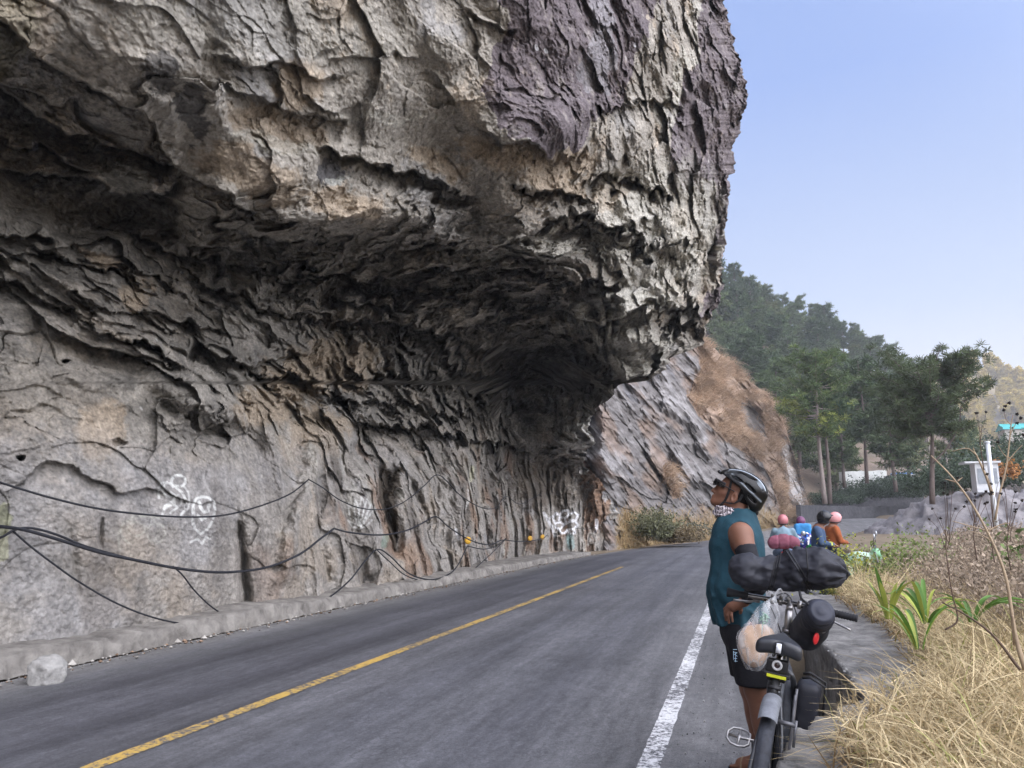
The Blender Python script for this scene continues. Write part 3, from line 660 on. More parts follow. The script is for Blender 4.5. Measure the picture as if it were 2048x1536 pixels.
    ck = mm('MULTIPLY', mrange(vo.outputs['Distance'], 0.0, 0.006, 0.45, 0.0), mrange(blot, 0.5, 0.6, 0, 1))
    mxc = n.new('ShaderNodeMix'); mxc.data_type = 'RGBA'; l.new(ck, mxc.inputs['Factor']); l.new(s.outputs[0], mxc.inputs['A']); mxc.inputs['B'].default_value = (0.02, 0.02, 0.022, 1)
    l.new(mxc.outputs['Result'], b.inputs['Base Color'])
    bp = n.new('ShaderNodeBump'); bp.inputs['Strength'].default_value = 0.7; bp.inputs['Distance'].default_value = 0.006; l.new(mm('ADD', grit, fine), bp.inputs['Height']); l.new(bp.outputs[0], b.inputs['Normal'])
    return m
def line_paint(name, c, wear):
    m, n, l, b = node_mat(name, 0.7, 0, 0.3)
    t = n.new('ShaderNodeTexCoord'); nz = n.new('ShaderNodeTexNoise'); nz.inputs['Scale'].default_value = 26; nz.inputs['Detail'].default_value = 8; nz.inputs['Roughness'].default_value = 0.75; l.new(t.outputs['Object'], nz.inputs['Vector'])
    n2_ = n.new('ShaderNodeTexNoise'); n2_.inputs['Scale'].default_value = 1.1; n2_.inputs['Detail'].default_value = 3; l.new(t.outputs['Object'], n2_.inputs['Vector'])
    a = n.new('ShaderNodeMath'); a.operation = 'MULTIPLY_ADD'; l.new(n2_.outputs[0], a.inputs[0]); a.inputs[1].default_value = 0.35; l.new(nz.outputs[0], a.inputs[2])
    r = n.new('ShaderNodeValToRGB'); r.color_ramp.elements[0].position = wear; r.color_ramp.elements[1].position = wear+0.13
    r.color_ramp.elements[0].color = (0.085,0.085,0.09,1); r.color_ramp.elements[1].color = (*c, 1); l.new(a.outputs[0], r.inputs[0]); l.new(r.outputs[0], b.inputs['Base Color'])
    return m
# ground sheet: level under the road, rising behind the low wall, falling away into the valley on the right
def ground_h(x, y):
    h = np.full(np.shape(x), -0.03)
    c = road_center(np.minimum(y, 95)); u = x-c
    b0 = 4.78+2.0*sstep(10.5, 13.5, y); bank = 0.50*sstep(b0, b0+0.12, u)+0.12*sstep(6, 9, u)
    h = h+bank
    h = h-0.62*sstep(4.15, 4.22, u)*(1-sstep(b0, b0+0.12, u))*(1-sstep(10.2, 11.0, y))*sstep(2.6, 3.0, y)
    far = sstep(14, 60, u)*(1-sstep(120, 300, y)); h = h-7*far
    return h+0.03*fbm(x*0.3, y*0.3, x*0, 3)*sstep(5, 6, u)+rise(y)*0.9
gx = np.concatenate([-np.geomspace(1800, 14, 60), np.concatenate([np.linspace(-13, 0.2, 70), np.linspace(0.3, 1.4, 24), np.linspace(1.5, 14, 80)]), np.geomspace(15, 1800, 70)])
gy = np.concatenate([-np.geomspace(1800, 5, 40), np.linspace(-4, 40, 170), np.geomspace(41, 1800, 90)])
GX, GY = np.meshgrid(gx, gy, indexing='ij'); GZ = ground_h(GX, GY)
GZ = GZ-0.25*sstep(-12, -7.6, GX)*0
ii = np.arange(GX.size).reshape(GX.shape); Q = np.stack([ii[:-1, :-1], ii[1:, :-1], ii[1:, 1:], ii[:-1, 1:]], -1).reshape(-1, 4)
M_earth = mat('dry_earth', (0.22,0.17,0.11), (0.12,0.095,0.065), 1.2, 0.95, bump=0.5, bscale=9, dist=0.05)
tag(mesh_np('ground', np.stack([GX, GY, GZ], -1).reshape(-1, 3), Q, M_earth), kind='structure')
M_asph = asphalt()
road_strip('road', -2.75, 4.17, -6, 11.2, 0.012, M_asph, 200, nx=10)
road_strip('road', -2.75, 6.3, 11.2, 125, 0.012, M_asph, 420, nx=12)
road_strip('yellow_line', -0.055, 0.065, -6, 25.2, 0.017, line_paint('worn_yellow_paint', (0.44,0.29,0.07), 0.60), 900, nx=1)
road_strip('white_line', 3.10, 3.235, -6, 60, 0.017, line_paint('worn_white_paint', (0.58,0.58,0.58), 0.60), 900, nx=1)
# low concrete footing along the foot of the cliff
M_conc = mat('footing_concrete', (0.30,0.28,0.25), (0.11,0.10,0.09), 3.5, 0.9, bump=1.0, bscale=18, dist=0.03, detail=12)
def footing():
    yy = np.linspace(-4, 33.5, 1400); prof = [(-2.86,0.0),(-2.885,0.11),(-2.905,0.185),(-2.95,0.215),(-3.20,0.235),(-3.9,0.26)]
    hh = 0.92+0.16*fbm(yy*0.35, yy*0+3, yy*0, 3); V = []
    for j, (o, h) in enumerate(prof):
        w = 0.05*fbm(yy*1.3, yy*0+j*0.4, yy*0+2, 4)+0.035*fbm(yy*6, yy*0+j*0.7, yy*0+2, 4)
        V.append(np.stack([road_center(yy)+o+w, yy, h*hh*(1-0.25*sstep(18, 33, yy))+w*0.5], -1))
    V = np.stack(V, 1); n_, k_ = V.shape[:2]; ii = np.arange(n_*k_).reshape(n_, k_)
    Q = np.stack([ii[:-1, :-1], ii[1:, :-1], ii[1:, 1:], ii[:-1, 1:]], -1).reshape(-1, 4)
    return mesh_np('kerb', V.reshape(-1, 3), Q, M_conc)
tag(footing(), 'low weathered concrete footing running along the foot of the cliff', 'kerb', kind='structure')
# ---------------------------------------------------------------- blades, used for every kind of grass
def blades(P, H, W, seg=4, lean=0.35, bend=0.6, droop=0.3, cols=None, up=None, adir=None, rs=None):
    """ribbons that rise from P, lean, bend over and taper; returns V, Q, colours"""
    r_ = rs or rng; n = len(P); H = np.broadcast_to(H, n).astype(float); W = np.broadcast_to(W, n).astype(float)
    up = np.tile([0, 0, 1.0], (n, 1)) if up is None else up
    an = r_.uniform(0, 2*np.pi, n) if adir is None else adir+r_.normal(0, 0.7, n)
    h = np.stack([np.cos(an), np.sin(an), np.zeros(n)], -1)
    le = lean*np.abs(r_.normal(0.6, 0.5, n))[:, None]; be = bend*np.abs(r_.normal(0.6, 0.5, n))[:, None]
    d0 = up+h*le; d0 /= np.linalg.norm(d0, axis=1)[:, None]
    t = np.linspace(0, 1, seg+1)[None, :, None]
    side2 = np.stack([-np.sin(an), np.cos(an), np.zeros(n)], -1)
    C_ = P[:, None]+H[:, None, None]*(d0[:, None]*t+(h*be)[:, None]*t**2*0.8+side2[:, None]*(r_.normal(0, 0.18, n)[:, None, None])*t**2-np.array([0, 0, 1.0])*(droop*be)[:, None]*t**2.4)
    aw = r_.uniform(0, np.pi, n); ws = np.stack([np.cos(aw), np.sin(aw), r_.normal(0, 0.3, n)], -1)
    ww = (W[:, None, None]*0.5)*(1-t**1.5*0.85)*ws[:, None]
    V = np.stack([C_-ww, C_+ww], 2).reshape(-1, 3)
    b = (np.arange(n)*(seg+1)*2)[:, None]; k = (np.arange(seg)*2)[None]; q = b+k
    Q = np.stack([q, q+1, q+3, q+2], -1).reshape(-1, 4)
    cc = None
    if cols is not None: cc = np.repeat(cols, (seg+1)*2, axis=0)
    return V, Q, cc
def leaf_mat(name, rough=0.7, trans=0.25, gain=1.0, spec=0.25):
    m, n, l, b = node_mat(name, rough, 0, spec)
    at = n.new('ShaderNodeAttribute'); at.attribute_name = 'tint'; l.new(at.outputs['Color'], b.inputs['Base Color'])
    if trans:
        tr = n.new('ShaderNodeBsdfTranslucent'); l.new(at.outputs['Color'], tr.inputs[0]); ms = n.new('ShaderNodeMixShader'); ms.inputs[0].default_value = trans
        l.new(b.outputs[0], ms.inputs[1]); l.new(tr.outputs[0], ms.inputs[2]); l.new(ms.outputs[0], n['Material Output'].inputs[0])
    return m
M_grass = leaf_mat('dry_grass', 0.75, 0.25); M_leaf = leaf_mat('green_leaf', 0.5, 0.3, spec=0.4); M_needle = leaf_mat('pine_needles', 0.65, 0.2)
def tri_grid(shape):
    ii = np.arange(shape[0]*shape[1]).reshape(shape); return np.stack([ii[:-1, :-1], ii[1:, :-1], ii[1:, 1:], ii[:-1, 1:]], -1).reshape(-1, 4)
# ---------------------------------------------------------------- second rock slope with dry grass, beyond the overhang
SILH = [(1150,600),(1330,640),(1390,668),(1405,676),(1422,690),(1445,712),(1470,728),(1500,762),(1530,786),(1552,806),(1566,838),(1578,880),(1590,915),(1600,950),(1612,985),(1620,1020),(1634,1058)]
SBASE = [(1150,1130),(1200,1112),(1265,1100),(1350,1092),(1430,1083),(1535,1074),(1600,1066),(1634,1060)]
nu, nv = (560, 420) if not QUICK else (200, 150)
u1 = np.linspace(1130, 1633, nu)[None].repeat(nv, 0); tt = np.linspace(0, 1, nv)[:, None]
top_ = interp_poly(SILH, u1); bot_ = interp_poly(SBASE, u1)+3
v1 = top_+(bot_-top_)*tt
sb = []
def edge_zc(px):
    py = interp_poly(SBASE, px); y = np.full(np.shape(px), 50.0)
    return interp_poly([(1130,38),(1200,40),(1265,44),(1350,53),(1430,62),(1535,80),(1600,92),(1634,98)], px)
zb = edge_zc(u1); hgt = (bot_-v1)/F_PX*zb
z1 = zb*(1+0.0)+hgt*0.62*np.clip((hgt/6)**0.15, 0, 1)
P1 = CAM+ray(u1, v1)*z1[..., None]; X1, Y1, Z1 = P1[..., 0], P1[..., 1], P1[..., 2]
a1 = math.radians(52)
uq = (u1*math.cos(a1)+v1*math.sin(a1))/60; vq = (-u1*math.sin(a1)+v1*math.cos(a1))/60     # along and across the slanting beds
ql = fbm(uq*0.5, vq*1.2, uq*0, 4); cr1 = 1-2.2*np.abs(fbm(uq*0.45+7, vq*2.6, uq*0+3, 4)); cr2 = 1-2*np.abs(fbm(uq*1.6+7, vq*5.5, uq*0+8, 3))
f1, e1 = facets(uq*0.8+0.3*ql, vq*2.0, uq*0+2, 1.0, 0.7); f2, e2 = facets(uq*2.4+0.3*ql, vq*5.5, uq*0+7, 1.0, 0.6)
f0, _ = facets(uq*0.35+0.2*ql, vq*0.55, uq*0+5, 1.0, 0.8)
dd = 1.6*ql+1.2*f0+0.30*cr1+0.10*cr2+0.35*f1+0.12*f2+0.3*fbm(uq*3, vq*3, uq*0, 4)
rib = np.exp(-((u1-(1208+0.06*(v1-900)))/22)**2)*2.0-np.exp(-((u1-(1178+0.05*(v1-900)))/16)**2)*2.5
z1 = z1-(dd+rib)*sstep(0, 0.05, tt)*np.clip(zb/50, 0.8, 1.6)
eg = np.exp(-(1633-u1)/14.0); 
v1 = v1+np.where(tt < 0.03, 5*fbm(u1/16, u1*0, u1*0, 3), 0)*1.0
u1b = u1+eg*6*fbm(v1/18, v1*0, v1*0, 3)
P1 = CAM+ray(u1b, v1)*z1[..., None]
C1 = np.ones(P1.shape)*np.array([0.185,0.172,0.165])
def layc(Cc, c, m): return Cc*(1-m[..., None])+np.asarray(c)*m[..., None]
C1 = layc(C1, [0.40,0.385,0.38], sstep(0.5, 1.2, cr1+0.6*ql)*0.55); C1 = layc(C1, [0.15,0.155,0.175], sstep(0.2, 0.8, -cr1+0.5*fbm(uq*0.7+3, vq*2, uq*0, 3))*0.5)
C1 = layc(C1, [0.27,0.185,0.13], sstep(0.0, 0.5, fbm(uq*0.6+13, vq*1.3, uq*0, 4))*0.55)
gr = inpoly([(1380,640),(1400,735),(1372,790),(1400,835),(1450,880),(1490,905),(1530,930),(1555,1000),(1570,1060),(1700,1060),(1700,600)], u1+14*ql, v1+14*ql)*1.0
gr = np.maximum(gr, inpoly([(1330,930),(1350,940),(1360,985),(1340,1000),(1325,960)], u1+14*ql, v1)*1.0)
gr = gr*(1-inpoly([(1590,900),(1575,880),(1560,905),(1580,1000),(1600,1062),(1660,1062)], u1, v1+0*u1)*0.85)*(1-inpoly([(1470,800),(1490,790),(1515,830),(1530,870),(1500,860)], u1+14*ql, v1+14*ql)*0.9)
toe = sstep(1010, 1065, v1+22*ql)*sstep(1225, 1245, u1)
C1 = layc(C1, [0.36,0.26,0.19], np.clip(gr, 0, 1)*0.85); C1 = layc(C1, [0.30,0.22,0.11], toe*0.85)
C1 = layc(C1, [0.26,0.14,0.085], inpoly([(1150,900),(1180,930),(1195,1040),(1160,1045)], u1+14*ql, v1)*0.7)
C1 = layc(C1, [0.6,0.58,0.57], inpoly([(1555,880),(1572,872),(1592,950),(1606,1000),(1628,1050),(1605,1030),(1585,985)], u1+9*ql, v1)*0.7)
C1 *= (1+0.3*fbm(uq*4, vq*4, uq*0+1, 3))[..., None]; C1 = np.clip(C1, 0.02, 0.8)
K = 14; E = P1[:, -1:, :]; tk = (np.arange(1, K+1)/K)[None, :, None]; rd = ray(u1b[:, -1], v1[:, -1])[:, None, :]; rd = rd/np.linalg.norm(rd, axis=-1, keepdims=True)
Wb = E+rd*25*tk**1.5-cR*9*tk**1.3
Pa = np.concatenate([P1, Wb], 1); Ca = np.concatenate([C1, np.repeat(C1[:, -1:, :], K, 1)], 1)
Kt = 10; tk = (np.arange(Kt, 0, -1)/Kt)[:, None, None]; Wt = Pa[:1]+np.array([-14, 22, 1.5])*tk**1.2; Ct = np.repeat(Ca[:1], Kt, 0)
Pa = np.concatenate([Wt, Pa], 0); Ca = np.concatenate([Ct, Ca], 0)
M_rock2 = rock_material('slope_rock', 0.6, 0.12)
tag(mesh_np('rock_slope', Pa.reshape(-1, 3), tri_grid(Pa.shape[:2]), M_rock2, colors=Ca.reshape(-1, 3)), 'steep blue grey rock slope streaked with white beyond the overhang', 'rock slope', kind='structure')
# dry brown grass hanging on it
def pick(mask, n):
    w = (mask[:-1, :-1]).ravel().astype(float); w /= w.sum(); k = rng.choice(len(w), n, p=w); r, c = np.unravel_index(k, (mask.shape[0]-1, mask.shape[1]-1)); return r, c
N = 20000 if not QUICK else 6000
r, c = pick(np.clip(gr, 0, 1)*sstep(-0.5, 0.0, fbm(u1/40, v1/40, u1*0, 3)), N); Pg = P1[r, c]+rng.normal(0, 0.12, (N, 3))
tn = rng.random((N, 1)); cg = np.array([0.58,0.45,0.32])*(1-tn)+np.array([0.40,0.28,0.19])*tn; cg = cg*rng.uniform(0.6, 1.25, (N, 1))
cl = fbm(u1[r, c]/30, v1[r, c]/30, r*0.0, 2)[:, None]; cg = cg*(1+0.5*cl)
V, Q, cc = blades(Pg, rng.uniform(0.3, 0.85, N), 0.045, 3, 0.8, 1.0, 0.8, cg, up=np.tile(np.array([0.35, -0.35, 0.9]), (N, 1)), adir=np.full(N, -0.7))
N2 = 9000 if not QUICK else 2500
r, c = pick(toe, N2); tn = rng.random((N2, 1)); cg2 = np.array([0.50,0.38,0.19])*(1-tn)+np.array([0.33,0.22,0.12])*tn
V2, Q2, cc2 = blades(P1[r, c]+rng.normal(0, 0.1, (N2, 3)), rng.uniform(0.4, 1.1, N2), 0.03, 3, 0.6, 0.9, 0.8, cg2)
tag(mesh_np('slope_grass', np.concatenate([V, V2]), np.concatenate([Q, Q2+len(V)]), M_grass, colors=np.concatenate([cc, cc2]), smooth=False), 'brown dry grass hanging over the rock slope beyond the overhang', 'grass', kind='stuff')
# ---------------------------------------------------------------- hills
def hill_patch(name, crest, bottom, ctrl, mt, n=(120, 80), back=(0, 150, -90), rough=2.0, kind='structure'):
    pu = np.linspace(crest[0][0], crest[-1][0], n[0])[None].repeat(n[1], 0); t = np.linspace(0, 1, n[1])[:, None]
    ct = interp_poly(crest, pu); bt = interp_poly(bottom, pu); pv = ct+(bt-ct)*t
    d = 1/rbf_field(ctrl, pu, pv, 250, 150); Pp = CAM+ray(pu, pv)*d[..., None]
    Pp[..., 2] += rough*fbm(Pp[..., 0]*0.04, Pp[..., 1]*0.04, Pp[..., 2]*0.04, 4)*sstep(0.02, 0.2, 1-t)
    tk = np.linspace(1, 0.1, 10)[:, None, None]; B = Pp[:1]+np.array(back)*tk
    A = np.concatenate([B, Pp]); o = mesh_np(name, A.reshape(-1, 3), tri_grid(A.shape[:2]), mt); o['kind'] = kind
    return pu, pv, Pp
M_hill = mat('forest_floor', (0.19,0.135,0.10), (0.10,0.085,0.06), 0.25, 0.95, bump=0.6, bscale=1.5, dist=0.3)
hu, hv, HP = hill_patch('pine_hill', [(1100,420),(1300,500),(1440,585),(1540,640),(1640,690),(1740,740),(1830,800),(1920,900),(2060,975)],
    [(1100,1075),(1600,1060),(1700,1055),(1790,1052),(2060,1052)],
    [(a, b, 1/c_) for a, b, c_ in [(1100,1065,95),(1300,1050,100),(1500,1045,102),(1700,1050,104),(1700,985,128),(1850,1050,106),(1850,975,132),(2060,1050,108),(2060,985,138),(1100,800,140),(1100,450,220),(1440,590,215),(1500,800,160),(1640,700,220),(1640,880,150),(1740,750,225),(1740,900,160),(1830,810,230),(1920,900,235),(2010,965,240),(1850,900,185)]], M_hill)
M_farhill = mat('far_hillside', (0.36,0.29,0.17), (0.18,0.16,0.12), 0.03, 0.95, bump=0.5, bscale=0.3, dist=1.0)
fu, fv, FP = hill_patch('far_hill', [(1500,900),(1700,900),(1850,800),(1905,765),(1960,752),(2010,770),(2060,790),(2200,700),(2500,560),(2900,500)],
    [(1500,1000),(2900,1000)], [(a, b, 1/c_) for a, b, c_ in [(1500,1000,300),(2000,990,330),(2900,980,330),(1500,900,430),(1900,780,470),(2050,780,480),(2300,760,480),(2900,600,500),(1950,880,410),(2050,900,400)]], M_farhill, rough=5)
# the mountain the cliff belongs to; it also keeps the low sun off the road
mxs = np.linspace(0, 1, 40)[:, None]; my = np.linspace(-420, 520, 90)[None]
prx = np.array([-10, -14, -22, -45, -75, -105, -180, -420]); prz = np.array([-2, 18, 30, 60, 105, 150, 90, 0])
X_ = np.interp(mxs, np.linspace(0, 1, 8), prx)+0*my; Z_ = np.interp(mxs, np.linspace(0, 1, 8), prz)+0*my
nz_ = fbm(X_*0.01, my*0.01+0*X_, X_*0, 4); Z_ = Z_*(1+0.12*nz_*sstep(-30, -90, -X_*-1)); Y_ = my+0*X_
X_ = X_-np.maximum(Y_-60, 0)*0.22-3*sstep(20, 45, Y_)*1-np.maximum(-Y_-60, 0)*0.1
Z_ = Z_*np.where(Y_ < 0, 1, 1)
MV = np.stack([X_, Y_, Z_], -1); tag(mesh_np('mountain', MV.reshape(-1, 3), tri_grid(MV.shape[:2])[:, ::-1], M_hill), kind='structure')
# ---------------------------------------------------------------- pines
M_bark = mat('pine_bark', (0.17,0.135,0.12), (0.09,0.07,0.06), 6, 0.95, bump=0.8, bscale=12, dist=0.04, stretch=(1,1,0.25))
M_bark2 = mat('dead_bark', (0.30,0.25,0.23), (0.18,0.15,0.13), 6, 0.95, bump=0.6, bscale=12, dist=0.03, stretch=(1,1,0.25))
def needles(centers, radii, per, L, W, base, var=0.35, rs=None, yellow=None):
    r_ = rs or rng; n = len(centers); C_ = np.repeat(centers, per, 0); R = np.repeat(radii, per); m = len(C_)
    d = r_.normal(size=(m, 3)); d[:, 2] = d[:, 2]*0.75+0.25; d /= np.linalg.norm(d, axis=1)[:, None]
    p0 = C_+d*R[:, None]*r_.uniform(0.0, 0.75, m)[:, None]; p1 = p0+d*L*r_.uniform(0.6, 1.2, m)[:, None]+r_.normal(0, 0.12*L, (m, 3))
    s = np.cross(d, r_.normal(size=(m, 3))); s /= np.linalg.norm(s, axis=1)[:, None]+1e-9; s *= W*0.5
    V = np.stack([p0-s, p0+s, p1+s*0.4, p1-s*0.4], 1).reshape(-1, 3); Q = np.arange(m*4).reshape(m, 4)
    tone = np.repeat(r_.uniform(1-var, 1+var, n), per)[:, None]*r_.uniform(0.8, 1.2, (m, 1)); col = np.array(base)*tone
    if yellow is not None:
        yk = np.repeat(yellow, per)[:, None]; col = col*(1-yk)+np.array([0.30,0.33,0.07])*tone*yk
    return V, Q, np.repeat(col, 4, 0)
def make_pine(name, H, crown0, spread, seed, nb=46, per=26, base=(0.095,0.130,0.062), lean=(0, 0), r0=0.22, flat=0.0, W=0.055, L=0.34, parent=None, wide=None, barkm=None, yellow=None, dead=None):
    """trunk, branches in uneven whorls and needle clumps that leave gaps; returns (trunk mesh object, crown mesh object)"""
    rs = np.random.default_rng(seed); w = MB(); hs = np.linspace(0, 1, 12)
    tr = np.stack([lean[0]*hs+0.12*np.sin(hs*5+seed), lean[1]*hs+0.1*np.cos(hs*4+seed), hs*H], -1); w.tube(tr, r0*(1-hs*0.86), 9)
    cen, rad, yl = [], [], []
    for i in range(nb):
        f = crown0+(0.985-crown0)*(i+rs.uniform(0, 1))/nb; g_ = (f-crown0)/(1-crown0)
        prof = (wide(g_) if wide else (0.45+0.8*math.sin(math.pi*min(1, g_*0.85+0.15))*(1-0.55*g_)))
        Lb = spread*prof*rs.uniform(0.55, 1.12); an = rs.uniform(0, 2*np.pi)
        p0 = np.array([np.interp(f, hs, tr[:, k]) for k in range(3)]); dirh = np.array([math.cos(an), math.sin(an), 0])
        k = 7; t = np.linspace(0, 1, k)[:, None]; up = rs.uniform(-0.05, 0.35)+0.35*g_
        path = p0+dirh*Lb*t+np.array([0, 0, 1])*Lb*(up*t-0.10*np.sin(t*3.1))+rs.normal(0, 0.05, (k, 3))*Lb*0.25*t
        w.tube(path, np.linspace(r0*0.22*(1-0.5*g_)+0.015, 0.008, k), 5, cap=False)
        for q in range(int(5+Lb*2.0)):
            tt_ = rs.uniform(0.22, 0.97)**0.8; c0 = np.array([np.interp(tt_, t[:, 0], path[:, a]) for a in range(3)])
            off = rs.normal(0, 1, 3)*np.array([0.22, 0.22, 0.12])*Lb*0.55*tt_; off[2] = abs(off[2])*0.8
            cen.append(c0+off); rad.append(rs.uniform(0.16, 0.34)*(0.75+0.1*spread)); yl.append(yellow(c0, g_, rs) if yellow else 0.0)
            if rs.random() < 0.3: w.tube([c0*0.4+(c0+off)*0.6-0.0*off, c0+off], 0.012, 4, cap=False)
    for pth, rr in (dead or []): w.tube(smooth_path(pth, 16), np.linspace(rr, 0.02, len(smooth_path(pth, 16))), 6)
    to = w.build('trunk', barkm or M_bark, parent)
    V, Q, cc = needles(np.array(cen), np.array(rad), per, L, W, base, rs=rs, yellow=np.array(yl))
    co = mesh_np('crown', V, Q, M_needle, parent, False, cc)
    return to, co
def copy_children(src, dst):
    for ch in src.children:
        c = ch.copy(); COL.objects.link(c); c.parent = dst
        for g2 in ch.children: d = g2.copy(); COL.objects.link(d); d.parent = c
# the big flat topped pine on the right
PB = at_y(1868, 996, 56.0); PB[2] -= 0.4
pine = empty('pine_tree', PB)
def wide_a(g_): return 0.80+0.28*math.sin(math.pi*min(1.0, 0.15+g_*0.62))
make_pine('pine', 9.0, 0.50, 3.3, 5, nb=100, per=32, lean=(0.3, 0), r0=0.18, parent=pine, wide=wide_a, base=(0.085,0.112,0.052), W=0.055, L=0.27,
          dead=[([(0.1,0,5.9),(1.3,-0.1,6.6),(2.0,0,7.6),(2.9,0,8.4)], 0.09), ([(0.1,0,2.6),(1.2,0.1,3.8),(1.9,0,5.2),(2.1,0,6.3),(2.7,0,6.9)], 0.06), ([(0.1,0,5.6),(-1.0,0,6.4),(-1.6,0,7.4)], 0.08)])
tag(pine, 'tall dark pine with a broad flat crown and bare side branch right of the others', 'pine tree')
# the pine with two bare trunks beside it, left of the big one
PB2 = at_y(1648, 996, 84.0); PB2[2] -= 0.6
pine2 = empty('pine_tree', PB2)
def ylw(c0, g_, rs): return 0.75 if (g_ < 0.35 and rs.random() < 0.35) else (0.2 if rs.random() < 0.2 else 0.0)
make_pine('pine', 15.5, 0.43, 3.9, 9, nb=60, per=26, r0=0.26, parent=pine2, base=(0.105,0.155,0.058), W=0.075, L=0.42, yellow=ylw, barkm=M_bark2)
tag(pine2, 'green pine with yellowed lower branches and a pale bare trunk beyond the motorcycles', 'pine tree')
tw = empty('pine_tree', at_y(1659, 996, 86.0)-np.array([0, 0, 0.6]))
make_pine('pine', 13.0, 0.66, 2.4, 19, nb=26, per=24, r0=0.24, parent=tw, base=(0.055,0.095,0.05), W=0.075, L=0.42)
tag(tw, 'slim dark trunked pine close against the yellowed pine', 'pine tree')
# variants for the hillside, and the trees that stand apart below it
variants = []
for k, (H, c0, sp, nb, base) in enumerate([(13, 0.25, 3.6, 52, (0.090,0.130,0.052)), (11, 0.18, 3.3, 46, (0.115,0.155,0.058)), (14.5, 0.34, 3.4, 50, (0.072,0.108,0.052)), (10, 0.2, 3.6, 44, (0.130,0.150,0.062)), (12, 0.30, 3.0, 40, (0.095,0.130,0.062))]):
    e = empty('pine_tree'); make_pine('pine', H, c0, sp, 40+k, nb=nb, per=15, r0=0.24, parent=e, base=base, W=0.15, L=0.62); variants.append(e)
used = set(); trees = []
def place_tree(p, k, s, rz, label, group, cat='pine tree'):
    src = variants[k]
    if k not in used: o = src; used.add(k)
    else: o = src.copy(); COL.objects.link(o); copy_children(src, o)
    o.location = Vector([float(v) for v in p]); o.scale = (s, s, s*1.0); o.rotation_euler = (0, 0, rz); tag(o, label, cat, group); trees.append(o); return o
rt = np.random.default_rng(21)
mids = [(1735,958,98,2,1.0,'shaded pine with a dark trunk between the yellowed pine and the big flat topped pine'),
        (1790,975,92,4,0.95,'thin pine with a pale trunk standing behind the blue roofed truck'),
        (1690,968,112,0,1.0,'pine on the slope just left of the white retaining wall'),
        (1820,960,115,3,1.0,'bushy pine low on the slope under the big flat topped crown'),
        (1600,930,120,1,1.15,'bushy pine right above the grassy end of the rock slope'),
        (1560,905,130,0,1.15,'pine rising behind the brown grass on the rock slope'),
        (1505,850,140,2,1.15,'dark pine rising behind the upper part of the brown grass slope'),
        (1910,985,100,3,0.8,'hazy round pine right of the big flat topped pine'),
        (1950,990,120,1,0.85,'hazy pine above the small white kiosk')]
for px, py, Y, k, s, lab in mids:
    place_tree(at_y(px, py, Y)-np.array([0, 0, 0.5]), k, s, rt.uniform(0, 6.28), lab, None)
cells = []
hm = hu.shape
for i in range(110):
    for tr_ in range(40):
        r = int(rt.integers(1, hm[0]-14)); c = int(rt.integers(int(hm[1]*0.34), int(hm[1]*0.90))); p = HP[r, c]; u_, v_ = hu[r, c], hv[r, c]
        if i < 26: r = int(rt.integers(0, 4)); p = HP[r, c]; u_, v_ = hu[r, c], hv[r, c]
        if u_ > 1690 and v_ > 905: continue
        if all((p[0]-q[0])**2+(p[1]-q[1])**2 > 4.2**2 for q in cells): break
    cells.append(p)
    side = 'near the overhanging rock' if u_ < 1530 else ('at the middle of the hill' if u_ < 1640 else 'above the big flat topped pine')
    ct_ = float(interp_poly([(1100,420),(1300,500),(1440,585),(1540,640),(1640,690),(1740,740),(1830,800),(1920,900),(2060,975)], u_))
    band = 'on the crest against the sky' if v_-ct_ < 30 else ('high on the wooded slope' if v_-ct_ < 130 else 'low on the wooded slope')
    place_tree(p-np.array([0, 0, 0.6]), int(rt.integers(0, 5)), rt.uniform(0.75, 1.2), rt.uniform(0, 6.28), 'pine %s, %s' % (band, side), 'pines %s %s' % (band, side))
# the sunlit pines of the far hill, sunlight also put into their needle colour
e = empty('pine_tree'); make_pine('pine', 11, 0.2, 3.4, 77, nb=34, per=10, r0=0.3, parent=e, base=(0.42,0.33,0.07), W=0.5, L=1.1); far_src = e; first = True
ff = 0
fm = fu.shape
for i in range(150):
    c = int(rt.integers(int(fm[1]*0.24), int(fm[1]*0.44))); r = int(rt.integers(0, 3) if i < 40 else rt.integers(2, fm[0]-20)); p = FP[r, c]
    if fu[r, c] > 2075: continue
    if first: o = far_src; first = False
    else: o = far_src.copy(); COL.objects.link(o); copy_children(far_src, o)
    s = rt.uniform(0.7, 1.4); o.location = Vector([float(v) for v in p]); o.scale = (s, s, s); o.rotation_euler = (0, 0, rt.uniform(0, 6.28))
    fz_ = 'along the crest' if r < 4 else ('on the upper slope' if fv[r, c] < 860 else 'on the lower slope')
    tag(o, 'tree %s of the far hazy hillside at the right edge' % fz_, 'pine tree', 'trees %s of the far hillside' % fz_)
# ---------------------------------------------------------------- low concrete wall on the right, in two lengths with a recess between
M_wall = mat('old_concrete', (0.30,0.29,0.275), (0.085,0.083,0.08), 6, 0.92, bump=1.0, bscale=45, dist=0.02, detail=14)
def poly_sdf(x, y, poly):
    d = np.full(x.shape, 1e9); inside = np.zeros(x.shape, bool); n = len(poly)
    for i in range(n):
        a = np.array(poly[i], float); b = np.array(poly[(i+1) % n], float); e = b-a
        t = np.clip(((x-a[0])*e[0]+(y-a[1])*e[1])/(e@e+1e-9), 0, 1); d = np.minimum(d, np.hypot(x-a[0]-t*e[0], y-a[1]-t*e[1]))
        inside ^= ((a[1] > y) != (b[1] > y)) & (x < (b[0]-a[0])*(y-a[1])/(b[1]-a[1]+1e-12)+a[0])
    return np.where(inside, -d, d)
WZ = 0.55
def wpt(px, py): p = at_z(px, py, WZ); return (float(p[0]), float(p[1]))
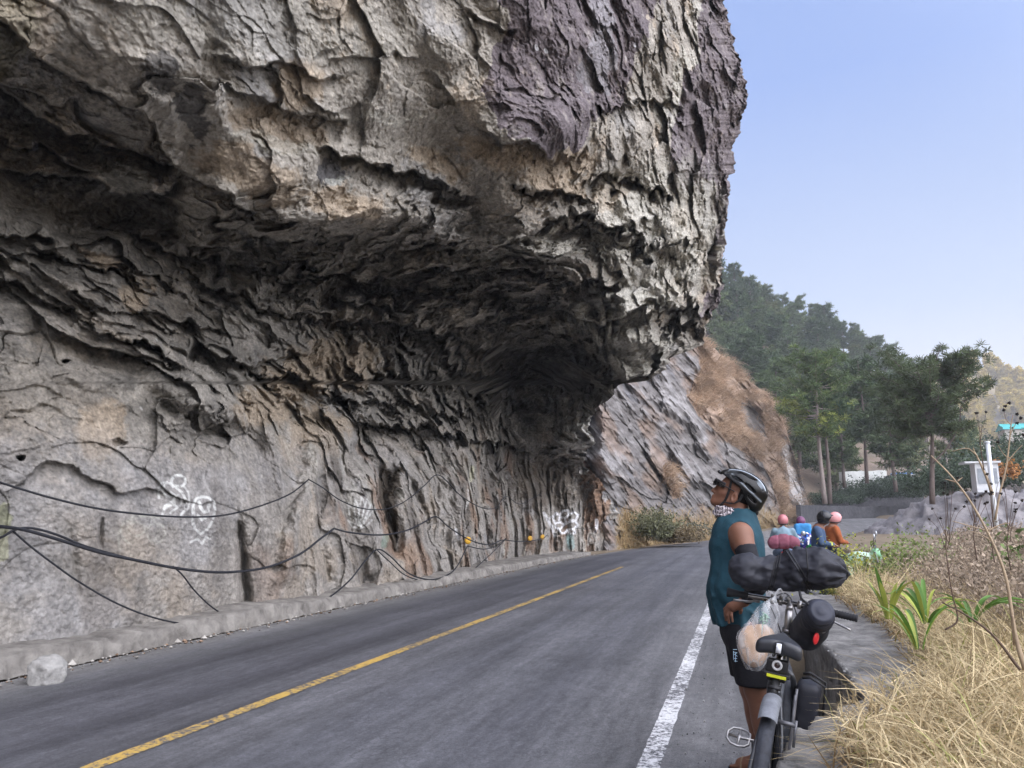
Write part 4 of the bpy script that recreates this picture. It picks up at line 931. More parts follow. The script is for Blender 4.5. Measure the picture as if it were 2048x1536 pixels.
polyA = [wpt(1722,1396), wpt(1690,1408), wpt(1655,1422), wpt(1625,1432), wpt(1600,1440), wpt(1582,1455), wpt(1566,1490), wpt(1545,1540), (0.03,1.9), (-0.02,0.4), (1.35,0.4), (1.35,3.95)]
pB = wpt(1728,1389); pB2 = wpt(1640,1281)
polyB = [pB, pB2, (pB2[0]-0.01, 7.6), (pB2[0]+0.12, 10.6), (pB2[0]+0.75, 10.7), (1.3, 7), (1.38, pB[1]-0.02)]
def wall(name, poly, zlo, seed, label):
    xs = [p[0] for p in poly]; ys = [p[1] for p in poly]
    def f(X, Y, Z):
        d2 = poly_sdf(X[:, :, 0], Y[:, :, 0], poly)[:, :, None]
        dz = np.abs(Z-(zlo+WZ)/2)-(WZ-zlo)/2
        q = np.maximum(d2+0.015, dz+0.015); q = np.where((d2 > -0.015) & (dz > -0.015), np.hypot(np.maximum(d2+0.015, 0), np.maximum(dz+0.015, 0)), q)-0.015
        return q+0.010*fbm(X*9+seed, Y*9, Z*9, 3)+0.035*np.maximum(fbm(X*5+seed, Y*5, Z*5, 3), 0)
    o = sdf_obj(name, f, (min(xs)-0.05, min(ys)-0.05, zlo-0.03), (max(xs)+0.05, max(ys)+0.05, WZ+0.05), 0.022 if not QUICK else 0.04, M_wall, relax=0)
    return tag(o, label, 'low wall')
wall('concrete_wall', polyA, -0.68, 1, 'near length of low rough concrete wall with a broken rounded corner beside the bicycle wheel')
wall('concrete_wall', polyB, -0.68, 5, 'farther length of low concrete wall behind the bicycle, its top half buried in straw')
ck_ = []
for (a, b), (c_, d_) in ((pB, pB2), (pB2, (pB2[0], 7.4))):
    m_ = 42; t_ = np.random.default_rng(8).random(m_); ck_.append(np.stack([a+(c_-a)*t_+rng.normal(0, 0.018, m_)+0.012, b+(d_-b)*t_+rng.normal(0, 0.02, m_), np.full(m_, WZ+0.004)], -1))
ck_ = np.concatenate(ck_); n_ = len(ck_); _ic = np.array([[0,0,1],[0.9,0,0.2],[0.28,0.85,0.1],[-0.72,0.5,0.15],[-0.72,-0.5,0.1],[0.28,-0.85,0.2]]); _it = np.array([[0,1,2],[0,2,3],[0,3,4],[0,4,5],[0,5,1]])
V = (_ic[None]*rng.uniform(0.5, 1.5, (n_, 6, 3))*np.clip(rng.lognormal(-5.3, 0.55, n_), 0.002, 0.014)[:, None, None]+ck_[:, None]).reshape(-1, 3)
tag(mesh_np('concrete_chips', V, (_it[None]+6*np.arange(n_)[:, None, None]).reshape(-1, 3), leaf_mat('chip', 0.9, 0), colors=np.repeat(np.array([[0.30,0.29,0.28]])*rng.uniform(0.3, 1.5, (n_, 1)), 6, 0), smooth=False), 'pale chips and grit along the broken edges of the low wall', 'grit', kind='stuff')
# ---------------------------------------------------------------- straw, weeds and plants on the bank
def bank_z(x, y): return ground_h(x, y)
def straw_color(n, rs):
    t = rs.random((n, 1)); c = np.array([0.68,0.56,0.34])*(1-t)+np.array([0.38,0.29,0.16])*t
    g_ = (rs.random((n, 1)) < 0.05); return np.where(g_, c*np.array([0.62,0.80,0.45]), c)*rs.uniform(0.7, 1.25, (n, 1))
rs5 = np.random.default_rng(55)
_we = np.array([at_z(a_, b_, WZ) for a_, b_ in ((1648,1536),(1660,1490),(1705,1455),(1790,1425),(1862,1400),(1838,1360),(1806,1320),(1785,1285),(1752,1255),(1712,1232),(1690,1215))])
_we = _we[np.argsort(_we[:, 1])]
def wall_edge(y): # straw begins here over the wall top
    return np.interp(y, np.concatenate([[1.2, 2.2], _we[:, 1], [9,10.6,11.5,13,15,20,28]]), np.concatenate([[0.62, 0.40], _we[:, 0], [0.95,1.0,1.15,2.1,2.8,3.3,5.5]]))
Vs, Qs, Cs = [], [], []; off = 0
def addb(t3):
    global off
    V, Q, c = t3; 
    m = (len(V)-2*len(Q))//2; w_ = len(V)//m; B_ = V.reshape(m, w_, 3); keep = B_[:, :, 0].min(1) > wall_edge(B_[:, 0, 1])-0.07-0.08*rs5.random(m)
    idx = np.flatnonzero(keep); V = B_[idx].reshape(-1, 3); c = c.reshape(m, w_, -1)[idx].reshape(-1, c.shape[1]); q0 = Q.reshape(m, -1, 4)[0]; Q = (q0[None]+(np.arange(len(idx))*w_)[:, None, None]).reshape(-1, 4)
    Vs.append(V); Qs.append(Q+off); Cs.append(c); off += len(V)
def scatter(n, y0, y1, x1f, pw=1.0, inset=0.0):
    y = y0+(y1-y0)*rs5.random(n)**pw; e = wall_edge(y)+inset; x = e+(x1f(y)-e)*rs5.random(n)**1.15
    z = np.maximum(bank_z(x, y), np.where((x < 1.38) & (y < 10.7), WZ, -9)); return np.stack([x, y, z+0.0*x], -1)
mul = 1.0 if not QUICK else 0.35
# loose straw lying every which way
n = int(19000*mul); Pn = scatter(n, 1.5, 12, lambda y: 0.75+0.42*y, 1.25, 0.05); n_ = len(Pn)
ef = np.clip((Pn[:, 0]-wall_edge(Pn[:, 1]))/0.35, 0.30, 1.0)
addb(blades(Pn+np.array([0, 0, 0.03])+rs5.random((n_, 1))*np.array([0, 0, 0.16]), ef*rs5.uniform(0.18, 0.5, n_)*np.interp(Pn[:, 1], [2, 6], [0.65, 1.0]), 0.0045+0.0006*Pn[:, 1], 5, 1.6, 1.0, 0.35, straw_color(n_, rs5), rs=rs5))
# standing tussocks
nc = int(1150*mul); ctr = scatter(nc, 1.6, 15, lambda y: 0.8+0.42*y, 1.15, 0.12)
k = rs5.integers(18, 46, nc); R = np.repeat(np.arange(nc), k); n_ = len(R); ca = np.repeat(rs5.uniform(0, 6.28, nc), k)
Pn = ctr[R]+rs5.normal(0, 0.035, (n_, 3))*np.array([1, 1, 0.2]); hs_ = np.repeat(rs5.uniform(0.20, 0.52, nc)*np.interp(ctr[:, 1], [2, 3, 4.5, 6.5], [0.42, 0.55, 0.8, 1.1])*(0.75+0.6*sstep(0.22, 0.36, ctr[:, 0]/ctr[:, 1])), k)*rs5.uniform(0.6, 1.2, n_)
tone = np.repeat(rs5.uniform(0.75, 1.2, (nc, 1)), k, 0)
ef = np.clip((Pn[:, 0]-wall_edge(Pn[:, 1]))/0.35, 0.30, 1.0)
addb(blades(Pn, hs_*ef, 0.005+0.0007*Pn[:, 1], 6, 0.75, 1.2, 0.95, straw_color(n_, rs5)*tone, rs=rs5))
# brown mat underneath
n_ = int(9000*mul); Pn = scatter(n_, 1.5, 15, lambda y: 0.8+0.45*y, 1.1)
addb(blades(Pn, rs5.uniform(0.08, 0.28, n_), 0.007+0.0005*Pn[:, 1], 3, 1.3, 1.0, 0.6, straw_color(n_, rs5)*np.array([0.55,0.48,0.42]), rs=rs5))
# long stems leaning out over the wall in front
fr = np.array([(0.56,2.72),(0.60,2.8),(0.54,2.55),(0.62,2.85),(0.60,2.75),(0.70,3.0),(0.80,3.15),(0.45,2.35),(0.9,3.6)]); k = 26; n_ = len(fr)*k; c0 = np.repeat(fr, k, 0)
Pn = np.concatenate([c0+rs5.normal(0, 0.05, (n_, 2)), np.full((n_, 1), WZ+0.02)], 1)
addb(blades(Pn, rs5.uniform(0.15, 0.36, n_), rs5.uniform(0.005, 0.013, n_), 7, 0.8, 1.0, 0.9, straw_color(n_, rs5)*1.15, adir=np.full(n_, 2.7)+rs5.normal(0, 0.5, n_), rs=rs5))
sp = np.array([at_z(a, b, WZ+0.02) for a, b in ((1760,1478),(1790,1492),(1740,1520),(1840,1450),(1890,1420),(1800,1520),(1850,1490),(1900,1390),(1900,1460))]); k = 34; c0 = np.repeat(sp, k, 0); n_ = len(c0)
for Hm, wm in ((1.0, 1.0), (0.75, 0.6)):
    V, Q, c = blades(c0+rs5.normal(0, 0.035, (n_, 3))*[1,1,0.1], rs5.uniform(0.12, 0.27, n_)*Hm, rs5.uniform(0.004, 0.012, n_)*wm, 8, 0.9, 1.3, 1.0, straw_color(n_, rs5)*1.15, adir=np.full(n_, 2.9)+rs5.normal(0, 0.8, n_), rs=rs5)
    V[:, 2] = np.maximum(V[:, 2], WZ+0.006); Vs.append(V); Qs.append(Q+off); Cs.append(c); off += len(V)
V = np.concatenate(Vs); Q = np.concatenate(Qs); cc = np.concatenate(Cs)
tag(mesh_np('straw_grass', V, Q, M_grass, colors=cc, smooth=False), 'pale dry straw grass covering the bank and spilling over the low wall', 'grass', kind='stuff')
# brown brush behind: twiggy weeds with withered leaves
def brush(name, ctr, hgt, rs, col_stem, col_leaf, leaves=26, stems=7, lw=0.03, label=None, cat='brush', kind='stuff', parts=False):
    nc = len(ctr); R = np.repeat(np.arange(nc), stems); n_ = len(R); P0 = ctr[R]+rs.normal(0, 0.06, (n_, 3))*np.array([1, 1, 0])
    H = hgt[R]*rs.uniform(0.6, 1.1, n_); cs = np.array(col_stem)*rs.uniform(0.6, 1.4, (n_, 1))
    V, Q, c = blades(P0, H, 0.006+0.0006*P0[:, 1], 4, 0.45, 0.5, 0.2, cs, rs=rs)
    T = V.reshape(n_, 5, 2, 3).mean(2); nl = n_*leaves; ri = np.repeat(np.arange(n_), leaves); tt_ = rs.uniform(0.25, 1.0, nl); seg = np.minimum((tt_*4).astype(int), 3); fr_ = (tt_*4-seg)[:, None]
    c0 = T[ri, seg]*(1-fr_)+T[ri, seg+1]*fr_+rs.normal(0, 0.06, (nl, 3)); d = rs.normal(size=(nl, 3)); d[:, 2] -= 0.4; d /= np.linalg.norm(d, axis=1)[:, None]
    s = np.cross(d, rs.normal(size=(nl, 3))); s /= np.linalg.norm(s, axis=1)[:, None]; L = (lw*rs.uniform(0.6, 1.7, nl)*(1+0.05*c0[:, 1]))[:, None]
    VL = np.stack([c0, c0+d*L*0.5+s*L*0.28, c0+d*L, c0+d*L*0.5-s*L*0.28], 1).reshape(-1, 3); QL = np.arange(nl*4).reshape(-1, 4)
    cl = np.array(col_leaf)*rs.uniform(0.5, 1.5, (nl, 1)); 
    if parts: return (V, Q, c), (VL, QL, np.repeat(cl, 4, 0))
    o = mesh_np(name, np.concatenate([V, VL]), np.concatenate([Q, QL+len(V)]), M_grass, colors=np.concatenate([c, np.repeat(cl, 4, 0)]), smooth=False)
    return tag(o, label, cat, kind=kind)
nb_ = int(1700*mul); y = 5.6+20*rs5.random(nb_)**1.3; e = np.maximum(wall_edge(y)+0.75, 1.65+0*y)+0.02*y; x = e+(0.45*y+1.5-e)*rs5.random(nb_)
ctr = np.stack([x, y, bank_z(x, y)], -1); hg = np.interp(x/y, [0.10,0.16,0.22,0.30,0.42], [0.35,0.62,0.78,0.90,1.0])*rs5.uniform(0.6, 1.0, nb_)
brush('dry_brush', ctr, hg, rs5, (0.34,0.27,0.20), (0.34,0.27,0.20), 20, 8, 0.022, 'grey brown dry brush and withered weeds filling the bank behind the straw')
nb_ = int(60*mul); y = rs5.uniform(8, 15, nb_); x = y*rs5.uniform(0.30, 0.45, nb_)
brush('green_undergrowth', np.stack([x, y, bank_z(x, y)], -1), rs5.uniform(0.5, 1.0, nb_), rs5, (0.16,0.14,0.06), (0.12,0.17,0.055), 30, 6, 0.045, 'patches of green leafy weeds among the dry brush at the right edge', 'weeds')
# yellow green flowering bushes beside the motorcycles
def bush(px, py, Y, H, label, leafc, seed, spread=0.35, nst=16, fl=None):
    rs = np.random.default_rng(seed); b = at_y(px, py, Y); g0 = float(ground_h(np.array(b[0]), np.array(b[1]))); root = empty('bush', (b[0], b[1], g0))
    ctr = np.concatenate([rs.normal(0, spread, (nst, 2)), np.zeros((nst, 1))], 1)
    (V, Q, c), (VL, QL, cL) = brush('x', ctr, np.full(nst, H), rs, (0.12,0.13,0.05), leafc, 60, 5, 0.042, parts=True)
    if fl is not None:
        k = rs.random(len(cL)//4) < 0.06; cL[np.repeat(k, 4)] = fl
    mesh_np('stem', V, Q, M_leaf, root, False, c); mesh_np('foliage', VL, QL, M_leaf, root, False, cL)
    return tag(root, label, 'bush', 'leafy bushes beside the parked motorcycles')
bush(1752, 1085, 12.5, 0.95, 'leafy green bush dotted with white flowers right of the orange jacketed rider', (0.17,0.21,0.08), 61, 0.24, fl=(0.8,0.78,0.6))
bush(1700, 1085, 13.0, 1.15, 'bright yellow green bush in front of the orange jacketed rider', (0.42,0.42,0.06), 62, 0.16, 10)
bush(1806, 1080, 12.0, 0.85, 'small sparse green bush nearest the open brown brush', (0.20,0.25,0.08), 63, 0.2, 9)
# broad strap leaved green plants in the straw
def strap_plant(px, py, Y, n_, L, w, label, seed, spread=1.0):
    rs = np.random.default_rng(seed); b = at_y(px, py, Y); root = empty('leafy_plant', b)
    for i in range(n_):
        an = rs.uniform(0, 6.28); l_ = L*rs.uniform(0.65, 1.1); t = np.linspace(0, 1, 11); out = spread*rs.uniform(0.35, 0.95)
        d = np.array([math.cos(an), math.sin(an)]); cx_ = np.stack([d[0]*l_*out*t**1.3, d[1]*l_*out*t**1.3, l_*(t*0.95-out*0.75*t**2.6)], -1)+np.array([d[0], d[1], 0])*0.02
        sd = np.array([-d[1], d[0], 0]); ww = w*rs.uniform(0.7, 1.2)*np.sin(np.pi*np.clip(t*0.86+0.1, 0, 1))**0.8*(1-t**6)
        fold = np.array([0, 0, 1.0])*(ww*0.45)[:, None]
        V = np.stack([cx_-sd*ww[:, None]+fold, cx_, cx_+sd*ww[:, None]+fold], 1).reshape(-1, 3); Q = tri_grid((11, 3))
        base = np.array([0.10,0.20,0.035]) if rs.random() < 0.65 else np.array([0.34,0.38,0.07]); tip = np.where(t[:, None] > 0.85, np.array([0.45,0.38,0.15]), base)
        c = np.repeat(np.clip(base*(1-0*t[:, None])*rs.uniform(0.8, 1.3)*(t[:, None] <= 0.9)+tip*(t[:, None] > 0.9), 0, 1), 3, 0)
        mesh_np('leaf', V, Q, M_leaf, root, True, c)
    return tag(root, label, 'plant', 'strap leaved green plants in the straw')
strap_plant(1838, 1300, 4.4, 9, 0.40, 0.013, 'green plant with upright folded strap leaves growing lowest in the straw', 71, 0.8)
strap_plant(1778, 1238, 5.3, 10, 0.40, 0.015, 'yellow green plant with pointed upright leaves, leftmost of the strap leaved plants', 72, 0.55)
strap_plant(1852, 1248, 5.4, 13, 0.46, 0.014, 'green plant with arching leaves at the centre of the strap leaved plants', 73, 1.3)
strap_plant(1945, 1245, 5.3, 10, 0.36, 0.018, 'darker green plant with broad drooping leaves, rightmost of the strap leaved plants', 74, 1.2)
# tall dry stems
M_stem = mat('dry_stem', (0.42,0.33,0.22), (0.26,0.19,0.13), 14, 0.8, bump=0.3); M_stemd = mat('dark_twig', (0.13,0.085,0.06), (0.07,0.05,0.04), 14, 0.85)
M_head = mat('seed_head', (0.035,0.028,0.024), (0.02,0.016,0.014), 40, 0.95, bump=0.8)
def stem_plant(name, pts, Y, r, m, label, cat, group=None, branches=(), heads=(), hr=0.010, Yv=None):
    P_ = np.array([at_y(a, b, Y+(Yv[i] if Yv else 0)) for i, (a, b) in enumerate(pts)]); base = P_[0].copy(); root = empty(name, base)
    w = MB(); pth = smooth_path(P_-base, 24); w.tube(pth, np.linspace(r, r*0.35, len(pth)), 7); w.build('stem', m, root)
    for br in branches:
        B = np.array([at_y(a, b, Y) for a, b in br])-base; q = smooth_path(B, 10); w = MB(); w.tube(q, np.linspace(r*0.45, r*0.2, len(q)), 5); w.build('twig', m, root)
    for a, b in heads:
        c = at_y(a, b, Y)-base; w = MB(); rr = hr
        for i in range(9):
            d = rng.normal(size=3); d /= np.linalg.norm(d); w.tube([c, c+d*rr*1.3], [rr*0.55, rr*0.15], 5)
        w.lathe([(0.001,-rr*0.7), (rr*0.8,-rr*0.35), (rr,0), (rr*0.8,rr*0.4), (0.001,rr*0.7)], c, (0,0,1), 10); w.build('seed_head', M_head, root)
    return tag(root, label, cat, group)
stem_plant('dry_stalk', [(2030,1290),(2022,1215),(2010,1150),(1985,1085),(1945,1010),(1905,955),(1862,911)], 3.6, 0.0075, M_stem, 'thick pale dry stalk arching up to the left over the straw', 'stalk',
           branches=[[(1983,1082),(1960,1068),(1940,1062)], [(1976,1062),(1940,1052),(1905,1042)], [(1975,1062),(2000,1050),(2020,1046)], [(1915,962),(1925,955)], [(1912,964),(1890,958)]])
stem_plant('dry_stalk', [(2052,1340),(2035,1290),(2025,1230)], 3.4, 0.012, M_stem, 'short stout pale stalk at the foot of the arching stalk', 'stalk')
stem_plant('thistle_stem', [(1990,1040),(2000,985),(2012,935),(2018,890),(2022,850),(2026,830)], 5.5, 0.007, M_stem, 'yellowish branching stem with black seed heads reaching highest at the right edge', 'stem', 'stems with black seed heads',
           branches=[[(2014,925),(2030,905),(2045,890)], [(2015,915),(2005,905),(1996,890)], [(2020,870),(2030,850),(2040,840)], [(2022,850),(2012,838),(2008,822)]],
           heads=[(2008,820),(2018,806),(2010,812),(2034,828),(2042,836),(2034,846),(2047,870),(1996,884)])
def thistles(n_, x0, x1, y0, y1, Y, seed, lab):
    rs = np.random.default_rng(seed); xb = (x0+x1)/2; br, hd = [], []
    for i in range(n_):
        hx = rs.uniform(x0, x1); hy = rs.uniform(y0, y1); br.append([(xb+rs.uniform(-5, 5), y1+rs.uniform(20, 60)), ((hx+xb)/2, hy+rs.uniform(18, 30)), (hx, hy)]); hd.append((hx, hy))
    stem_plant('thistle_stem', [(xb+4, y1+110), (xb-3, y1+60), (xb, y1+20)], Y, 0.004, M_stemd, lab, 'stem', 'stems with black seed heads', br, hd, 0.008)
thistles(9, 1855, 1935, 945, 1040, 5.5, 81, 'dark thin stems with black seed heads in front of the big pine trunk')
thistles(8, 1925, 1975, 975, 1010, 5.0, 82, 'cluster of black seed heads crossed by the thick arching stalk')
thistles(6, 1955, 2015, 945, 1015, 5.2, 83, 'black seed heads in front of the small white kiosk')
thistles(7, 1990, 2045, 960, 1030, 5.0, 84, 'dark seed heads low at the right edge above the brown brush')
thistles(3, 1950, 1978, 822, 830, 5.6, 85, 'two or three lone black seed heads high against the hazy hill')
stem_plant('bare_twig', [(2040,1340),(1990,1275),(1940,1235),(1885,1205)], 3.3, 0.006, M_stemd, 'long dark bare twig leaning left across the straw', 'twig')
stem_plant('bare_twig', [(1890,1260),(1915,1240),(1905,1190),(1898,1150),(1893,1115)], 3.6, 0.004, M_stemd, 'thin dark forked twig standing among the strap leaved plants', 'twig', branches=[[(1905,1190),(1930,1200),(1936,1215)], [(1897,1140),(1905,1125)]])
stem_plant('straw_spike', [(1985,990),(1975,960),(1962,930),(1950,905)], 6.0, 0.012, M_stem, 'drooping plume of dry reed in front of the white kiosk', 'reed', branches=[[(1955,912),(1935,897),(1905,902)], [(1960,925),(1950,905),(1946,895)]])
# ---------------------------------------------------------------- the cyclist looking up at the rock
def pt(px, py, Y): return at_y(px, py, Y)
M_skin = mat('brown_skin', (0.200,0.092,0.055), (0.150,0.066,0.040), 9, 0.55, bump=0.08, bscale=120, dist=0.002, spec=0.4)
M_teal = mat('teal_jersey', (0.016,0.060,0.084), (0.011,0.042,0.060), 5, 0.8, bump=0.5, bscale=9, dist=0.02, spec=0.25)
M_shorts = mat('black_shorts', (0.010,0.010,0.014), (0.006,0.006,0.008), 8, 0.85, bump=0.5, bscale=9, dist=0.02)
M_sleeve = mat('black_sleeve', (0.012,0.012,0.017), (0.008,0.008,0.011), 10, 0.8, bump=0.2, bscale=300, dist=0.001)
M_gloss = mat('glossy_black_shell', (0.014,0.015,0.018), (0.010,0.010,0.012), 5, 0.2, spec=0.5)
M_black = mat('black_plastic', (0.018,0.018,0.020), (0.012,0.012,0.013), 20, 0.5, bump=0.1, bscale=60, dist=0.001)
M_silver = mat('silver_trim', (0.55,0.57,0.62), (0.42,0.44,0.48), 8, 0.3, metal=0.5, spec=0.5)
M_rubber = mat('black_rubber', (0.022,0.023,0.027), (0.013,0.013,0.015), 30, 0.75, bump=0.3, bscale=80, dist=0.002)
M_white = mat('white_print', (0.75,0.77,0.80), (0.66,0.68,0.72), 20, 0.6)
rider = empty('person', (0.0, 4.85, 0.012)); RO = np.array([0.0, 4.85, 0.012])
def loc(V): return V-RO
tl = math.radians(24); Hc = pt(1471, 976, 4.88); ya = math.radians(4)
hf = np.array([-math.cos(tl)*math.cos(ya), math.cos(tl)*math.sin(ya), math.sin(tl)]); hl = np.array([-math.sin(ya), -math.cos(ya), 0]); hu = np.cross(hf, hl)
hu_ = hu if hu[2] > 0 else -hu
HM = np.stack([hf, hl, hu_], 1)
def hd(f, l, u): return Hc+HM@np.array([f, l, u])
S_n = pt(1482, 1068, 4.70); E_n = pt(1514, 1172, 4.55); W_n = pt(1489, 1203, 4.64); S_f = pt(1472, 1060, 5.06); E_f = pt(1500, 1165, 5.18); W_f = pt(1462, 1205, 5.08)
chest = pt(1475, 1098, 4.88); belly = pt(1471, 1180, 4.87); hips = pt(1488, 1252, 4.87); neck = pt(1477, 1036, 4.88)
hipn = pt(1492, 1268, 4.77); hipf = pt(1488, 1265, 4.97); kn = pt(1514, 1380, 4.72); kf = pt(1503, 1375, 4.99); an = pt(1538, 1496, 4.68); af = pt(1520, 1478, 4.99)
an[2] = 0.10; af[2] = 0.10
hand_tips = []
kn_c = [pt(1457, 1209, 4.66), pt(1455, 1213, 4.665), pt(1456, 1218, 4.67), pt(1459, 1222, 4.675)]
def fingers(X, Y, Z, d):
    palm = smins([cap(X, Y, Z, W_n, pt(1466, 1213, 4.655), 0.026, 0.026), cap(X, Y, Z, pt(1474, 1208, 4.65), pt(1459, 1212, 4.66), 0.020, 0.017), cap(X, Y, Z, pt(1472, 1214, 4.655), pt(1461, 1220, 4.67), 0.018, 0.015)], 0.012)
    d = smin(d, palm, 0.012)
    for a, b, c, r in ((pt(1457,1210,4.66), pt(1449.5,1218,4.685), pt(1450,1232,4.71), 0.0088), (pt(1457,1214,4.662), pt(1451,1225,4.675), pt(1452,1240,4.69), 0.0092), (pt(1460,1218,4.662), pt(1456,1231,4.662), pt(1458,1245,4.67), 0.0092), (pt(1463,1221,4.66), pt(1463,1232,4.65), pt(1465,1243,4.655), 0.0082)):
        d = smin(d, smin(cap(X, Y, Z, a, b, r*1.1, r), cap(X, Y, Z, b, c, r, r*0.82), 0.003), 0.005)
    d = smin(d, smin(cap(X, Y, Z, pt(1480,1210,4.645), pt(1482,1220,4.66), 0.012, 0.010), cap(X, Y, Z, pt(1482,1220,4.66), pt(1480,1230,4.685), 0.0105, 0.0085), 0.004), 0.008)
    return d
def foot(X, Y, Z, ank, dx, dy):
    hz_ = RO[2]; toe = np.array([ank[0]+dx, ank[1]+dy, hz_+0.028]); heel = np.array([ank[0]-dx*0.22, ank[1]-dy*0.2, hz_+0.04]); ball = heel*0.3+toe*0.7; ball[2] = hz_+0.032
    d = smins([cap(X, Y, Z, ank, heel, 0.040, 0.036), cap(X, Y, Z, heel, ball, 0.034, 0.036), cap(X, Y, Z, ank, ball, 0.036, 0.028)], 0.03)
    s = np.array([-dy, dx, 0]); s /= np.linalg.norm(s)
    for k, L in zip(range(5), (1.0, 0.98, 0.93, 0.87, 0.8)):
        o = s*(0.030-0.015*k)*(1 if k else 1); b = heel+(toe-heel)*0.70+o; t_ = heel+(toe-heel)*(0.97*L)+o; b[2] = hz_+0.028; t_[2] = hz_+0.022
        d = smin(d, cap(X, Y, Z, b, t_, 0.013 if k == 0 else 0.010, 0.010 if k == 0 else 0.008), 0.008)
    return d
def body(X, Y, Z):
    hx = (X-Hc[0]); hy = (Y-Hc[1]); hz_ = (Z-Hc[2]); f = hx*HM[0,0]+hy*HM[1,0]+hz_*HM[2,0]; l = hx*HM[0,1]+hy*HM[1,1]+hz_*HM[2,1]; u = hx*HM[0,2]+hy*HM[1,2]+hz_*HM[2,2]
    head = smins([ell(f, l, u, (-0.015,0,0.005), (0.098,0.076,0.098)), ell(f, l, u, (0.035,0,-0.055), (0.070,0.058,0.080))], 0.03)
    al = np.abs(l)
    jaw = smin(cap(f, l, u, (0.085,0,-0.122), (0.075,0,-0.125), 0.026, 0.026), cap(f, al, u, (0.075,0.014,-0.122), (-0.005,0.050,-0.088), 0.022, 0.026), 0.02)
    head = smin(head, jaw, 0.022)
    head = smin(head, cap(f, al, u, (0.090,0.006,-0.008), (0.075,0.040,-0.010), 0.012, 0.012), 0.012)
    head = smin(head, cap(f, al, u, (0.060,0.040,-0.060), (0.045,0.050,-0.055), 0.017, 0.015), 0.02)
    head = smin(head, cap(f, l, u, (0.100,0,-0.030), (0.118,0,-0.068), 0.0085, 0.011), 0.010)
    head = smin(head, cap(f, al, u, (0.108,0.0,-0.072), (0.104,0.013,-0.074), 0.008, 0.006), 0.006)
    head = smin(head, cap(f, al, u, (0.106,0,-0.092), (0.096,0.020,-0.095), 0.0075, 0.004), 0.005)
    head = smin(head, cap(f, al, u, (0.104,0,-0.103), (0.094,0.018,-0.101), 0.0080, 0.004), 0.005)
    ear = np.maximum(ell(f, al, u, (-0.020,0.078,-0.058), (0.021,0.012,0.034)), -ell(f, al, u, (-0.016,0.090,-0.055), (0.011,0.010,0.021)))
    head = smin(head, ear, 0.006)
    d = smin(head, cap(X, Y, Z, hd(-0.045,0,-0.085), neck, 0.060, 0.066), 0.03)
    tor = smins([ell(X, Y, Z, chest, (0.125,0.175,0.20)), ell(X, Y, Z, belly, (0.13,0.155,0.17)), ell(X, Y, Z, hips, (0.125,0.165,0.13)), cap(X, Y, Z, S_n*0.92+chest*0.08, S_f*0.92+chest*0.08, 0.062, 0.062)], 0.07)
    d = smin(d, tor, 0.05)
    for S_, E_, W_2 in ((S_n, E_n, W_n), (S_f, E_f, W_f)):
        d = smin(d, smin(cap(X, Y, Z, S_, E_, 0.064, 0.043), cap(X, Y, Z, E_, W_2, 0.043, 0.027), 0.02), 0.03)
    for hp, k_, a_ in ((hipn, kn, an), (hipf, kf, af)):
        calf = k_*0.68+a_*0.32+np.array([0.018, 0, 0])
        d = smin(d, smins([cap(X, Y, Z, hp, k_, 0.100, 0.068), cap(X, Y, Z, k_, a_, 0.063, 0.038), ell(X, Y, Z, calf, (0.064,0.058,0.11))], 0.03), 0.05)
    d = fingers(X, Y, Z, d); d = smin(d, ell(X, Y, Z, W_f, (0.04,0.03,0.04)), 0.02)
    d = np.minimum(d, smin(d, foot(X, Y, Z, an, -0.19, 0.02), 0.02)); d = smin(d, foot(X, Y, Z, af, -0.17, 0.05), 0.02)
    return d
hs_ = 0.0105
fz = [(W_n[0]-0.16, W_n[0]+0.02, 0.004)], [(4.62, 4.74, 0.004)], [(W_n[2]-0.13, W_n[2]+0.03, 0.004), (Hc[2]-0.16, Hc[2]+0.02, 0.005), (0.0, 0.07, 0.005)]
def skin_col(V): return np.ones((len(V), 3))
bod = sdf_obj('body', body, (-0.35, 4.40, 0.0), (0.36, 5.40, 1.80), hs_ if not QUICK else 0.014, M_skin, rider, xf=loc, relax=1, fine=fz if not QUICK else None)
# jersey: loose, sleeveless, wrinkled
def jersey(X, Y, Z):
    t = smins([ell(X, Y, Z, chest+[0.0,0,0.0], (0.155,0.19,0.235)), ell(X, Y, Z, belly+[0,0,0], (0.160,0.175,0.20)), ell(X, Y, Z, hips+[-0.012,0,0.03], (0.150,0.185,0.15)), cap(X, Y, Z, S_n*0.82+chest*0.18+[0.0,0,0.010], S_f*0.82+chest*0.18+[0,0,0.010], 0.068, 0.068), cap(X, Y, Z, neck+[0.015,0,0.01], chest, 0.085, 0.13)], 0.07)
    w = fbm(X*7, Y*7, Z*2.6+X*3, 3)*0.010+0.013*(1-2.4*np.abs(fbm(X*5+3-Z*3, Y*5, Z*6+X*5, 3)))*(0.25+sstep(1.30, 0.95, Z))
    d = t-w
    zc = hips[2]-0.005-0.012*np.sin(X*14)
    d = np.maximum(d, zc-Z)                                                   # hem
    arm = np.minimum(cap(X, Y, Z, S_n+[0.002,-0.03,0.02], S_n*0.25+E_n*0.75, 0.070, 0.050), cap(X, Y, Z, S_f+[0.002,0.03,0.02], S_f*0.25+E_f*0.75, 0.070, 0.050))
    hole = ell(X, Y, Z, S_n+[0.0,-0.04,-0.055], (0.072,0.075,0.105)); hole2 = ell(X, Y, Z, S_f+[0,0.04,-0.055], (0.072,0.075,0.105))
    d = np.maximum(d, -np.minimum(hole, hole2)); d = np.maximum(d, -arm)
    d = np.maximum(d, -cap(X, Y, Z, neck+[-0.035,0,0.03], hd(0.0,0,-0.06), 0.070, 0.075))
    return d
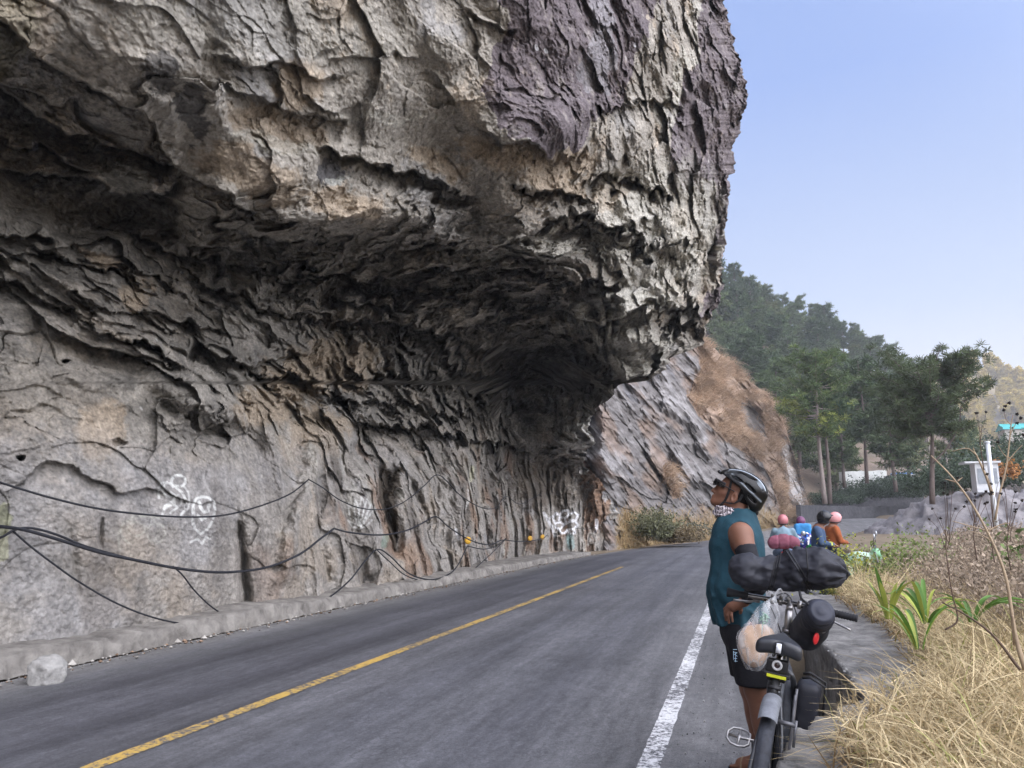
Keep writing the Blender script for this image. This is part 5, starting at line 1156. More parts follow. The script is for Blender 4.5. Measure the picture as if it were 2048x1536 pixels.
sdf_obj('jersey', jersey, (-0.35, 4.58, 0.78), (0.36, 5.2, 1.52), 0.0085 if not QUICK else 0.014, M_teal, rider, xf=loc, relax=2)
def shorts(X, Y, Z):
    top_ = ell(X, Y, Z, hips+[0,0,-0.02], (0.142,0.178,0.15))
    d = top_
    for hp, k_ in ((hipn, kn), (hipf, kf)): d = smin(d, cap(X, Y, Z, hp, hp*0.1+k_*0.9, 0.118, 0.108), 0.04)
    d = d-0.008*fbm(X*7, Y*7, Z*3, 3)
    zb_ = pt(1500, 1364, 4.8)[2]; d = np.maximum(d, zb_+0.02*(X)-Z); d = np.maximum(d, Z-(hips[2]+0.03))
    inn = np.minimum(cap(X, Y, Z, hipn, kn, 0.095, 0.085), cap(X, Y, Z, hipf, kf, 0.095, 0.085)); d = np.maximum(d, -np.maximum(inn, Z-(zb_+0.10)))
    return d
sdf_obj('shorts', shorts, (-0.3, 4.55, 0.42), (0.36, 5.2, 0.92), 0.009 if not QUICK else 0.014, M_shorts, rider, xf=loc)
def sleeve(X, Y, Z):
    a = S_n*0.72+E_n*0.28; d = smin(cap(X, Y, Z, a, E_n, 0.062, 0.049), cap(X, Y, Z, E_n, E_n*0.15+W_n*0.85, 0.049, 0.034), 0.02)
    ax_ = (E_n-S_n)/np.linalg.norm(E_n-S_n); pr = (X-a[0])*ax_[0]+(Y-a[1])*ax_[1]+(Z-a[2])*ax_[2]; d = np.maximum(d, 0.0-pr)
    aw = (E_n-W_n)/np.linalg.norm(E_n-W_n); pw = (X-W_n[0])*aw[0]+(Y-W_n[1])*aw[1]+(Z-W_n[2])*aw[2]; d = np.maximum(d, 0.02-pw)
    return d-0.0015*np.sin(Z*240)*0.5-0.002*fbm(X*20, Y*20, Z*20, 2)
sdf_obj('arm_sleeve', sleeve, (-0.15, 4.42, 0.85), (0.25, 4.85, 1.42), 0.006, M_sleeve, rider, xf=loc)
# patterned neck scarf
M_scarf, n_, l_, b_ = node_mat('patterned_scarf', 0.9)
t_ = n_.new('ShaderNodeTexCoord'); w_ = n_.new('ShaderNodeTexWave'); w_.inputs['Scale'].default_value = 22; w_.inputs['Distortion'].default_value = 9; w_.inputs['Detail'].default_value = 3; w_.inputs['Detail Scale'].default_value = 2.5
r_ = n_.new('ShaderNodeValToRGB'); r_.color_ramp.elements[0].position = 0.35; r_.color_ramp.elements[1].position = 0.6; r_.color_ramp.elements[0].color = (0.06,0.05,0.065,1); r_.color_ramp.elements[1].color = (0.58,0.52,0.53,1)
l_.new(t_.outputs['Object'], w_.inputs['Vector']); l_.new(w_.outputs[0], r_.inputs[0]); l_.new(r_.outputs[0], b_.inputs['Base Color'])
def scarf(X, Y, Z):
    c0 = pt(1462, 1029, 4.88); a, b = pt(1441, 1040, 4.88), pt(1484, 1024, 4.88)
    ax_ = np.array([0.30, 0, 0.95]); ax_ /= np.linalg.norm(ax_)
    px_ = X-c0[0]; py_ = Y-c0[1]; pz_ = Z-c0[2]; h = px_*ax_[0]+pz_*ax_[2]; rx = px_-h*ax_[0]; rz = pz_-h*ax_[2]; rr = np.sqrt((rx/1.10)**2+py_**2+(rz/1.1)**2)
    fold = 0.006*np.sin(h*230+5*fbm(X*12, Y*12, Z*8, 2))+0.006*fbm(X*16, Y*16, Z*16, 2)
    return np.sqrt(np.maximum(np.abs(rr-0.070)-0.010, 0)**2+np.maximum(np.abs(h)-0.022, 0)**2)-0.012-fold
sdf_obj('neck_scarf', scarf, pt(1462, 1029, 4.88)-0.14, pt(1462, 1029, 4.88)+0.14, 0.0055, M_scarf, rider, xf=loc)
# helmet
def helm(f, l, u):
    o = ell(f, l, u, (-0.030,0,0.020), (0.160,0.104,0.100)); o = smin(o, ell(f, l, u, (-0.115,0,-0.045), (0.068,0.082,0.062)), 0.03)
    i = smin(ell(f, l, u, (-0.022,0,0.000), (0.120,0.086,0.092)), ell(f, l, u, (-0.100,0,-0.06), (0.055,0.066,0.06)), 0.02)
    d = np.maximum(o, -i)
    rim = np.where(f > -0.035, 0.010+0.30*(f+0.035)+0.0*f, 0.010+1.05*(f+0.035)); d = np.maximum(d, rim-u)
    al = np.abs(l); cut = np.full(f.shape, 9.0)
    R20 = lambda an_: np.array([[math.cos(an_), 0, math.sin(an_)], [0, 1, 0], [-math.sin(an_), 0, math.cos(an_)]])
    for c, r, ang in (((0.035,0.060,0.085),(0.055,0.012,0.05),0.25), ((-0.05,0.062,0.095),(0.045,0.013,0.05),-0.1), ((-0.125,0.055,0.07),(0.04,0.012,0.045),-0.6), ((0.01,0.100,0.055),(0.048,0.03,0.0115),-0.20), ((-0.085,0.098,0.030),(0.045,0.03,0.012),-0.42), ((-0.115,0.085,-0.025),(0.036,0.04,0.011),-0.45), ((0.03,0.022,0.11),(0.05,0.010,0.05),0.15), ((-0.06,0.024,0.115),(0.05,0.010,0.05),-0.15), ((-0.145,0.024,0.06),(0.04,0.010,0.05),-0.8)):
        cut = np.minimum(cut, ell(f, al, u, c, r, R20(ang)))
    return smin(-(-np.maximum(d, -cut)), d+0.02, 0.0001)
def tohead(V): return (V@HM.T+Hc)-RO
helmet = empty('bike_helmet', (0,0,0)); helmet.parent = rider
def hcol(V):
    c = np.ones((len(V), 3))*0.008; k = np.exp(-((np.abs(V[:, 1])-0.042)/0.004)**2)*(V[:, 2] > 0.05)*(V[:, 0] < 0.07)
    k2 = np.exp(-((V[:, 2]-(0.045+0.42*(V[:, 0]+0.02)))/0.0045)**2)*(np.abs(V[:, 1]) > 0.05)*(V[:, 0] < 0.08)
    return c*(1-(k+k2*0.5).clip(0, 1)[:, None])+np.array([0.40,0.45,0.50])*(k+k2*0.5).clip(0, 1)[:, None]
M_helm, n_, l_, b_ = node_mat('helmet_shell', 0.28, 0, 0.28); q_ = n_.new('ShaderNodeAttribute'); q_.attribute_name = 'tint'; l_.new(q_.outputs['Color'], b_.inputs['Base Color'])
ho = sdf_obj('helmet_shell', helm, (-0.21,-0.12,-0.12), (0.15,0.12,0.14), 0.0038 if not QUICK else 0.006, M_helm, helmet, colf=hcol, xf=tohead)
ho2 = sdf_obj('helmet_liner', lambda f, l, u: np.maximum(np.maximum(np.maximum(smin(ell(f, l, u, (-0.024,0,0.008), (0.140,0.090,0.088)), ell(f, l, u, (-0.105,0,-0.05), (0.058,0.070,0.055)), 0.02), -ell(f, l, u, (-0.018,0,0.0), (0.108,0.080,0.086))), np.where(f > -0.035, 0.012+0.30*(f+0.035), 0.012+1.05*(f+0.035))-u), -1), (-0.19,-0.11,-0.11), (0.14,0.11,0.12), 0.006, M_black, helmet, xf=tohead)
w = MB(); w.tube([hd(0.112,-0.03,0.052)-RO, hd(0.125,0,0.055)-RO, hd(0.112,0.03,0.052)-RO], 0.010, 8); w.build('visor', M_gloss, helmet)
w = MB()
for sgn in (1,):
    for A in ([(0.030,0.083,0.030),(0.022,0.078,-0.03),(0.022,0.070,-0.085),(0.030,0.058,-0.115)], [(-0.06,0.084,-0.02),(-0.05,0.080,-0.065),(-0.015,0.076,-0.095),(0.022,0.066,-0.102)], [(0.030,0.060,-0.110),(0.040,0.030,-0.150),(0.036,0.0,-0.160),(0.040,-0.030,-0.150),(0.030,-0.060,-0.110)]):
        p = smooth_path([hd(*a)-RO for a in A], 16)
        for o_ in (-0.004, 0, 0.004): w.tube(p+hf*o_, 0.0035, 6)
w.tube(smooth_path([hd(0.030,0.060,-0.112)-RO, hd(0.05,0.03,-0.150)-RO, hd(0.045,0.02,-0.19)-RO, hd(0.035,0.02,-0.21)-RO], 12), 0.0065, 6)
w.build('chin_strap', M_black, helmet)
w = MB(); w.tube([hd(-0.155,0,-0.055)-RO, hd(-0.165,0,-0.095)-RO, hd(-0.150,0,-0.115)-RO], 0.012, 8); w.lathe([(0.001,-0.012),(0.014,-0.010),(0.014,0.010),(0.001,0.012)], hd(-0.155,0,-0.105)-RO, hl, 14); w.build('fit_dial', M_black, helmet)
hair = sdf_obj('hair', lambda f, l, u: np.maximum(ell(f, l, u, (-0.030,0,-0.010), (0.090,0.0785,0.105)), np.maximum(-(-0.035-f)*1.0-0.0, u-0.02)), (-0.14,-0.1,-0.13), (0.08,0.1,0.05), 0.006, mat('black_hair', (0.012,0.010,0.010), (0.006,0.005,0.005), 60, 0.8, bump=0.4, bscale=150), rider, xf=tohead)
w = MB(); p = smooth_path([hd(0.102,l_2,-0.020)-hf*0.35*abs(l_2)**1.25-RO for l_2 in (-0.066,-0.04,0,0.04,0.066)], 16)
gl = empty('sunglasses'); gl.parent = rider
sdf_obj('lens', lambda f, l, u: np.maximum(np.maximum(np.abs(ell(f, l, u, (0.012,0,-0.018), (0.116,0.080,0.12)))-0.0045, 0.052-f), np.maximum(u-(0.014-0.1*np.abs(l)), -0.036+0.12*np.abs(l)-u)), (0.03,-0.1,-0.07), (0.15,0.1,0.05), 0.004, mat('dark_lens', (0.008,0.008,0.010), (0.006,0.006,0.007), 5, 0.08, spec=0.7), gl, xf=tohead)
w = MB(); w.tube(smooth_path([hd(0.082,0.068,-0.012)-RO, hd(0.05,0.080,-0.014)-RO, hd(-0.01,0.085,-0.022)-RO], 8), 0.0035, 6); w.tube(smooth_path([q+hu_*0.014+hf*0.010 for q in p], 12), 0.003, 5); w.build('frame', M_black, gl)
# print on the chest side and on the shorts leg
def decal(name, strokes, Y, m, off, r=0.0022):
    w = MB()
    for s in strokes: w.tube(smooth_path([pt(a, b, Y)+np.array([0, off, 0])-RO for a, b in s], 8), r, 5)
    return w.build(name, m, rider)
decal('jersey_print', [[(1434,1090),(1431,1100)], [(1435,1082),(1438,1088),(1434,1094)], [(1437,1074),(1439,1080)]], 4.78, M_white, 0.0)
decal('shorts_print', [[(1466,1299),(1474,1299)], [(1466,1304),(1473,1305)], [(1467,1310),(1479,1302)], [(1467,1302),(1467,1320)], [(1472,1310),(1479,1318)], [(1468,1317),(1474,1317)], [(1468,1322),(1480,1323)], [(1471,1306),(1471,1324)]], 4.655, mat('pale_blue_print', (0.42,0.60,0.72), (0.36,0.50,0.66), 10, 0.6), 0.0, 0.0016)
# sandals
for ank, dx, dy in ((an, -0.19, 0.02), (af, -0.17, 0.05)):
    sn = empty('sandal'); sn.parent = rider; w = MB(); sd = np.array([-dy, dx, 0]); sd /= np.linalg.norm(sd); hz_ = RO[2]
    a = ank-np.array([dx, dy, 0])*0.35; b = ank+np.array([dx, dy, 0])*1.06; m_ = 12; t = np.linspace(0, 1, m_); wd = 0.034+0.016*np.sin(t*2.6); V = []
    for k in range(m_):
        c = a+(b-a)*t[k]
        for s_, z_ in ((-1,0.0),(-1,0.016),(1,0.016),(1,0.0)): q = c+sd*wd[k]*s_*(0.6 if k in (0, m_-1) else 1); V.append([q[0], q[1], hz_+z_])
    ii = np.arange(m_*4).reshape(m_, 4); Q = []
    for k in range(m_-1):
        for j in range(4): Q.append((ii[k, j], ii[k+1, j], ii[k+1, (j+1) % 4], ii[k, (j+1) % 4]))
    Q += [tuple(ii[0][::-1]), tuple(ii[-1])]
    w.add(np.array(V)-RO, Q); w.build('sole', M_rubber, sn, smooth=False)
    w = MB()
    for tt_ in (0.5, 0.68):
        c = a+(b-a)*tt_; w.tube(smooth_path([c-sd*0.045+[0,0,-c[2]+hz_+0.012]-RO, c-sd*0.02+[0,0,-c[2]+hz_+0.066]-RO, c+sd*0.02+[0,0,-c[2]+hz_+0.066]-RO, c+sd*0.045+[0,0,-c[2]+hz_+0.012]-RO], 12), 0.007, 6)
    w.build('strap', mat('tan_strap', (0.28,0.20,0.12), None, 10, 0.7), sn)
w = MB(); c = an+np.array([0.0,0,0.03]); w.tube([c+0.043*np.array([math.cos(a), math.sin(a), 0])-RO for a in np.linspace(0, 2*np.pi, 17)[:-1]], 0.009, 7, closed=True); w.build('ankle_band', mat('blue_band', (0.05,0.25,0.6), None, 10, 0.5), rider)
tag(rider, 'cyclist in black helmet, teal sleeveless jersey and black shorts standing at the bicycle, looking up at the rock', 'person')
rider['label'] = 'cyclist in teal sleeveless jersey and black helmet standing by the bicycle, looking up'
# ---------------------------------------------------------------- the loaded bicycle leaning on the wall
HD = math.radians(6.0); LN = math.radians(9.5); G0 = np.array([-0.045, 3.48, 0.014])
bF = np.array([math.sin(HD), math.cos(HD), 0]); bR0 = np.array([math.cos(HD), -math.sin(HD), 0]); bU = math.cos(LN)*np.array([0, 0, 1.0])+math.sin(LN)*bR0; bR = math.cos(LN)*bR0-math.sin(LN)*np.array([0, 0, 1.0])
BM = np.stack([bF, bR, bU], 1)
def B(a, s, h): return BM@np.array([a, s, h])
bike = empty('bicycle', G0)
M_frame = mat('dark_grey_frame', (0.05,0.053,0.06), (0.035,0.037,0.042), 6, 0.35, metal=0.3, spec=0.6)
M_alu = mat('worn_alloy', (0.42,0.41,0.40), (0.28,0.27,0.27), 20, 0.32, metal=0.85)
M_chrome = mat('gunmetal', (0.20,0.19,0.18), (0.12,0.115,0.11), 10, 0.22, metal=0.9)
M_bag = mat('black_bag_fabric', (0.024,0.025,0.034), (0.015,0.016,0.022), 9, 0.62, bump=0.15, bscale=260, dist=0.001, spec=0.35)
M_tread = mat('tyre_tread', (0.040,0.044,0.055), (0.020,0.021,0.026), 40, 0.7, bump=0.3, bscale=70, dist=0.002)
RW = 0.355
def wheel(a0, steer=0.0, name='wheel'):
    wh = empty(name); wh.parent = bike; wh.location = Vector(B(a0, 0, RW)); L = lambda *q: BM@np.array(q)
    cs, sn_ = math.cos(steer), math.sin(steer)
    def Lw(a, s, h): return L(a*cs+s*sn_, -a*sn_+s*cs, h)
    # tyre with three grooves
    m_ = 84; prof = []
    for k in range(25):
        th = -2.4+4.8*k/24; r = 0.030*(1-0.055*(abs((k % 6)-3) < 0.6 and 5 < k < 20)); prof.append((RW-0.027+r*math.cos(th), r*1.0*math.sin(th)))
    V = [Lw(rr*math.cos(p), s_, rr*math.sin(p)) for p in np.linspace(0, 2*np.pi, m_+1)[:-1] for rr, s_ in prof]
    k = len(prof); Q = [(i*k+j, ((i+1) % m_)*k+j, ((i+1) % m_)*k+j+1, i*k+j+1) for i in range(m_) for j in range(k-1)]
    mesh_np('tyre', np.array(V), Q, M_tread, wh)
    w = MB(); pr = [(RW-0.040,-0.012),(RW-0.052,-0.011),(RW-0.060,0),(RW-0.052,0.011),(RW-0.040,0.012)]; k = len(pr)
    V = [Lw(rr*math.cos(p), s_, rr*math.sin(p)) for p in np.linspace(0, 2*np.pi, 65)[:-1] for rr, s_ in pr]
    Q = [(i*k+j, ((i+1) % 64)*k+j, ((i+1) % 64)*k+(j+1) % k, i*k+(j+1) % k) for i in range(64) for j in range(k)]; w.add(V, Q); w.build('rim', M_alu, wh)
    w = MB()
    for i in range(28):
        p = 2*np.pi*i/28; w.tube([Lw(0.018*math.cos(p+0.9), 0.028*(-1)**i, 0.018*math.sin(p+0.9)), Lw((RW-0.056)*math.cos(p), 0, (RW-0.056)*math.sin(p))], 0.0011, 4, cap=False)
    w.build('spokes', M_alu, wh)
    w = MB(); w.lathe([(0.001,-0.055),(0.010,-0.055),(0.012,-0.035),(0.024,-0.030),(0.016,-0.02),(0.016,0.02),(0.024,0.030),(0.012,0.035),(0.010,0.055),(0.001,0.055)], (0,0,0), Lw(0,1,0), 16); w.build('hub', M_chrome, wh)
wheel(0.0); wheel(1.02, 0.10)
def tubes(name, segs, m, par=bike):
    w = MB()
    for pts, r in segs: w.tube(smooth_path([B(*p) for p in pts], 12) if len(pts) > 2 else [B(*p) for p in pts], r, 10)
    return w.build(name, m, par)
tubes('frame', [([(0.43,0,0.29),(0.30,0,0.74)], 0.017), ([(0.31,0,0.70),(0.735,0,0.86)], 0.018), ([(0.43,0,0.29),(0.775,0,0.74)], 0.021), ([(0.735,0,0.88),(0.78,0,0.72)], 0.022),
                ([(0.0,-0.065,RW),(0.15,-0.055,0.34),(0.41,-0.03,0.29)], 0.010), ([(0.0,0.065,RW),(0.15,0.055,0.34),(0.41,0.03,0.29)], 0.010), ([(0.0,-0.065,RW),(0.16,-0.05,0.52),(0.30,-0.015,0.70)], 0.009), ([(0.0,0.065,RW),(0.16,0.05,0.52),(0.30,0.015,0.70)], 0.009)], M_frame)
tubes('fork', [([(0.78,0,0.72),(0.785,-0.05,0.68),(0.88,-0.055,0.50),(1.02,-0.052,RW)], 0.014), ([(0.78,0,0.72),(0.785,0.05,0.68),(0.88,0.055,0.50),(1.02,0.052,RW)], 0.014)], M_frame)
tubes('seat_post', [([(0.305,0,0.72),(0.255,0,0.87)], 0.0135)], M_chrome)
tubes('stem', [([(0.735,0,0.87),(0.70,0,1.02)], 0.0185), ([(0.70,0,1.02),(0.74,0,1.045)], 0.017), ([(0.732,0,0.885),(0.729,0,0.90)], 0.026), ([(0.726,0,0.912),(0.723,0,0.927)], 0.0255)], M_alu)
st_ = 0.03
def Hb(s, da=0.0, dh=0.0): return (0.74-s*st_+da-0.08*abs(s)*1.0, s*0.84, 1.050+dh-0.02*abs(s))
hb = tubes('handlebar', [([Hb(-0.34), Hb(-0.2), Hb(-0.06), Hb(0.06), Hb(0.2), Hb(0.34)], 0.0135)], M_chrome)
w = MB(); w.tube([B(*Hb(s)) for s in (-0.365,-0.36,-0.30,-0.245,-0.24)], [0.020,0.024,0.0175,0.017,0.019], 14); w.build('grip', M_rubber, bike)
w = MB(); ss = np.linspace(0.235, 0.365, 27); w.tube([B(*Hb(s)) for s in ss], 0.0170+0.0016*np.sin(np.arange(27)*2.1), 14); w.build('grip', M_rubber, bike)
w = MB(); w.tube(smooth_path([B(*Hb(-0.20,0.02,-0.02)), B(*Hb(-0.24,0.06,-0.035)), B(*Hb(-0.33,0.06,-0.04))], 10), 0.006, 8); w.box(B(*Hb(-0.19,0.015,-0.012)), (0.035,0.03,0.03), BM); w.build('brake_lever', M_alu, bike)
w = MB(); w.tube(smooth_path([B(*Hb(0.20,0.02,-0.02)), B(*Hb(0.24,0.05,-0.045)), B(*Hb(0.335,0.04,-0.065))], 10), 0.0055, 8); w.box(B(*Hb(0.19,0.015,-0.012)), (0.035,0.03,0.03), BM); w.build('brake_lever', M_alu, bike)
tubes('cables', [([Hb(-0.18,0.03,-0.01), (0.86,-0.10,1.0), (0.85,-0.02,0.85), (0.80,0.02,0.7)], 0.0028), ([Hb(0.18,0.03,-0.01), (0.88,0.08,1.0), (0.85,0.03,0.85), (0.74,0.02,0.80)], 0.0028), ([Hb(-0.12,0.03,0.0), (0.82,-0.02,1.08), (0.84,0.05,0.95)], 0.0028)], M_black)
# clamps and small fittings on the bar
w = MB()
for s_, r_2 in ((-0.10,0.022), (-0.055,0.021), (0.05,0.021), (0.10,0.023)): w.lathe([(0.001,-0.009),(r_2,-0.009),(r_2,0.009),(0.001,0.009)], B(*Hb(s_)), B(0,1,0), 14)
for q in range(9): w.box(B(*Hb(rng.uniform(-0.13,0.0), rng.uniform(-0.03,0.01), rng.uniform(0.0,0.035))), (0.02,0.014,0.014), BM)
w.build('clamp', M_alu, bike)
# saddle: broad rounded wings at the back, narrow nose forward
def saddle(X, Y, Z):   # X along, Y side, Z up in saddle space
    w_ = 0.022+0.060*sstep(0.10, -0.10, X); yy = np.abs(Y)
    top = 0.012-0.9*np.maximum(yy-0.03, 0)**1.2*0.55
    d = np.maximum(np.abs(X+0.0)-0.135, 0)
    body_ = np.sqrt(np.maximum(yy-w_+0.018, 0)**2+np.maximum(np.abs(X)-0.115, 0)**2+np.maximum(np.abs(Z-top*0.8)-0.008, 0)**2)-0.020
    notch = ell(X, Y, Z, (-0.150,0,0.0), (0.030,0.022,0.06))
    return np.maximum(body_, -notch)
sd_o = np.array([0.215, 0, 0.915])
def sad_xf(V): return (V*np.array([1.0,1.12,1.1])+sd_o)@BM.T
sdf_obj('saddle', saddle, (-0.16,-0.12,-0.06), (0.16,0.12,0.06), 0.005, mat('saddle_black', (0.022,0.024,0.030), (0.016,0.017,0.021), 10, 0.38, spec=0.5), bike, xf=sad_xf, relax=2)
w = MB(); w.box(B(0.085,0,0.925), (0.03,0.020,0.036), BM); w.build('saddle_label', M_white, bike)
tubes('saddle_rails', [([(0.13,-0.022,0.885),(0.20,-0.022,0.872),(0.32,-0.012,0.89)], 0.0045), ([(0.13,0.022,0.885),(0.20,0.022,0.872),(0.32,0.012,0.89)], 0.0045)], M_chrome)
# light, holder and yellow strip under the saddle
w = MB(); w.box(B(0.135,0,0.845), (0.05,0.085,0.05), BM); w.box(B(0.16,0,0.80), (0.05,0.075,0.045), BM); w.box(B(0.13,0.0,0.81), (0.04,0.11,0.02), BM); w.build('light_holder', M_black, bike, smooth=False, bevel=0.006)
lt = empty('rear_light'); lt.parent = bike; cL = B(0.103,0,0.850)
w = MB(); w.lathe([(0.0115,0.012),(0.0115,0.0),(0.014,-0.004),(0.020,-0.004),(0.0215,0.002),(0.0215,0.014)], cL, -BM[:, 0]*-1, 26); w.build('light_ring', mat('pale_ring', (0.5,0.5,0.5), None, 10, 0.35), lt)
w = MB(); w.lathe([(0.001,0.002),(0.0115,0.004)], cL, BM[:, 0], 20); w.build('lens', mat('dark_red_lens', (0.03,0.012,0.012), None, 5, 0.1, spec=0.8), lt)
w = MB(); w.box(B(0.105,0.002,0.805), (0.010,0.078,0.011), BM); w.build('reflector_strip', mat('yellow_strip', (0.55,0.58,0.03), (0.48,0.5,0.03), 10, 0.4), bike, smooth=False)
# short grey mudguard hugging the top of the back wheel
V = []; th = np.radians(np.linspace(118, 66, 14))
for t in th:
    for k in range(9):
        ph = math.radians(-80+20*k); rr = RW+0.012+0.030*math.cos(ph); V.append(B(rr*math.cos(t), 0.037*math.sin(ph), RW+rr*math.sin(t)))
mesh_np('mudguard', np.array(V), tri_grid((14, 9)), mat('grey_mudguard', (0.17,0.18,0.20), (0.10,0.105,0.12), 16, 0.5, bump=0.3, bscale=40), bike)
w = MB(); w.tube([B(0.06,0,0.735), B(0.13,0,0.79)], 0.018, 10); w.box(B(0.09,0.0,0.765), (0.05,0.05,0.012), BM); w.build('mudguard_clamp', M_black, bike)
# luggage rack stays and kickstand on the right
tubes('rack', [([(0.0,0.075,RW),(0.02,0.085,0.60),(0.06,0.085,0.76)], 0.006), ([(0.0,0.075,RW),(0.10,0.085,0.60),(0.18,0.085,0.76)], 0.006), ([(-0.02,0.03,0.66),(-0.02,0.10,0.66)], 0.009), ([(-0.02,0.10,0.68),(-0.03,0.10,0.58)], 0.006)], mat('rack_grey', (0.16,0.16,0.17), (0.09,0.09,0.10), 20, 0.45, metal=0.4))
tubes('kickstand', [([(0.03,0.08,0.45),(0.02,0.13,0.20),(0.02,0.16,0.04)], 0.008)], M_alu)
# cranks and cage pedals
w = MB(); w.lathe([(0.001,-0.004),(0.075,-0.003),(0.080,0.0),(0.075,0.003),(0.001,0.004)], B(0.43,0.045,0.29), B(0,1,0), 36); w.build('chainring', M_chrome, bike)
def crank(s, dirv):
    c = empty('crank'); c.parent = bike; a = np.array([0.43, 0.055*s, 0.29]); b = a+np.array([dirv[0]*0.17, 0.02*s, dirv[1]*0.17])
    w = MB(); w.tube([B(*a), B(*b)], [0.014, 0.011], 8); w.build('crank_arm', M_frame, c)
    w = MB(); pc = b+np.array([0, 0.065*s, 0]); w.tube([B(*b), B(*(pc+np.array([0, 0.045*s, 0])))], 0.007, 8)
    tz = 0.55; ca, sa = math.cos(tz), math.sin(tz)
    def pp(u, v): return B(pc[0]+u*ca, pc[1]+v*s, pc[2]+u*sa)
    ring = [(-0.046,-0.028),(-0.052,0),(-0.046,0.032),(-0.020,0.052),(0.020,0.052),(0.046,0.032),(0.052,0),(0.046,-0.028),(0.030,-0.045),(-0.030,-0.045)]
    w.tube([pp(u, v) for u, v in ring], 0.0058, 6, closed=True); w.tube([pp(-0.048,0.0), pp(0,0), pp(0.048,0.0)], [0.003,0.010,0.003], 6)
    for u, v in ring[::2]: w.tube([pp(u, v)+BM[:, 2]*0.007, pp(u, v)-BM[:, 2]*0.007], 0.002, 5)
    w.build('pedal', M_alu, c)
crank(-1, (-0.25, 0.95)); crank(1, (0.25, -0.95))
tag(bike, 'black touring bicycle seen from behind, leaning against the low concrete wall and hung with bags', 'bicycle')
# ---- luggage: each bag is a thing of its own
def bag(name, f, lo, hi, h, m, label, cat, root, partname='bag_body', relax=2):
    o = sdf_obj(partname, f, lo, hi, h if not QUICK else h*1.5, m, root, xf=lambda V: V-np.array(root.location), relax=relax); return o
r0 = pt(1575, 1182, 4.14); roll = empty('dry_bag', r0)
ra, rb_, rc, rd2, re_ = pt(1496, 1142, 4.14), pt(1557, 1146, 4.14), pt(1602, 1141, 4.11), pt(1642, 1138, 4.09), pt(1668, 1145, 4.07)
def rollf(X, Y, Z):
    d = smins([ell(X, Y, Z, ra, (0.072,0.085,0.080)), cap(X, Y, Z, ra, rb_, 0.076, 0.074), cap(X, Y, Z, rb_, rc, 0.074, 0.088), cap(X, Y, Z, rc, rd2, 0.090, 0.090), cap(X, Y, Z, rd2, re_, 0.088, 0.050)], 0.04)
    k = pt(1690, 1147, 4.06); d = smin(d, ell(X, Y, Z, k, (0.020,0.012,0.014)), 0.018)
    ex = sstep(rd2[0], k[0], X); an_ = np.arctan2(Z-k[2], Y-k[1]); d = d+0.010*ex*np.sin(an_*9+3*fbm(X*9, Y*9, Z*9, 2))
    d = d-0.012*fbm(X*7, Y*7, Z*7, 3)-0.009*(1-2.2*np.abs(fbm(X*5+Z*9, Y*6, Z*11-X*6, 3)))
    for cx_ in (pt(1548, 1150, 4.12)[0], pt(1600, 1150, 4.12)[0]): d = d+0.008*np.exp(-((X-cx_-0.25*(Z-ra[2])*(1 if cx_ < 0.25 else -1.2))/0.012)**2)
    return d
bag('dry_bag', rollf, ra-[0.14,0.20,0.16], pt(1700, 1140, 4.07)+[0.05,0.24,0.18], 0.0055, M_bag, '', '', roll)
def ringcord(cx_, tilt, n_=3, gap=0.010):
    w = MB()
    for k in range(n_):
        A2 = np.linspace(0, 2*np.pi, 41)[:-1]; R2 = np.full(40, 0.02); dy, dz = np.cos(A2), np.sin(A2); base = np.array([cx_+gap*k, ra[1]-0.01, ra[2]])
        for _ in range(90):
            P_ = base+np.stack([tilt*R2*dz+0.15*gap*k*dz, R2*dy, R2*dz], -1); v = rollf(P_[:, 0], P_[:, 1], P_[:, 2]); R2 = R2+np.clip(-v, -0.002, 0.004)*0.7
        P_ = base+np.stack([tilt*R2*dz, (R2+0.0015)*dy, (R2+0.0015)*dz], -1); w.tube(P_-r0, 0.0031, 6, closed=True)
    return w
ringcord(pt(1545,1150,4.12)[0], 0.30, 3).build('cord', M_black, roll)
ringcord(pt(1598,1150,4.12)[0], -0.55, 2, 0.014).build('cord', M_black, roll)
ringcord(pt(1612,1150,4.12)[0], 0.05, 1).build('cord', M_black, roll)
w = MB(); w.tube(smooth_path([pt(1683,1147,4.06)-r0, pt(1694,1143,4.05)-r0, pt(1695,1150,4.05)-r0, pt(1684,1150,4.05)-r0], 12), 0.005, 6); w.build('drawstring', M_black, roll)
tag(roll, 'long black drawstring bag strapped across the bicycle handlebar', 'bag')
# round bag with a roll top lid, hanging at the right of the stem
s0 = pt(1625, 1245, 3.98); sb_ = empty('stem_bag', s0); A_ = pt(1613, 1266, 4.12); Bt = pt(1642, 1224, 3.86); axv = (Bt-A_)/np.linalg.norm(Bt-A_); Lb = np.linalg.norm(Bt-A_)
def sbf(X, Y, Z):
    px_ = X-A_[0]; py_ = Y-A_[1]; pz_ = Z-A_[2]; h = px_*axv[0]+py_*axv[1]+pz_*axv[2]; rr = np.sqrt(np.maximum(px_**2+py_**2+pz_**2-h*h, 0))
    R_ = 0.079-0.010*sstep(0.10, 0.2, h)+0.006*fbm(X*10, Y*10, Z*10, 3)+0.004*np.sin(h*150)*sstep(Lb*0.55, Lb*0.8, h)
    return np.sqrt(np.maximum(rr-R_+0.03, 0)**2+np.maximum(np.abs(h-Lb/2+0.02)-Lb/2+0.01, 0)**2)-0.030
bag('stem_bag', sbf, np.minimum(A_,Bt)-0.17, np.maximum(A_,Bt)+0.17, 0.0055, M_bag, '', '', sb_)
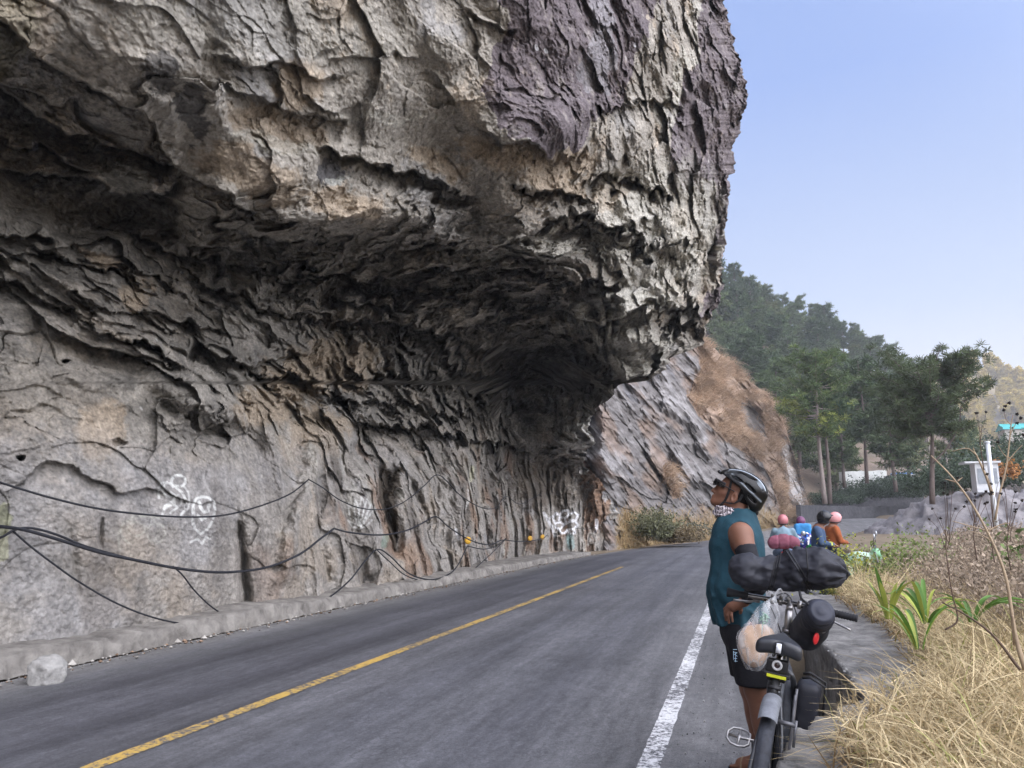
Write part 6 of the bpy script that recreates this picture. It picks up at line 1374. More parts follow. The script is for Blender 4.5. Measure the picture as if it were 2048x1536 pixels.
w = MB(); c = Bt-s0; w.lathe([(0.058,-0.025),(0.061,-0.01),(0.059,0.004),(0.052,0.008),(0.050,0.014),(0.040,0.016),(0.022,0.012),(0.020,0.014),(0.001,0.013)], c, axv, 34); w.build('lid', mat('grey_black_lid', (0.040,0.044,0.062), (0.022,0.024,0.034), 14, 0.55), sb_)
w = MB(); w.tube(smooth_path([c+axv*0.0+[-0.05,0,0.03], c+[-0.075,0.06,0.05], c+[-0.08,0.1,0.08]], 8), 0.006, 6); w.build('buckle', M_black, sb_)
tag(sb_, 'round black roll top bag with a ribbed lid hanging at the right of the stem', 'bag')
k0 = pt(1632, 1277, 3.91); kt = empty('key_tag', k0); w = MB(); ax2 = np.array([0.75, -0.55, -0.35]); w.lathe([(0.001,-0.006),(0.020,-0.005),(0.024,0),(0.020,0.005),(0.001,0.006)], (0,0,0), ax2, 22); w.V[0] = w.V[0]*np.array([0.9,1,1.25]); w.build('disc', mat('red_plastic', (0.62,0.02,0.03), (0.5,0.015,0.025), 8, 0.3, spec=0.5), kt)
w = MB(); w.tube([np.array([0.022+0.012*math.cos(a), 0.0, 0.030+0.014*math.sin(a)])+[0.01,0,0.01] for a in np.linspace(0, 2*np.pi, 15)[:-1]], 0.0025, 5, closed=True); w.tube([(0.004,0,0.018), (0.018,0,0.032)], 0.0025, 5); w.build('ring', M_alu, kt)
tag(kt, 'red oval tag on a metal ring dangling under the round black bag', 'tag')
# black pannier low on the right
p0 = B(0.84,0.125,0.50)+G0; pn = empty('pannier', p0)
def pnf(X, Y, Z):
    q = np.stack([X-p0[0], Y-p0[1], Z-p0[2]], -1)@BM; a, s, h = q[..., 0], q[..., 1], q[..., 2]
    return np.sqrt(np.maximum(np.abs(a)-0.08, 0)**2+np.maximum(np.abs(s)-0.02, 0)**2+np.maximum(np.abs(h)-0.15, 0)**2)-0.035+0.006*fbm(X*8, Y*8, Z*8, 3)
bag('pannier', pnf, p0-0.3, p0+0.3, 0.009, M_bag, '', '', pn); w = MB()
for a_ in (-0.06, 0.06): w.tube([B(a_,-0.035,0.2), B(a_,0.0,0.21), B(a_,0.075,0.18), B(a_,0.078,-0.1)], 0.007, 6)
w.build('strap', M_black, pn); tag(pn, 'dark flat sided bag hanging low between the front wheel and the wall', 'bag')
# transparent plastic bag with a brown packet in it
M_film, n_, l_, b_ = node_mat('clear_plastic', 0.22, 0, 0.6); b_.inputs['Base Color'].default_value = (0.80,0.82,0.84,1); tr_ = n_.new('ShaderNodeBsdfTransparent'); ms_ = n_.new('ShaderNodeMixShader')
nz = n_.new('ShaderNodeTexNoise'); nz.inputs['Scale'].default_value = 14; nz.inputs['Detail'].default_value = 6; t_ = n_.new('ShaderNodeTexCoord'); mp_ = n_.new('ShaderNodeMapping'); mp_.inputs['Scale'].default_value = (2.2,2.2,0.5); l_.new(t_.outputs['Object'], mp_.inputs[0]); l_.new(mp_.outputs[0], nz.inputs['Vector'])
mr_ = n_.new('ShaderNodeMapRange'); mr_.inputs[1].default_value = 0.40; mr_.inputs[2].default_value = 0.66; mr_.inputs[3].default_value = 0.05; mr_.inputs[4].default_value = 0.50; l_.new(nz.outputs[0], mr_.inputs[0]); l_.new(mr_.outputs[0], ms_.inputs[0])
l_.new(tr_.outputs[0], ms_.inputs[1]); l_.new(b_.outputs[0], ms_.inputs[2]); l_.new(ms_.outputs[0], n_['Material Output'].inputs[0])
bp_ = n_.new('ShaderNodeBump'); bp_.inputs['Strength'].default_value = 0.8; bp_.inputs['Distance'].default_value = 0.01; l_.new(nz.outputs[0], bp_.inputs['Height']); l_.new(bp_.outputs[0], b_.inputs['Normal'])
YB = 4.08; q0 = pt(1545, 1197, YB); pb = empty('plastic_bag', q0); b1, b2, b3, b4 = pt(1549,1190,YB), pt(1536,1232,YB-0.02), pt(1513,1285,YB-0.02), pt(1507,1318,YB-0.02)
def pbf(X, Y, Z):
    d = smins([cap(X, Y, Z, b1, b2, 0.014, 0.058), cap(X, Y, Z, b2, b3, 0.060, 0.092), cap(X, Y, Z, b3, b4, 0.088, 0.062)], 0.03)
    wr = 0.010*np.abs(fbm(X*18, Y*18, Z*6, 3))*2; d = np.maximum(d, 0.75*(np.abs(Y-YB+0.02)-0.075))
    return d+wr
bag('plastic_bag', pbf, b4-[0.16,0.16,0.14], b1+[0.14,0.14,0.05], 0.006, M_film, '', '', pb)
w = MB(); w.tube(smooth_path([b1+[0.0,0,0.0]-q0, pt(1560,1178,YB)-q0, pt(1568,1192,YB+0.03)-q0], 10), 0.006, 6); w.tube(smooth_path([b1-q0, pt(1536,1182,YB)-q0, pt(1540,1192,YB+0.05)-q0], 10), 0.006, 6); w.build('handle', M_film, pb)
w = MB(); kn_ = pt(1528,1238,YB-0.085)-q0
for k in range(7): w.tube(smooth_path([kn_+rng.normal(0, 0.013, 3)*[1,0.3,1.3] for _ in range(4)], 10), 0.0022, 5)
w.build('print_mark', mat('white_green_print', (0.7,0.8,0.74), (0.12,0.3,0.2), 60, 0.5), pb)
tag(pb, 'clear plastic bag hanging from the left end of the handlebar', 'bag')
g0_ = pt(1509, 1300, YB-0.02); pk = empty('packet', g0_)
def pkf(X, Y, Z):
    d = smins([ell(X, Y, Z, pt(1506,1288,YB-0.02), (0.073,0.055,0.090)), ell(X, Y, Z, pt(1528,1272,YB-0.02), (0.045,0.05,0.05)), ell(X, Y, Z, pt(1508,1316,YB-0.02), (0.045,0.04,0.045))], 0.03)
    return d+0.006*fbm(X*12, Y*12, Z*7, 3)
o = bag('packet', pkf, g0_-0.15, g0_+0.17, 0.006, mat('beige_wrap', (0.60,0.42,0.29), (0.46,0.31,0.21), 7, 0.7, bump=0.3, bscale=22, dist=0.006), '', '', pk, 'wrapping')
tag(pk, 'beige wrapped packet of food inside the clear plastic bag', 'packet')
# ---------------------------------------------------------------- motorcyclists stopped farther along the road
def M3(ang, tilt=0.0):
    c, s = math.cos(ang), math.sin(ang); return np.array([[c, -s, 0], [s, c, 0], [0, 0, 1.0]])
def figure(pos, ang, J, cj, ct, ch, label, hel=True, visor=True, hs=1.0, skin=M_skin, extra=None):
    """small clothed figure; J gives the joints in its own frame (x forward, y left)"""
    R_ = M3(ang)*0.94; root = empty('person', pos); xf = lambda V: V@R_.T
    g_ = lambda k: np.array(J[k], float)
    def bodyf(X, Y, Z):
        d = smins([ell(X, Y, Z, g_('head'), (0.092,0.076,0.115)), cap(X, Y, Z, g_('head')-[0.02,0,0.06], g_('neck'), 0.05, 0.06), ell(X, Y, Z, g_('head')+[0.085,0,-0.03], (0.02,0.012,0.025)), cap(X, Y, Z, g_('neck')-[0,0,0.06], g_('hips'), 0.12, 0.12)], 0.03)
        for s in (1, -1):
            m_ = np.array([1, s, 1]); d = smin(d, cap(X, Y, Z, g_('elbow')*m_, g_('hand')*m_, 0.032, 0.026), 0.02); d = smin(d, cap(X, Y, Z, g_('shoulder')*m_, g_('elbow')*m_, 0.045, 0.035), 0.03)
            h_ = g_('hand')*m_
            for k in range(4): d = smin(d, cap(X, Y, Z, h_+[0.02,(k-1.5)*0.018,-0.005], h_+[0.085-0.008*abs(k-1.2),(k-1.5)*0.018,-0.035], 0.0105, 0.009), 0.008)
            d = smin(d, cap(X, Y, Z, h_, h_+[0.045,-s*0.045,-0.01], 0.012, 0.010), 0.01)
            d = smin(d, smin(cap(X, Y, Z, g_('hipj')*m_, g_('knee')*m_, 0.075, 0.055), cap(X, Y, Z, g_('knee')*m_, g_('foot')*m_, 0.05, 0.04), 0.02), 0.03)
        return d
    allp = np.array([J[k] for k in J]); lo = allp.min(0)-[0.2,0.2,0.14]; hi = allp.max(0)+[0.22,0.2,0.18]; lo[1] = -hi[1]
    lo[2] = max(lo[2], -0.05)
    sdf_obj('body', bodyf, lo, hi, 0.014, skin, root, xf=xf)
    def jac(X, Y, Z):
        d = smins([ell(X, Y, Z, g_('chest'), (0.145,0.20,0.24)), ell(X, Y, Z, g_('hips')+[0,0,0.08], (0.14,0.18,0.15))], 0.06)
        for s in (1, -1):
            m_ = np.array([1, s, 1]); d = smin(d, smin(cap(X, Y, Z, g_('shoulder')*m_, g_('elbow')*m_, 0.075, 0.058), cap(X, Y, Z, g_('elbow')*m_, g_('elbow')*m_*0.12+g_('hand')*m_*0.88, 0.056, 0.042), 0.02), 0.05)
        d = smin(d, cap(X, Y, Z, g_('neck')-[0,0,0.03], g_('neck')+[0,0,0.005], 0.075, 0.07), 0.03)
        return np.maximum(d, g_('hips')[2]-0.02-Z)-0.010*fbm(X*8, Y*8, Z*6, 3)
    sdf_obj('jacket', jac, lo, hi, 0.016, cj, root, xf=xf)
    def tro(X, Y, Z):
        d = ell(X, Y, Z, g_('hips')-[0,0,0.02], (0.145,0.175,0.13))
        for s in (1, -1):
            m_ = np.array([1, s, 1]); d = smin(d, smin(cap(X, Y, Z, g_('hipj')*m_, g_('knee')*m_, 0.098, 0.075), cap(X, Y, Z, g_('knee')*m_, g_('foot')*m_, 0.072, 0.055), 0.02), 0.03)
        return d-0.008*fbm(X*9, Y*9, Z*6, 3)
    sdf_obj('trousers', tro, lo, hi, 0.016, ct, root, xf=xf)
    w = MB()
    for s in (1, -1): f_ = g_('foot')*np.array([1, s, 1]); w.tube([f_+[-0.07,0,-0.03], f_+[0.02,0,-0.02], f_+[0.16,0,-0.045], f_+[0.19,0,-0.05]], [0.045,0.05,0.04,0.02], 8)
    w.build('shoes', M_rubber, root, xf=xf)
    if hel:
        H = g_('head')+[-0.005,0,0.025]; he = empty('helmet'); he.parent = root
        def hf_(X, Y, Z):
            d = ell(X, Y, Z, H, (0.142*hs,0.122*hs,0.138*hs)); d = np.maximum(d, -np.maximum(ell(X, Y, Z, H+[0.13,0,-0.05], (0.12,0.088,0.085)), -d-0.5)); return np.maximum(d, (H[2]-0.115)-Z)
        sdf_obj('helmet_shell', hf_, H-0.2, H+0.2, 0.011, ch, he, xf=xf)
        w = MB(); w.tube([H+[0.118*math.cos(t)-0.0, 0.108*math.sin(t), -0.098+0.03*max(0, math.cos(t))] for t in np.linspace(0.75, 2*np.pi-0.75, 22)], 0.012, 6); w.build('trim', M_black, he, xf=xf)
        if visor:
            w = MB(); w.tube([H+[0.115,-0.06,0.045], H+[0.16,0,0.05], H+[0.115,0.06,0.045]], 0.012, 6); w.build('visor', M_gloss, he, xf=xf)
    tag(root, label, 'person'); return root
denim_l = mat('pale_denim', (0.24,0.34,0.40), (0.17,0.25,0.31), 6, 0.85, bump=0.3, bscale=30); denim_d = mat('blue_denim', (0.060,0.10,0.18), (0.035,0.06,0.11), 6, 0.85, bump=0.3, bscale=30)
jeans = mat('jeans', (0.16,0.22,0.32), (0.08,0.12,0.2), 8, 0.85); navy = mat('navy_trousers', (0.012,0.018,0.045), None, 6, 0.8)
pink = mat('pink_shell', (0.50,0.20,0.21), (0.40,0.12,0.13), 3, 0.25, spec=0.5); ppl = mat('purple_shell', (0.20,0.06,0.14), (0.10,0.04,0.09), 20, 0.3); blk = M_gloss; orange_j = mat('orange_jacket', (0.36,0.105,0.035), (0.25,0.07,0.025), 8, 0.8, bump=0.3)
Jseat = dict(head=(0.14,0,1.53), neck=(0.08,0,1.37), shoulder=(0.06,0.19,1.30), chest=(0.03,0,1.16), hips=(-0.05,0,0.86), hipj=(0.0,0.10,0.84), elbow=(0.22,0.30,1.08), hand=(0.46,0.30,1.02), knee=(0.42,0.22,0.78), foot=(0.28,0.22,0.36))
Jstand = dict(head=(0.10,0,1.58), neck=(0.0,0,1.43), shoulder=(-0.02,0.19,1.36), chest=(-0.01,0,1.22), hips=(-0.02,0,0.95), hipj=(0.0,0.09,0.90), elbow=(0.05,0.24,1.10), hand=(0.28,0.07,1.06), knee=(0.05,0.11,0.50), foot=(0.0,0.12,0.09))
def gp(px, Y, z=0.014): p = at_y(px, 1040, Y); return np.array([p[0], Y, z])
pR1 = gp(1565, 18.4); pR2 = gp(1600, 20.2); pR3 = gp(1636, 16.0); pR4 = gp(1664, 17.4)
north = math.radians(84)
figure(pR1, north, Jseat, denim_l, jeans, pink, 'rider in pale denim jacket and pink helmet seated on the leftmost motorcycle, seen from behind')
figure(pR2, math.radians(80), dict(Jseat, head=(0.16,0,1.50)), mat('grey_blue_top', (0.10,0.14,0.2), None, 8, 0.8), jeans, ppl, 'rider in purple patterned helmet half hidden behind a bright blue pack', hs=0.95)
figure(pR3, math.radians(-8), dict(Jstand, head=(0.13,0,1.57)), denim_d, navy, blk, 'man in dark blue denim jacket and black helmet standing with head bowed over his hands', hs=1.08)
figure(pR4, math.radians(20), dict(Jstand, head=(0.08,0,1.57)), orange_j, navy, mat('pale_pink_shell', (0.72,0.38,0.38), (0.6,0.25,0.25), 4, 0.25), 'person in orange jacket and pale pink helmet standing behind the denim jacketed man')
M_red = mat('red_lamp', (0.65,0.03,0.02), (0.5,0.02,0.015), 10, 0.2, spec=0.5); M_plate = mat('white_plate', (0.66,0.66,0.66), (0.5,0.5,0.5), 30, 0.5)
def motorcycle(pos, ang, col, label, tail=M_red, lean=0.08):
    R_ = M3(ang)@np.array([[1,0,0],[0,math.cos(lean),-math.sin(lean)],[0,math.sin(lean),math.cos(lean)]])*0.94; root = empty('motorcycle', pos); xf = lambda V: V@R_.T
    for a0 in (-0.60, 0.65):
        wh = empty('wheel'); wh.parent = root; w = MB(); w.tube([np.array([a0+0.27*math.cos(t), 0, 0.31+0.27*math.sin(t)]) for t in np.linspace(0, 2*np.pi, 33)[:-1]], 0.045, 10, closed=True); w.build('tyre', M_rubber, wh, xf=xf)
        w = MB(); w.tube([np.array([a0+0.20*math.cos(t), 0, 0.31+0.20*math.sin(t)]) for t in np.linspace(0, 2*np.pi, 33)[:-1]], 0.014, 6, closed=True)
        for k in range(6): t = k*math.pi/3; w.tube([(a0,0,0.31), (a0+0.2*math.cos(t),0,0.31+0.2*math.sin(t))], 0.012, 5)
        w.build('rim', M_alu, wh, xf=xf)
    sdf_obj('bodywork', lambda X, Y, Z: smins([ell(X, Y, Z, (0.22,0,0.82), (0.26,0.14,0.13)), cap(X, Y, Z, (-0.65,0,0.82), (-0.1,0,0.74), 0.06, 0.11), ell(X, Y, Z, (0.52,0,0.88), (0.12,0.10,0.14)), ell(X, Y, Z, (0.1,0,0.48), (0.22,0.13,0.17))], 0.05), (-0.8,-0.25,0.2), (0.75,0.25,1.1), 0.018, col, root, xf=xf)
    sdf_obj('seat', lambda X, Y, Z: cap(X, Y, Z, (-0.55,0,0.86), (0.0,0,0.81), 0.075, 0.09), (-0.7,-0.2,0.7), (0.15,0.2,1.0), 0.018, M_black, root, xf=xf)
    w = MB(); w.tube([(0.45,-0.33,1.06), (0.50,-0.2,1.06), (0.52,0,1.0), (0.50,0.2,1.06), (0.45,0.33,1.06)], 0.016, 8)
    for s in (1, -1): w.tube([(0.50,0.25*s,1.06), (0.52,0.30*s,1.24)], 0.008, 6); w.tube([(0.50,0.08*s,0.95), (0.65,0.08*s,0.31)], 0.022, 8)
    w.build('handlebar', M_chrome, root, xf=xf)
    for s in (1, -1): w = MB(); w.lathe([(0.001,0),(0.055,0.004),(0.045,0.02),(0.001,0.03)], (0.52,0.32*s,1.27), (1,0,0), 16); w.build('mirror', M_silver, root, xf=xf)
    w = MB(); w.box((-0.76,0,0.80), (0.06,0.17,0.09)); w.build('tail_light', tail, root, smooth=False, bevel=0.015, xf=xf)
    w = MB(); w.box((-0.83,0,0.60), (0.012,0.26,0.12)); w.build('number_plate', M_plate, root, smooth=False, xf=xf)
    for s in (1, -1): w = MB(); w.lathe([(0.001,-0.02),(0.028,-0.015),(0.028,0.015),(0.001,0.02)], (-0.72,0.16*s,0.72), (1,0,0), 12); w.build('indicator', mat('amber_lamp', (0.7,0.3,0.03), None, 8, 0.2), root, xf=xf)
    w = MB(); w.tube([(0.1,-0.16,0.28), (-0.4,-0.17,0.30), (-0.8,-0.18,0.42)], [0.025,0.04,0.05], 10); w.build('exhaust', M_alu, root, xf=xf)
    w = MB(); w.tube([(-0.5,0,0.62), (-0.75,0,0.66), (-0.9,0,0.5)], [0.05,0.06,0.04], 8); w.build('rear_mudguard', M_black, root, xf=xf)
    return tag(root, label, 'motorcycle', 'motorcycles stopped at the roadside')
motorcycle(pR1, north, mat('dark_red_paint', (0.25,0.02,0.02), None, 8, 0.25, spec=0.6), 'motorcycle with red tail lamp and maroon duffel bag, leftmost of the stopped motorcycles')
motorcycle(pR2, math.radians(80), M_red, 'red motorcycle with white number plate under the bright blue pack')
mg = motorcycle(gp(1690, 15.8), math.radians(-12), mat('white_green_fairing', (0.75,0.78,0.75), (0.05,0.38,0.10), 3.0, 0.25, spec=0.6), 'white and green motorcycle parked sideways behind the straw and bushes')
def blobthing(name, c, f, ext, h, m, label, cat, part='fabric'):
    root = empty(name, c); sdf_obj(part, f, np.array(c)-ext, np.array(c)+ext, h, m, root, xf=lambda V: V-np.array(c)); return tag(root, label, cat), root
c = pR1+[-0.03,-0.62,1.0]; fx = lambda X, Y, Z: smin(smin(cap(X, Y, Z, c+[-0.20,0,-0.02], c+[0.20,0,-0.02], 0.135, 0.135), ell(X, Y, Z, c+[0.0,0,0.03], (0.26,0.13,0.14)), 0.04), ell(X, Y, Z, c+[0,0,0], (0.2,0.1,0.1)), 0.02)+0.02*np.exp(-((np.abs(X-c[0])-0.11)/0.02)**2)-0.012*fbm(X*8, Y*8, Z*8, 3)
_, r_ = blobthing('duffel_bag', c, fx, 0.42, 0.014, mat('maroon_fabric', (0.26,0.085,0.12), (0.18,0.055,0.085), 8, 0.8, bump=0.3), 'maroon duffel bag tied across the back of the leftmost motorcycle', 'bag')
c2 = pR2+[0.02,-0.45,1.2]; _, r_ = blobthing('backpack', c2, lambda X, Y, Z: np.sqrt(np.maximum(np.abs(X-c2[0])-0.13, 0)**2+np.maximum(np.abs(Y-c2[1])-0.06, 0)**2+np.maximum(np.abs(Z-c2[2])-0.12, 0)**2)-0.06-0.015*fbm(X*8, Y*8, Z*8, 2), 0.4, 0.016, mat('bright_blue_fabric', (0.05,0.27,0.55), (0.04,0.2,0.45), 6, 0.7), 'bright blue pack behind the rider in the purple helmet', 'bag')
cb = pR2+[-0.02,-0.70,0.98]
nzm, n_, l_, b_ = node_mat('colourful_cloth', 0.7); vo_ = n_.new('ShaderNodeTexVoronoi'); vo_.inputs['Scale'].default_value = 16; t_ = n_.new('ShaderNodeTexCoord'); l_.new(t_.outputs['Object'], vo_.inputs['Vector'])
rp = n_.new('ShaderNodeValToRGB'); rp.color_ramp.interpolation = 'CONSTANT'; sp_ = n_.new('ShaderNodeSeparateXYZ'); l_.new(vo_.outputs['Color'], sp_.inputs[0]); l_.new(sp_.outputs[0], rp.inputs[0]); e_ = rp.color_ramp.elements
e_[0].color = (0.015,0.02,0.08,1); e_[1].position = 0.85; e_[1].color = (0.7,0.7,0.75,1)
for p_, c_ in ((0.25,(0.01,0.18,0.05,1)), (0.42,(0.10,0.05,0.30,1)), (0.58,(0.02,0.04,0.18,1)), (0.75,(0.03,0.12,0.45,1))): q_ = e_.new(p_); q_.color = c_
l_.new(rp.outputs[0], b_.inputs['Base Color'])
blobthing('bundle', cb, lambda X, Y, Z: ell(X, Y, Z, cb, (0.30,0.15,0.19))-0.04*fbm(X*6, Y*6, Z*6, 3), 0.42, 0.014, nzm, 'colourful bundle of green, blue and white things tied behind the blue pack', 'bundle')
# ---------------------------------------------------------------- cables pinned along the wall
M_cable = mat('black_cable', (0.020,0.021,0.026), (0.012,0.012,0.015), 30, 0.6)
def cable(pts, r, label, off=0.07, n=60):
    s = smooth_path(pts, n); P_ = np.array([on_cliff(a, b, off) for a, b in s])
    d = np.linalg.norm(P_-CAM, axis=1)
    w_ = np.ones(9)/9; dp = np.pad(d, 4, 'edge'); mn = np.array([dp[i:i+9].min() for i in range(len(d))]); mn = np.convolve(np.pad(mn, 4, 'edge'), w_, 'valid')
    P_ = CAM+(P_-CAM)*(mn/d)[:, None]; c = P_[0].copy(); w = MB(); w.tube(P_-c, r*0.75, 7)
    o = w.build('cable', M_cable); o.location = Vector([float(v) for v in c]); return tag(o, label, 'cable', 'cables sagging along the rock wall')
cable([(-520,700),(-300,835),(-60,945),(0,965),(100,995),(200,1018),(300,1030),(380,1034),(450,1030),(520,1012),(580,988),(616,960)], 0.016, 'highest cable on the left, sagging under the white graffiti')
cable([(616,958),(645,975),(680,1000),(720,1016),(765,1019),(800,1008),(825,992)], 0.015, 'cable sagging right of the pale spur, below the two worn graffiti')
cable([(825,992),(850,970),(878,950),(920,990),(960,1014),(990,1016),(1012,993),(1040,1008),(1080,988)], 0.018, 'thin cable rising and dipping beside the yellowish rock patch')
cable([(-520,1000),(-300,1010),(-60,1046),(0,1053),(50,1060),(120,1080),(200,1105),(280,1122),(345,1135),(420,1144),(480,1143),(540,1133),(600,1108),(640,1078),(668,1057)], 0.024, 'thick cable dipping across the lower left wall')
cable([(-520,1240),(-300,1190),(-60,1102),(0,1076),(30,1060),(62,1056),(110,1068),(170,1092),(240,1112),(300,1126),(345,1136)], 0.018, 'second cable bundled over the thick cable at far left')
cable([(26,1062),(60,1092),(110,1130),(160,1165),(230,1205),(300,1233),(370,1248),(440,1249),(500,1243)], 0.014, 'long cable drooping to the footing behind the boulder')
cable([(345,1132),(365,1150),(390,1182),(425,1215),(460,1233),(500,1236),(545,1228)], 0.014, 'short cable dropping from the thick cable to the footing')
cable([(668,1057),(700,1065),(760,1070),(810,1062),(845,1046),(872,1033),(895,1052),(930,1075),(960,1087),(985,1088),(1005,1080),(1040,1083),(1080,1079),(1095,1070)], 0.022, 'long cable in the middle of the wall passing the yellow discs')
cable([(636,1207),(665,1190),(700,1160),(730,1122),(755,1099),(780,1112),(815,1145),(850,1158),(880,1156),(910,1138),(935,1092)], 0.020, 'cable rising from the footing to a peak and dipping to the first yellow disc')
cable([(755,1101),(780,1124),(810,1150),(850,1162),(900,1158),(940,1150)], 0.016, 'lower twin strand hanging from the same peak')
cable([(935,1092),(965,1098),(990,1093),(1012,1077),(990,1100),(960,1128),(940,1146)], 0.018, 'cable looping down to the footing under the yellow discs')
cable([(1150,1056),(1175,1058),(1192,1052)], 0.02, 'short dark cable right of the bright white graffiti')
for (a, b), lab in zip([(936,1081),(1060,1077),(1085,1074)], ['yellow disc pinned to the wall, nearest of three', 'middle one of three yellow discs on the wall', 'yellow disc next to the bright white graffiti, farthest of three']):
    p = on_cliff(a, b, 0.14); w = MB(); d_ = CAM-p; d_ = d_/np.linalg.norm(d_); rr = 0.10 if a < 1000 else 0.11; w.lathe([(0.001,-0.03),(rr,-0.02),(rr,0.015),(rr*0.7,0.03),(0.001,0.035)], (0,0,0), (0.8,-0.6,0.0), 20)
    o = w.build('marker_disc', mat('yellow_disc', (0.62,0.36,0.04), (0.5,0.27,0.03), 12, 0.5)); o.location = Vector([float(v) for v in p]); tag(o, lab, 'disc', 'yellow discs on the rock wall')
# boulder at the footing
bo = at_z(80, 1370, 0.0); bo = np.array([bo[0], bo[1], 0.0]); sc_b = np.linalg.norm(bo-CAM)/1540
def bouf(X, Y, Z):
    k_b = 1.32; x, y, z = (X-bo[0])*k_b, (Y-bo[1]-0.04)*k_b, (Z-0.105)*k_b; d = ell(x, y, z, (0,0,0), (0.215,0.19,0.175))
    for n_v, o_v in (((0.45,-0.3,0.8),0.13), ((-0.75,-0.2,0.6),0.125), ((0.95,-0.3,-0.05),0.165), ((0.15,-1,0.15),0.12), ((-0.7,-0.7,-0.1),0.14), ((-0.1,-0.1,1),0.135)):
        n_v = np.array(n_v)/np.linalg.norm(n_v); d = np.maximum(d, (x*n_v[0]+y*n_v[1]+z*n_v[2]-o_v))
    return d-0.022*fbm(x*7, y*7, z*7, 4)-0.035
bb = sdf_obj('boulder', bouf, bo-[0.35,0.35,0.06], bo+[0.35,0.4,0.42], 0.009, mat('pale_boulder', (0.33,0.32,0.30), (0.19,0.185,0.175), 9, 0.9, bump=0.8, bscale=40, dist=0.01), relax=0)
tag(bb, 'pale boulder lying at the foot of the wall at far left', 'boulder')
# pebbles and leaf litter along the footing
rl = np.random.default_rng(5); n = 1500; yy = 3.5+30*rl.random(n)**1.3; oo = -2.80+np.abs(rl.normal(0, 0.12, n)); xx = road_center(yy)+oo; rr = np.clip(rl.lognormal(-4.7, 0.6, n), 0.004, 0.045); V, T = [], []
ico = np.array([[0,0,1],[0.9,0,0.2],[0.28,0.85,0.1],[-0.72,0.5,0.15],[-0.72,-0.5,0.1],[0.28,-0.85,0.2],[0,0,-0.6]]); it = np.array([[0,1,2],[0,2,3],[0,3,4],[0,4,5],[0,5,1],[6,2,1],[6,3,2],[6,4,3],[6,5,4],[6,1,5]])
V = (ico[None]*rl.uniform(0.6, 1.4, (n, 7, 3))*rr[:, None, None]*np.array([1.2,1.2,0.8])+np.stack([xx, yy, 0.016+rr*0.3], -1)[:, None]).reshape(-1, 3); T = (it[None]+7*np.arange(n)[:, None, None]).reshape(-1, 3)
cc = np.repeat(np.array([[0.32,0.30,0.27]])*rl.uniform(0.4, 1.3, (n, 1)), 7, 0); br = np.repeat(rl.random(n) < 0.25, 7); cc[br] = cc[br]*np.array([0.75,0.55,0.42])
tag(mesh_np('rubble', V, T, leaf_mat('loose_stone', 0.9, 0), colors=cc, smooth=False), 'small stones and dead leaves gathered along the footing', 'rubble', kind='stuff')
n = 1400; yy = 2.6+8*rl.random(n)**1.2; xx = np.interp(rl.random(n), [0,0.5,1], [-0.55,0.05,0.36]); rr = np.clip(rl.lognormal(-5.6, 0.5, n), 0.002, 0.012)
V = (ico[None]*rl.uniform(0.6, 1.4, (n, 7, 3))*rr[:, None, None]+np.stack([xx, yy, 0.014+rr*0.3], -1)[:, None]).reshape(-1, 3); T = (it[None]+7*np.arange(n)[:, None, None]).reshape(-1, 3)
tag(mesh_np('gravel', V, T, leaf_mat('grit', 0.9, 0), colors=np.repeat(np.array([[0.20,0.195,0.19]])*rl.uniform(0.3, 2.0, (n, 1)), 7, 0), smooth=False), 'grit scattered on the right shoulder', 'gravel', kind='stuff')
# ---------------------------------------------------------------- far side: walls, shrubs, truck, kiosk, post, mound
def ribbon_wall(name, pts, zb, zt, th_, m, label, cat='wall'):
    P_ = smooth_path([np.array([at_y(px, 1040, Y)[0], Y, 0]) for px, Y in pts], 40); T_ = np.gradient(P_, axis=0); T_ /= np.linalg.norm(T_, axis=1)[:, None]; N_ = np.stack([-T_[:, 1], T_[:, 0], T_[:, 2]], -1); k = len(P_)
    zb_ = np.linspace(zb[0], zb[1], k); zt_ = np.linspace(zt[0], zt[1], k)+0.10*rng.normal(size=k)*0.5; V = []
    for i in range(k):
        for o, z in ((-th_, zb_[i]), (-th_, zt_[i]), (th_, zt_[i]), (th_, zb_[i])): V.append(P_[i]+N_[i]*o+[0, 0, z])
    Q = [(i*4+j, (i+1)*4+j, (i+1)*4+(j+1) % 4, i*4+(j+1) % 4) for i in range(k-1) for j in range(4)]+[(0,1,2,3), ((k-1)*4+3, (k-1)*4+2, (k-1)*4+1, (k-1)*4)]
    return tag(mesh_np(name, np.array(V), Q, m, smooth=False), label, cat)
M_dstone = mat('dark_stone', (0.10,0.10,0.11), (0.05,0.05,0.055), 1.2, 0.95, bump=0.8, bscale=3, dist=0.15)
ribbon_wall('stone_wall', [(1598,93),(1650,103),(1720,110),(1800,115),(1900,119)], (1.2,1.4), (3.2,3.5), 0.25, M_dstone, 'long dark stone wall along the far bend of the road')
ribbon_wall('stone_wall', [(1622,122),(1700,124),(1780,127),(1850,130)], (2.0,4.0), (5.2,7.4), 0.3, M_dstone, 'upper dark retaining wall below the white walled road')
ribbon_wall('retaining_wall', [(1688,128),(1730,130),(1778,132)], (4.0,5.5), (8.9,9.2), 0.4, mat('white_render', (0.62,0.63,0.60), (0.45,0.46,0.44), 0.9, 0.8), 'pale white retaining wall on the upper road between the pine trunks')
tb = at_y(1802, 972, 127.0); tr_ = empty('truck', tb-[0,0,0.4])
w = MB(); w.box((0.4,0,1.25), (3.0,1.9,1.7)); w.build('cargo_box', mat('white_truck', (0.7,0.72,0.74), None, 3, 0.5), tr_, smooth=False, bevel=0.05)
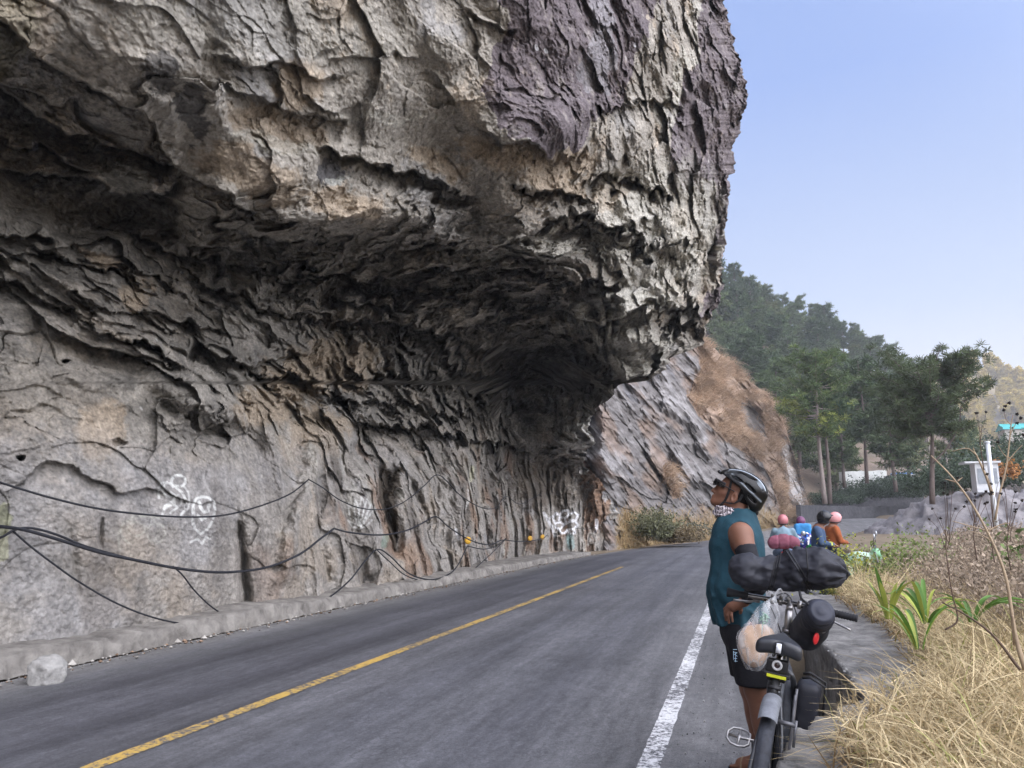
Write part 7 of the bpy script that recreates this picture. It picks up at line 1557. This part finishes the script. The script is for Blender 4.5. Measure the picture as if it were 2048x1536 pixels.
w = MB(); w.box((-1.75,0,0.95), (1.2,1.8,1.3)); w.box((-1.6,0,1.75), (0.9,1.6,0.35)); w.build('cab', mat('dark_cab', (0.03,0.035,0.045), None, 3, 0.3), tr_, smooth=False, bevel=0.12)
w = MB(); w.box((0.4,0,2.2), (3.1,2.0,0.22)); w.build('roof', mat('blue_tarp', (0.16,0.35,0.70), (0.12,0.28,0.6), 3, 0.6), tr_, smooth=False, bevel=0.06)
for xw in (-1.6, 1.1):
    for s in (-0.85, 0.85): w = MB(); w.lathe([(0.001,-0.12),(0.42,-0.1),(0.42,0.1),(0.001,0.12)], (xw,s,0.40), (0,1,0), 18); w.build('wheel', M_rubber, tr_)
tag(tr_, 'small truck with blue roof on the upper road beside the white wall', 'truck')
# rubble mound with the kiosk and white post
mu_, mv_ = np.meshgrid(np.linspace(-1, 1, 90), np.linspace(-1, 1, 60), indexing='ij'); mc = at_y(1990, 1000, 60.0)
hm2 = 5.9*np.clip(1-(mu_**2*0.9+mv_**2), 0, 1)**0.6; f1, _ = facets(mu_*9, mv_*7, hm2*0.8, 1, 0.6); f2, _ = facets(mu_*26, mv_*20, hm2*2, 1, 0.6)
MV = np.stack([mc[0]+mu_*9.5, mc[1]+mv_*7, -2.6+hm2+0.45*f1+0.2*f2], -1)
tag(mesh_np('rubble_mound', MV.reshape(-1, 3), tri_grid(MV.shape[:2]), mat('rubble_stone', (0.30,0.28,0.28), (0.16,0.15,0.155), 1.5, 0.95, bump=0.8, bscale=5, dist=0.1)), 'mound of broken grey rock behind the brush at the right', 'rubble', kind='structure')
kb = at_y(1972, 976, 58.0); ki = empty('kiosk', kb-[0,0,0.3]); Mw = mat('white_panel', (0.74,0.76,0.78), (0.6,0.62,0.64), 2, 0.6)
w = MB(); w.box((0,0,0.95), (1.35,1.2,1.9)); w.build('wall', Mw, ki, smooth=False)
w = MB(); w.box((-0.25,0,1.96), (2.1,1.6,0.12)); w.build('roof', Mw, ki, smooth=False)
for xo in (-0.32, 0.32): w = MB(); w.box((xo,-0.61,1.05), (0.5,0.03,1.0)); w.build('window', mat('grey_pane', (0.35,0.38,0.42), None, 3, 0.3), ki, smooth=False)
tag(ki, 'small white kiosk with flat roof on the rubble mound', 'kiosk')
pp = at_y(1982, 1000, 30.0); g0 = float(ground_h(np.array(pp[0]), np.array(pp[1]))); tp = at_y(1975, 886, 30.0); w = MB(); w.tube([(0,0,0), (0,0,tp[2]-g0)], 0.07, 10); w.lathe([(0.09,0),(0.09,0.05),(0.001,0.07)], (0,0,tp[2]-g0), (0,0,1), 12)
o = w.build('post', Mw); o.location = (float(tp[0]), float(tp[1]), g0); tag(o, 'tall thin white post in front of the kiosk', 'post')
ub_ = at_y(1898, 965, 95.0); up_ = empty('utility_pole', ub_-[0,0,2]); w = MB(); w.tube([(0,0,0), (0,0,5.3)], [0.13,0.1], 8); w.build('pole', M_bark2, up_); w = MB(); w.box((0,0,4.6), (1.4,0.1,0.12)); w.build('crossarm', M_bark2, up_); tag(up_, 'short utility pole with a crossarm in the haze right of the big pine', 'pole')
def rockbush(px, py, Y, H, W_b, label, col, seed, n_=60):
    rs = np.random.default_rng(seed); b = at_y(px, py, Y); root = empty('bush', b); ctr = np.concatenate([rs.normal(0, W_b, (n_, 2)), np.zeros((n_, 1))], 1)
    (V, Q, c), (VL, QL, cL) = brush('x', ctr, np.full(n_, H), rs, tuple(0.6*v for v in col), col, 22, 5, 0.12 if Y < 60 else 0.2, parts=True)
    mesh_np('stem', V, Q, M_leaf, root, False, c); mesh_np('foliage', VL, QL, M_leaf, root, False, cL); return tag(root, label, 'bush')
rockbush(1305, 1082, 44, 1.8, 0.42, 'tall green and brown bush at the foot of the rock slope, leftmost there', (0.15,0.155,0.08), 91, 50)
rockbush(1385, 1080, 50, 1.1, 0.6, 'low grey green bush at the foot of the rock slope behind the cyclist', (0.14,0.145,0.10), 92, 40)
rockbush(1348, 1085, 46, 1.0, 0.8, 'small brown bush between the two green bushes at the slope foot', (0.20,0.15,0.08), 93)
for i, (a, b_, Y, H, W_b, lab) in enumerate([(1740,1000,116,3.0,2.6,'dark green shrubs rising above the far stone wall, left clump'), (1800,1000,116,3.6,2.8,'dark green shrubs under the truck, middle clump'), (1860,1000,112,3.4,2.6,'dark shrubs at the foot of the big pine'), (1660,1010,112,1.8,2.4,'low olive shrubs just behind the far stone wall'),
                                           (1900,985,75,2.6,1.8,'green shrub left of the white kiosk'), (2025,985,72,4.0,2.2,'dark green shrub right of the white kiosk'), (2045,950,85,4.5,2.0,'tallest dark shrub at the right edge behind the kiosk')]):
    rockbush(a, b_, Y, H, W_b, lab, (0.055,0.085,0.045), 100+i, 70)
rockbush(2016, 962, 66, 1.7, 0.9, 'orange leaved bush beside the white kiosk', (0.42,0.20,0.06), 120, 10)
hb_ = at_y(2042, 880, 240.0); ho_ = empty('house', hb_-[0,0,0.5]); w = MB(); w.box((0,0,1.6), (9,6,3.2)); w.build('wall', mat('house_wall', (0.55,0.52,0.46), None, 1, 0.8), ho_, smooth=False)
w = MB(); w.add([(-5,-3.5,3.2),(5,-3.5,3.2),(5,3.5,3.2),(-5,3.5,3.2),(-5,0,5.0),(5,0,5.0)], [(0,1,5,4),(2,3,4,5)], [(0,4,3),(1,2,5)]); w.build('roof', mat('teal_roof', (0.05,0.42,0.40), None, 1, 0.5), ho_, smooth=False)
tag(ho_, 'distant house with a teal roof on the far hillside', 'house')
# ---------------------------------------------------------------- the air: thin even haze round the whole place
HZ = MB(); HZ.box((0, 0, 82), (3700, 3700, 190))
hz = HZ.build('haze', None, smooth=False); hm_ = bpy.data.materials.new('haze_air'); hm_.use_nodes = True
n_ = hm_.node_tree.nodes; n_.clear(); o_ = n_.new('ShaderNodeOutputMaterial'); v_ = n_.new('ShaderNodeVolumePrincipled')
v_.inputs['Color'].default_value = (0.90, 0.93, 1.0, 1); v_.inputs['Density'].default_value = 0.0006; v_.inputs['Anisotropy'].default_value = 0.0
hm_.node_tree.links.new(v_.outputs[0], o_.inputs['Volume']); hz.data.materials.append(hm_); tag(hz, kind='stuff')
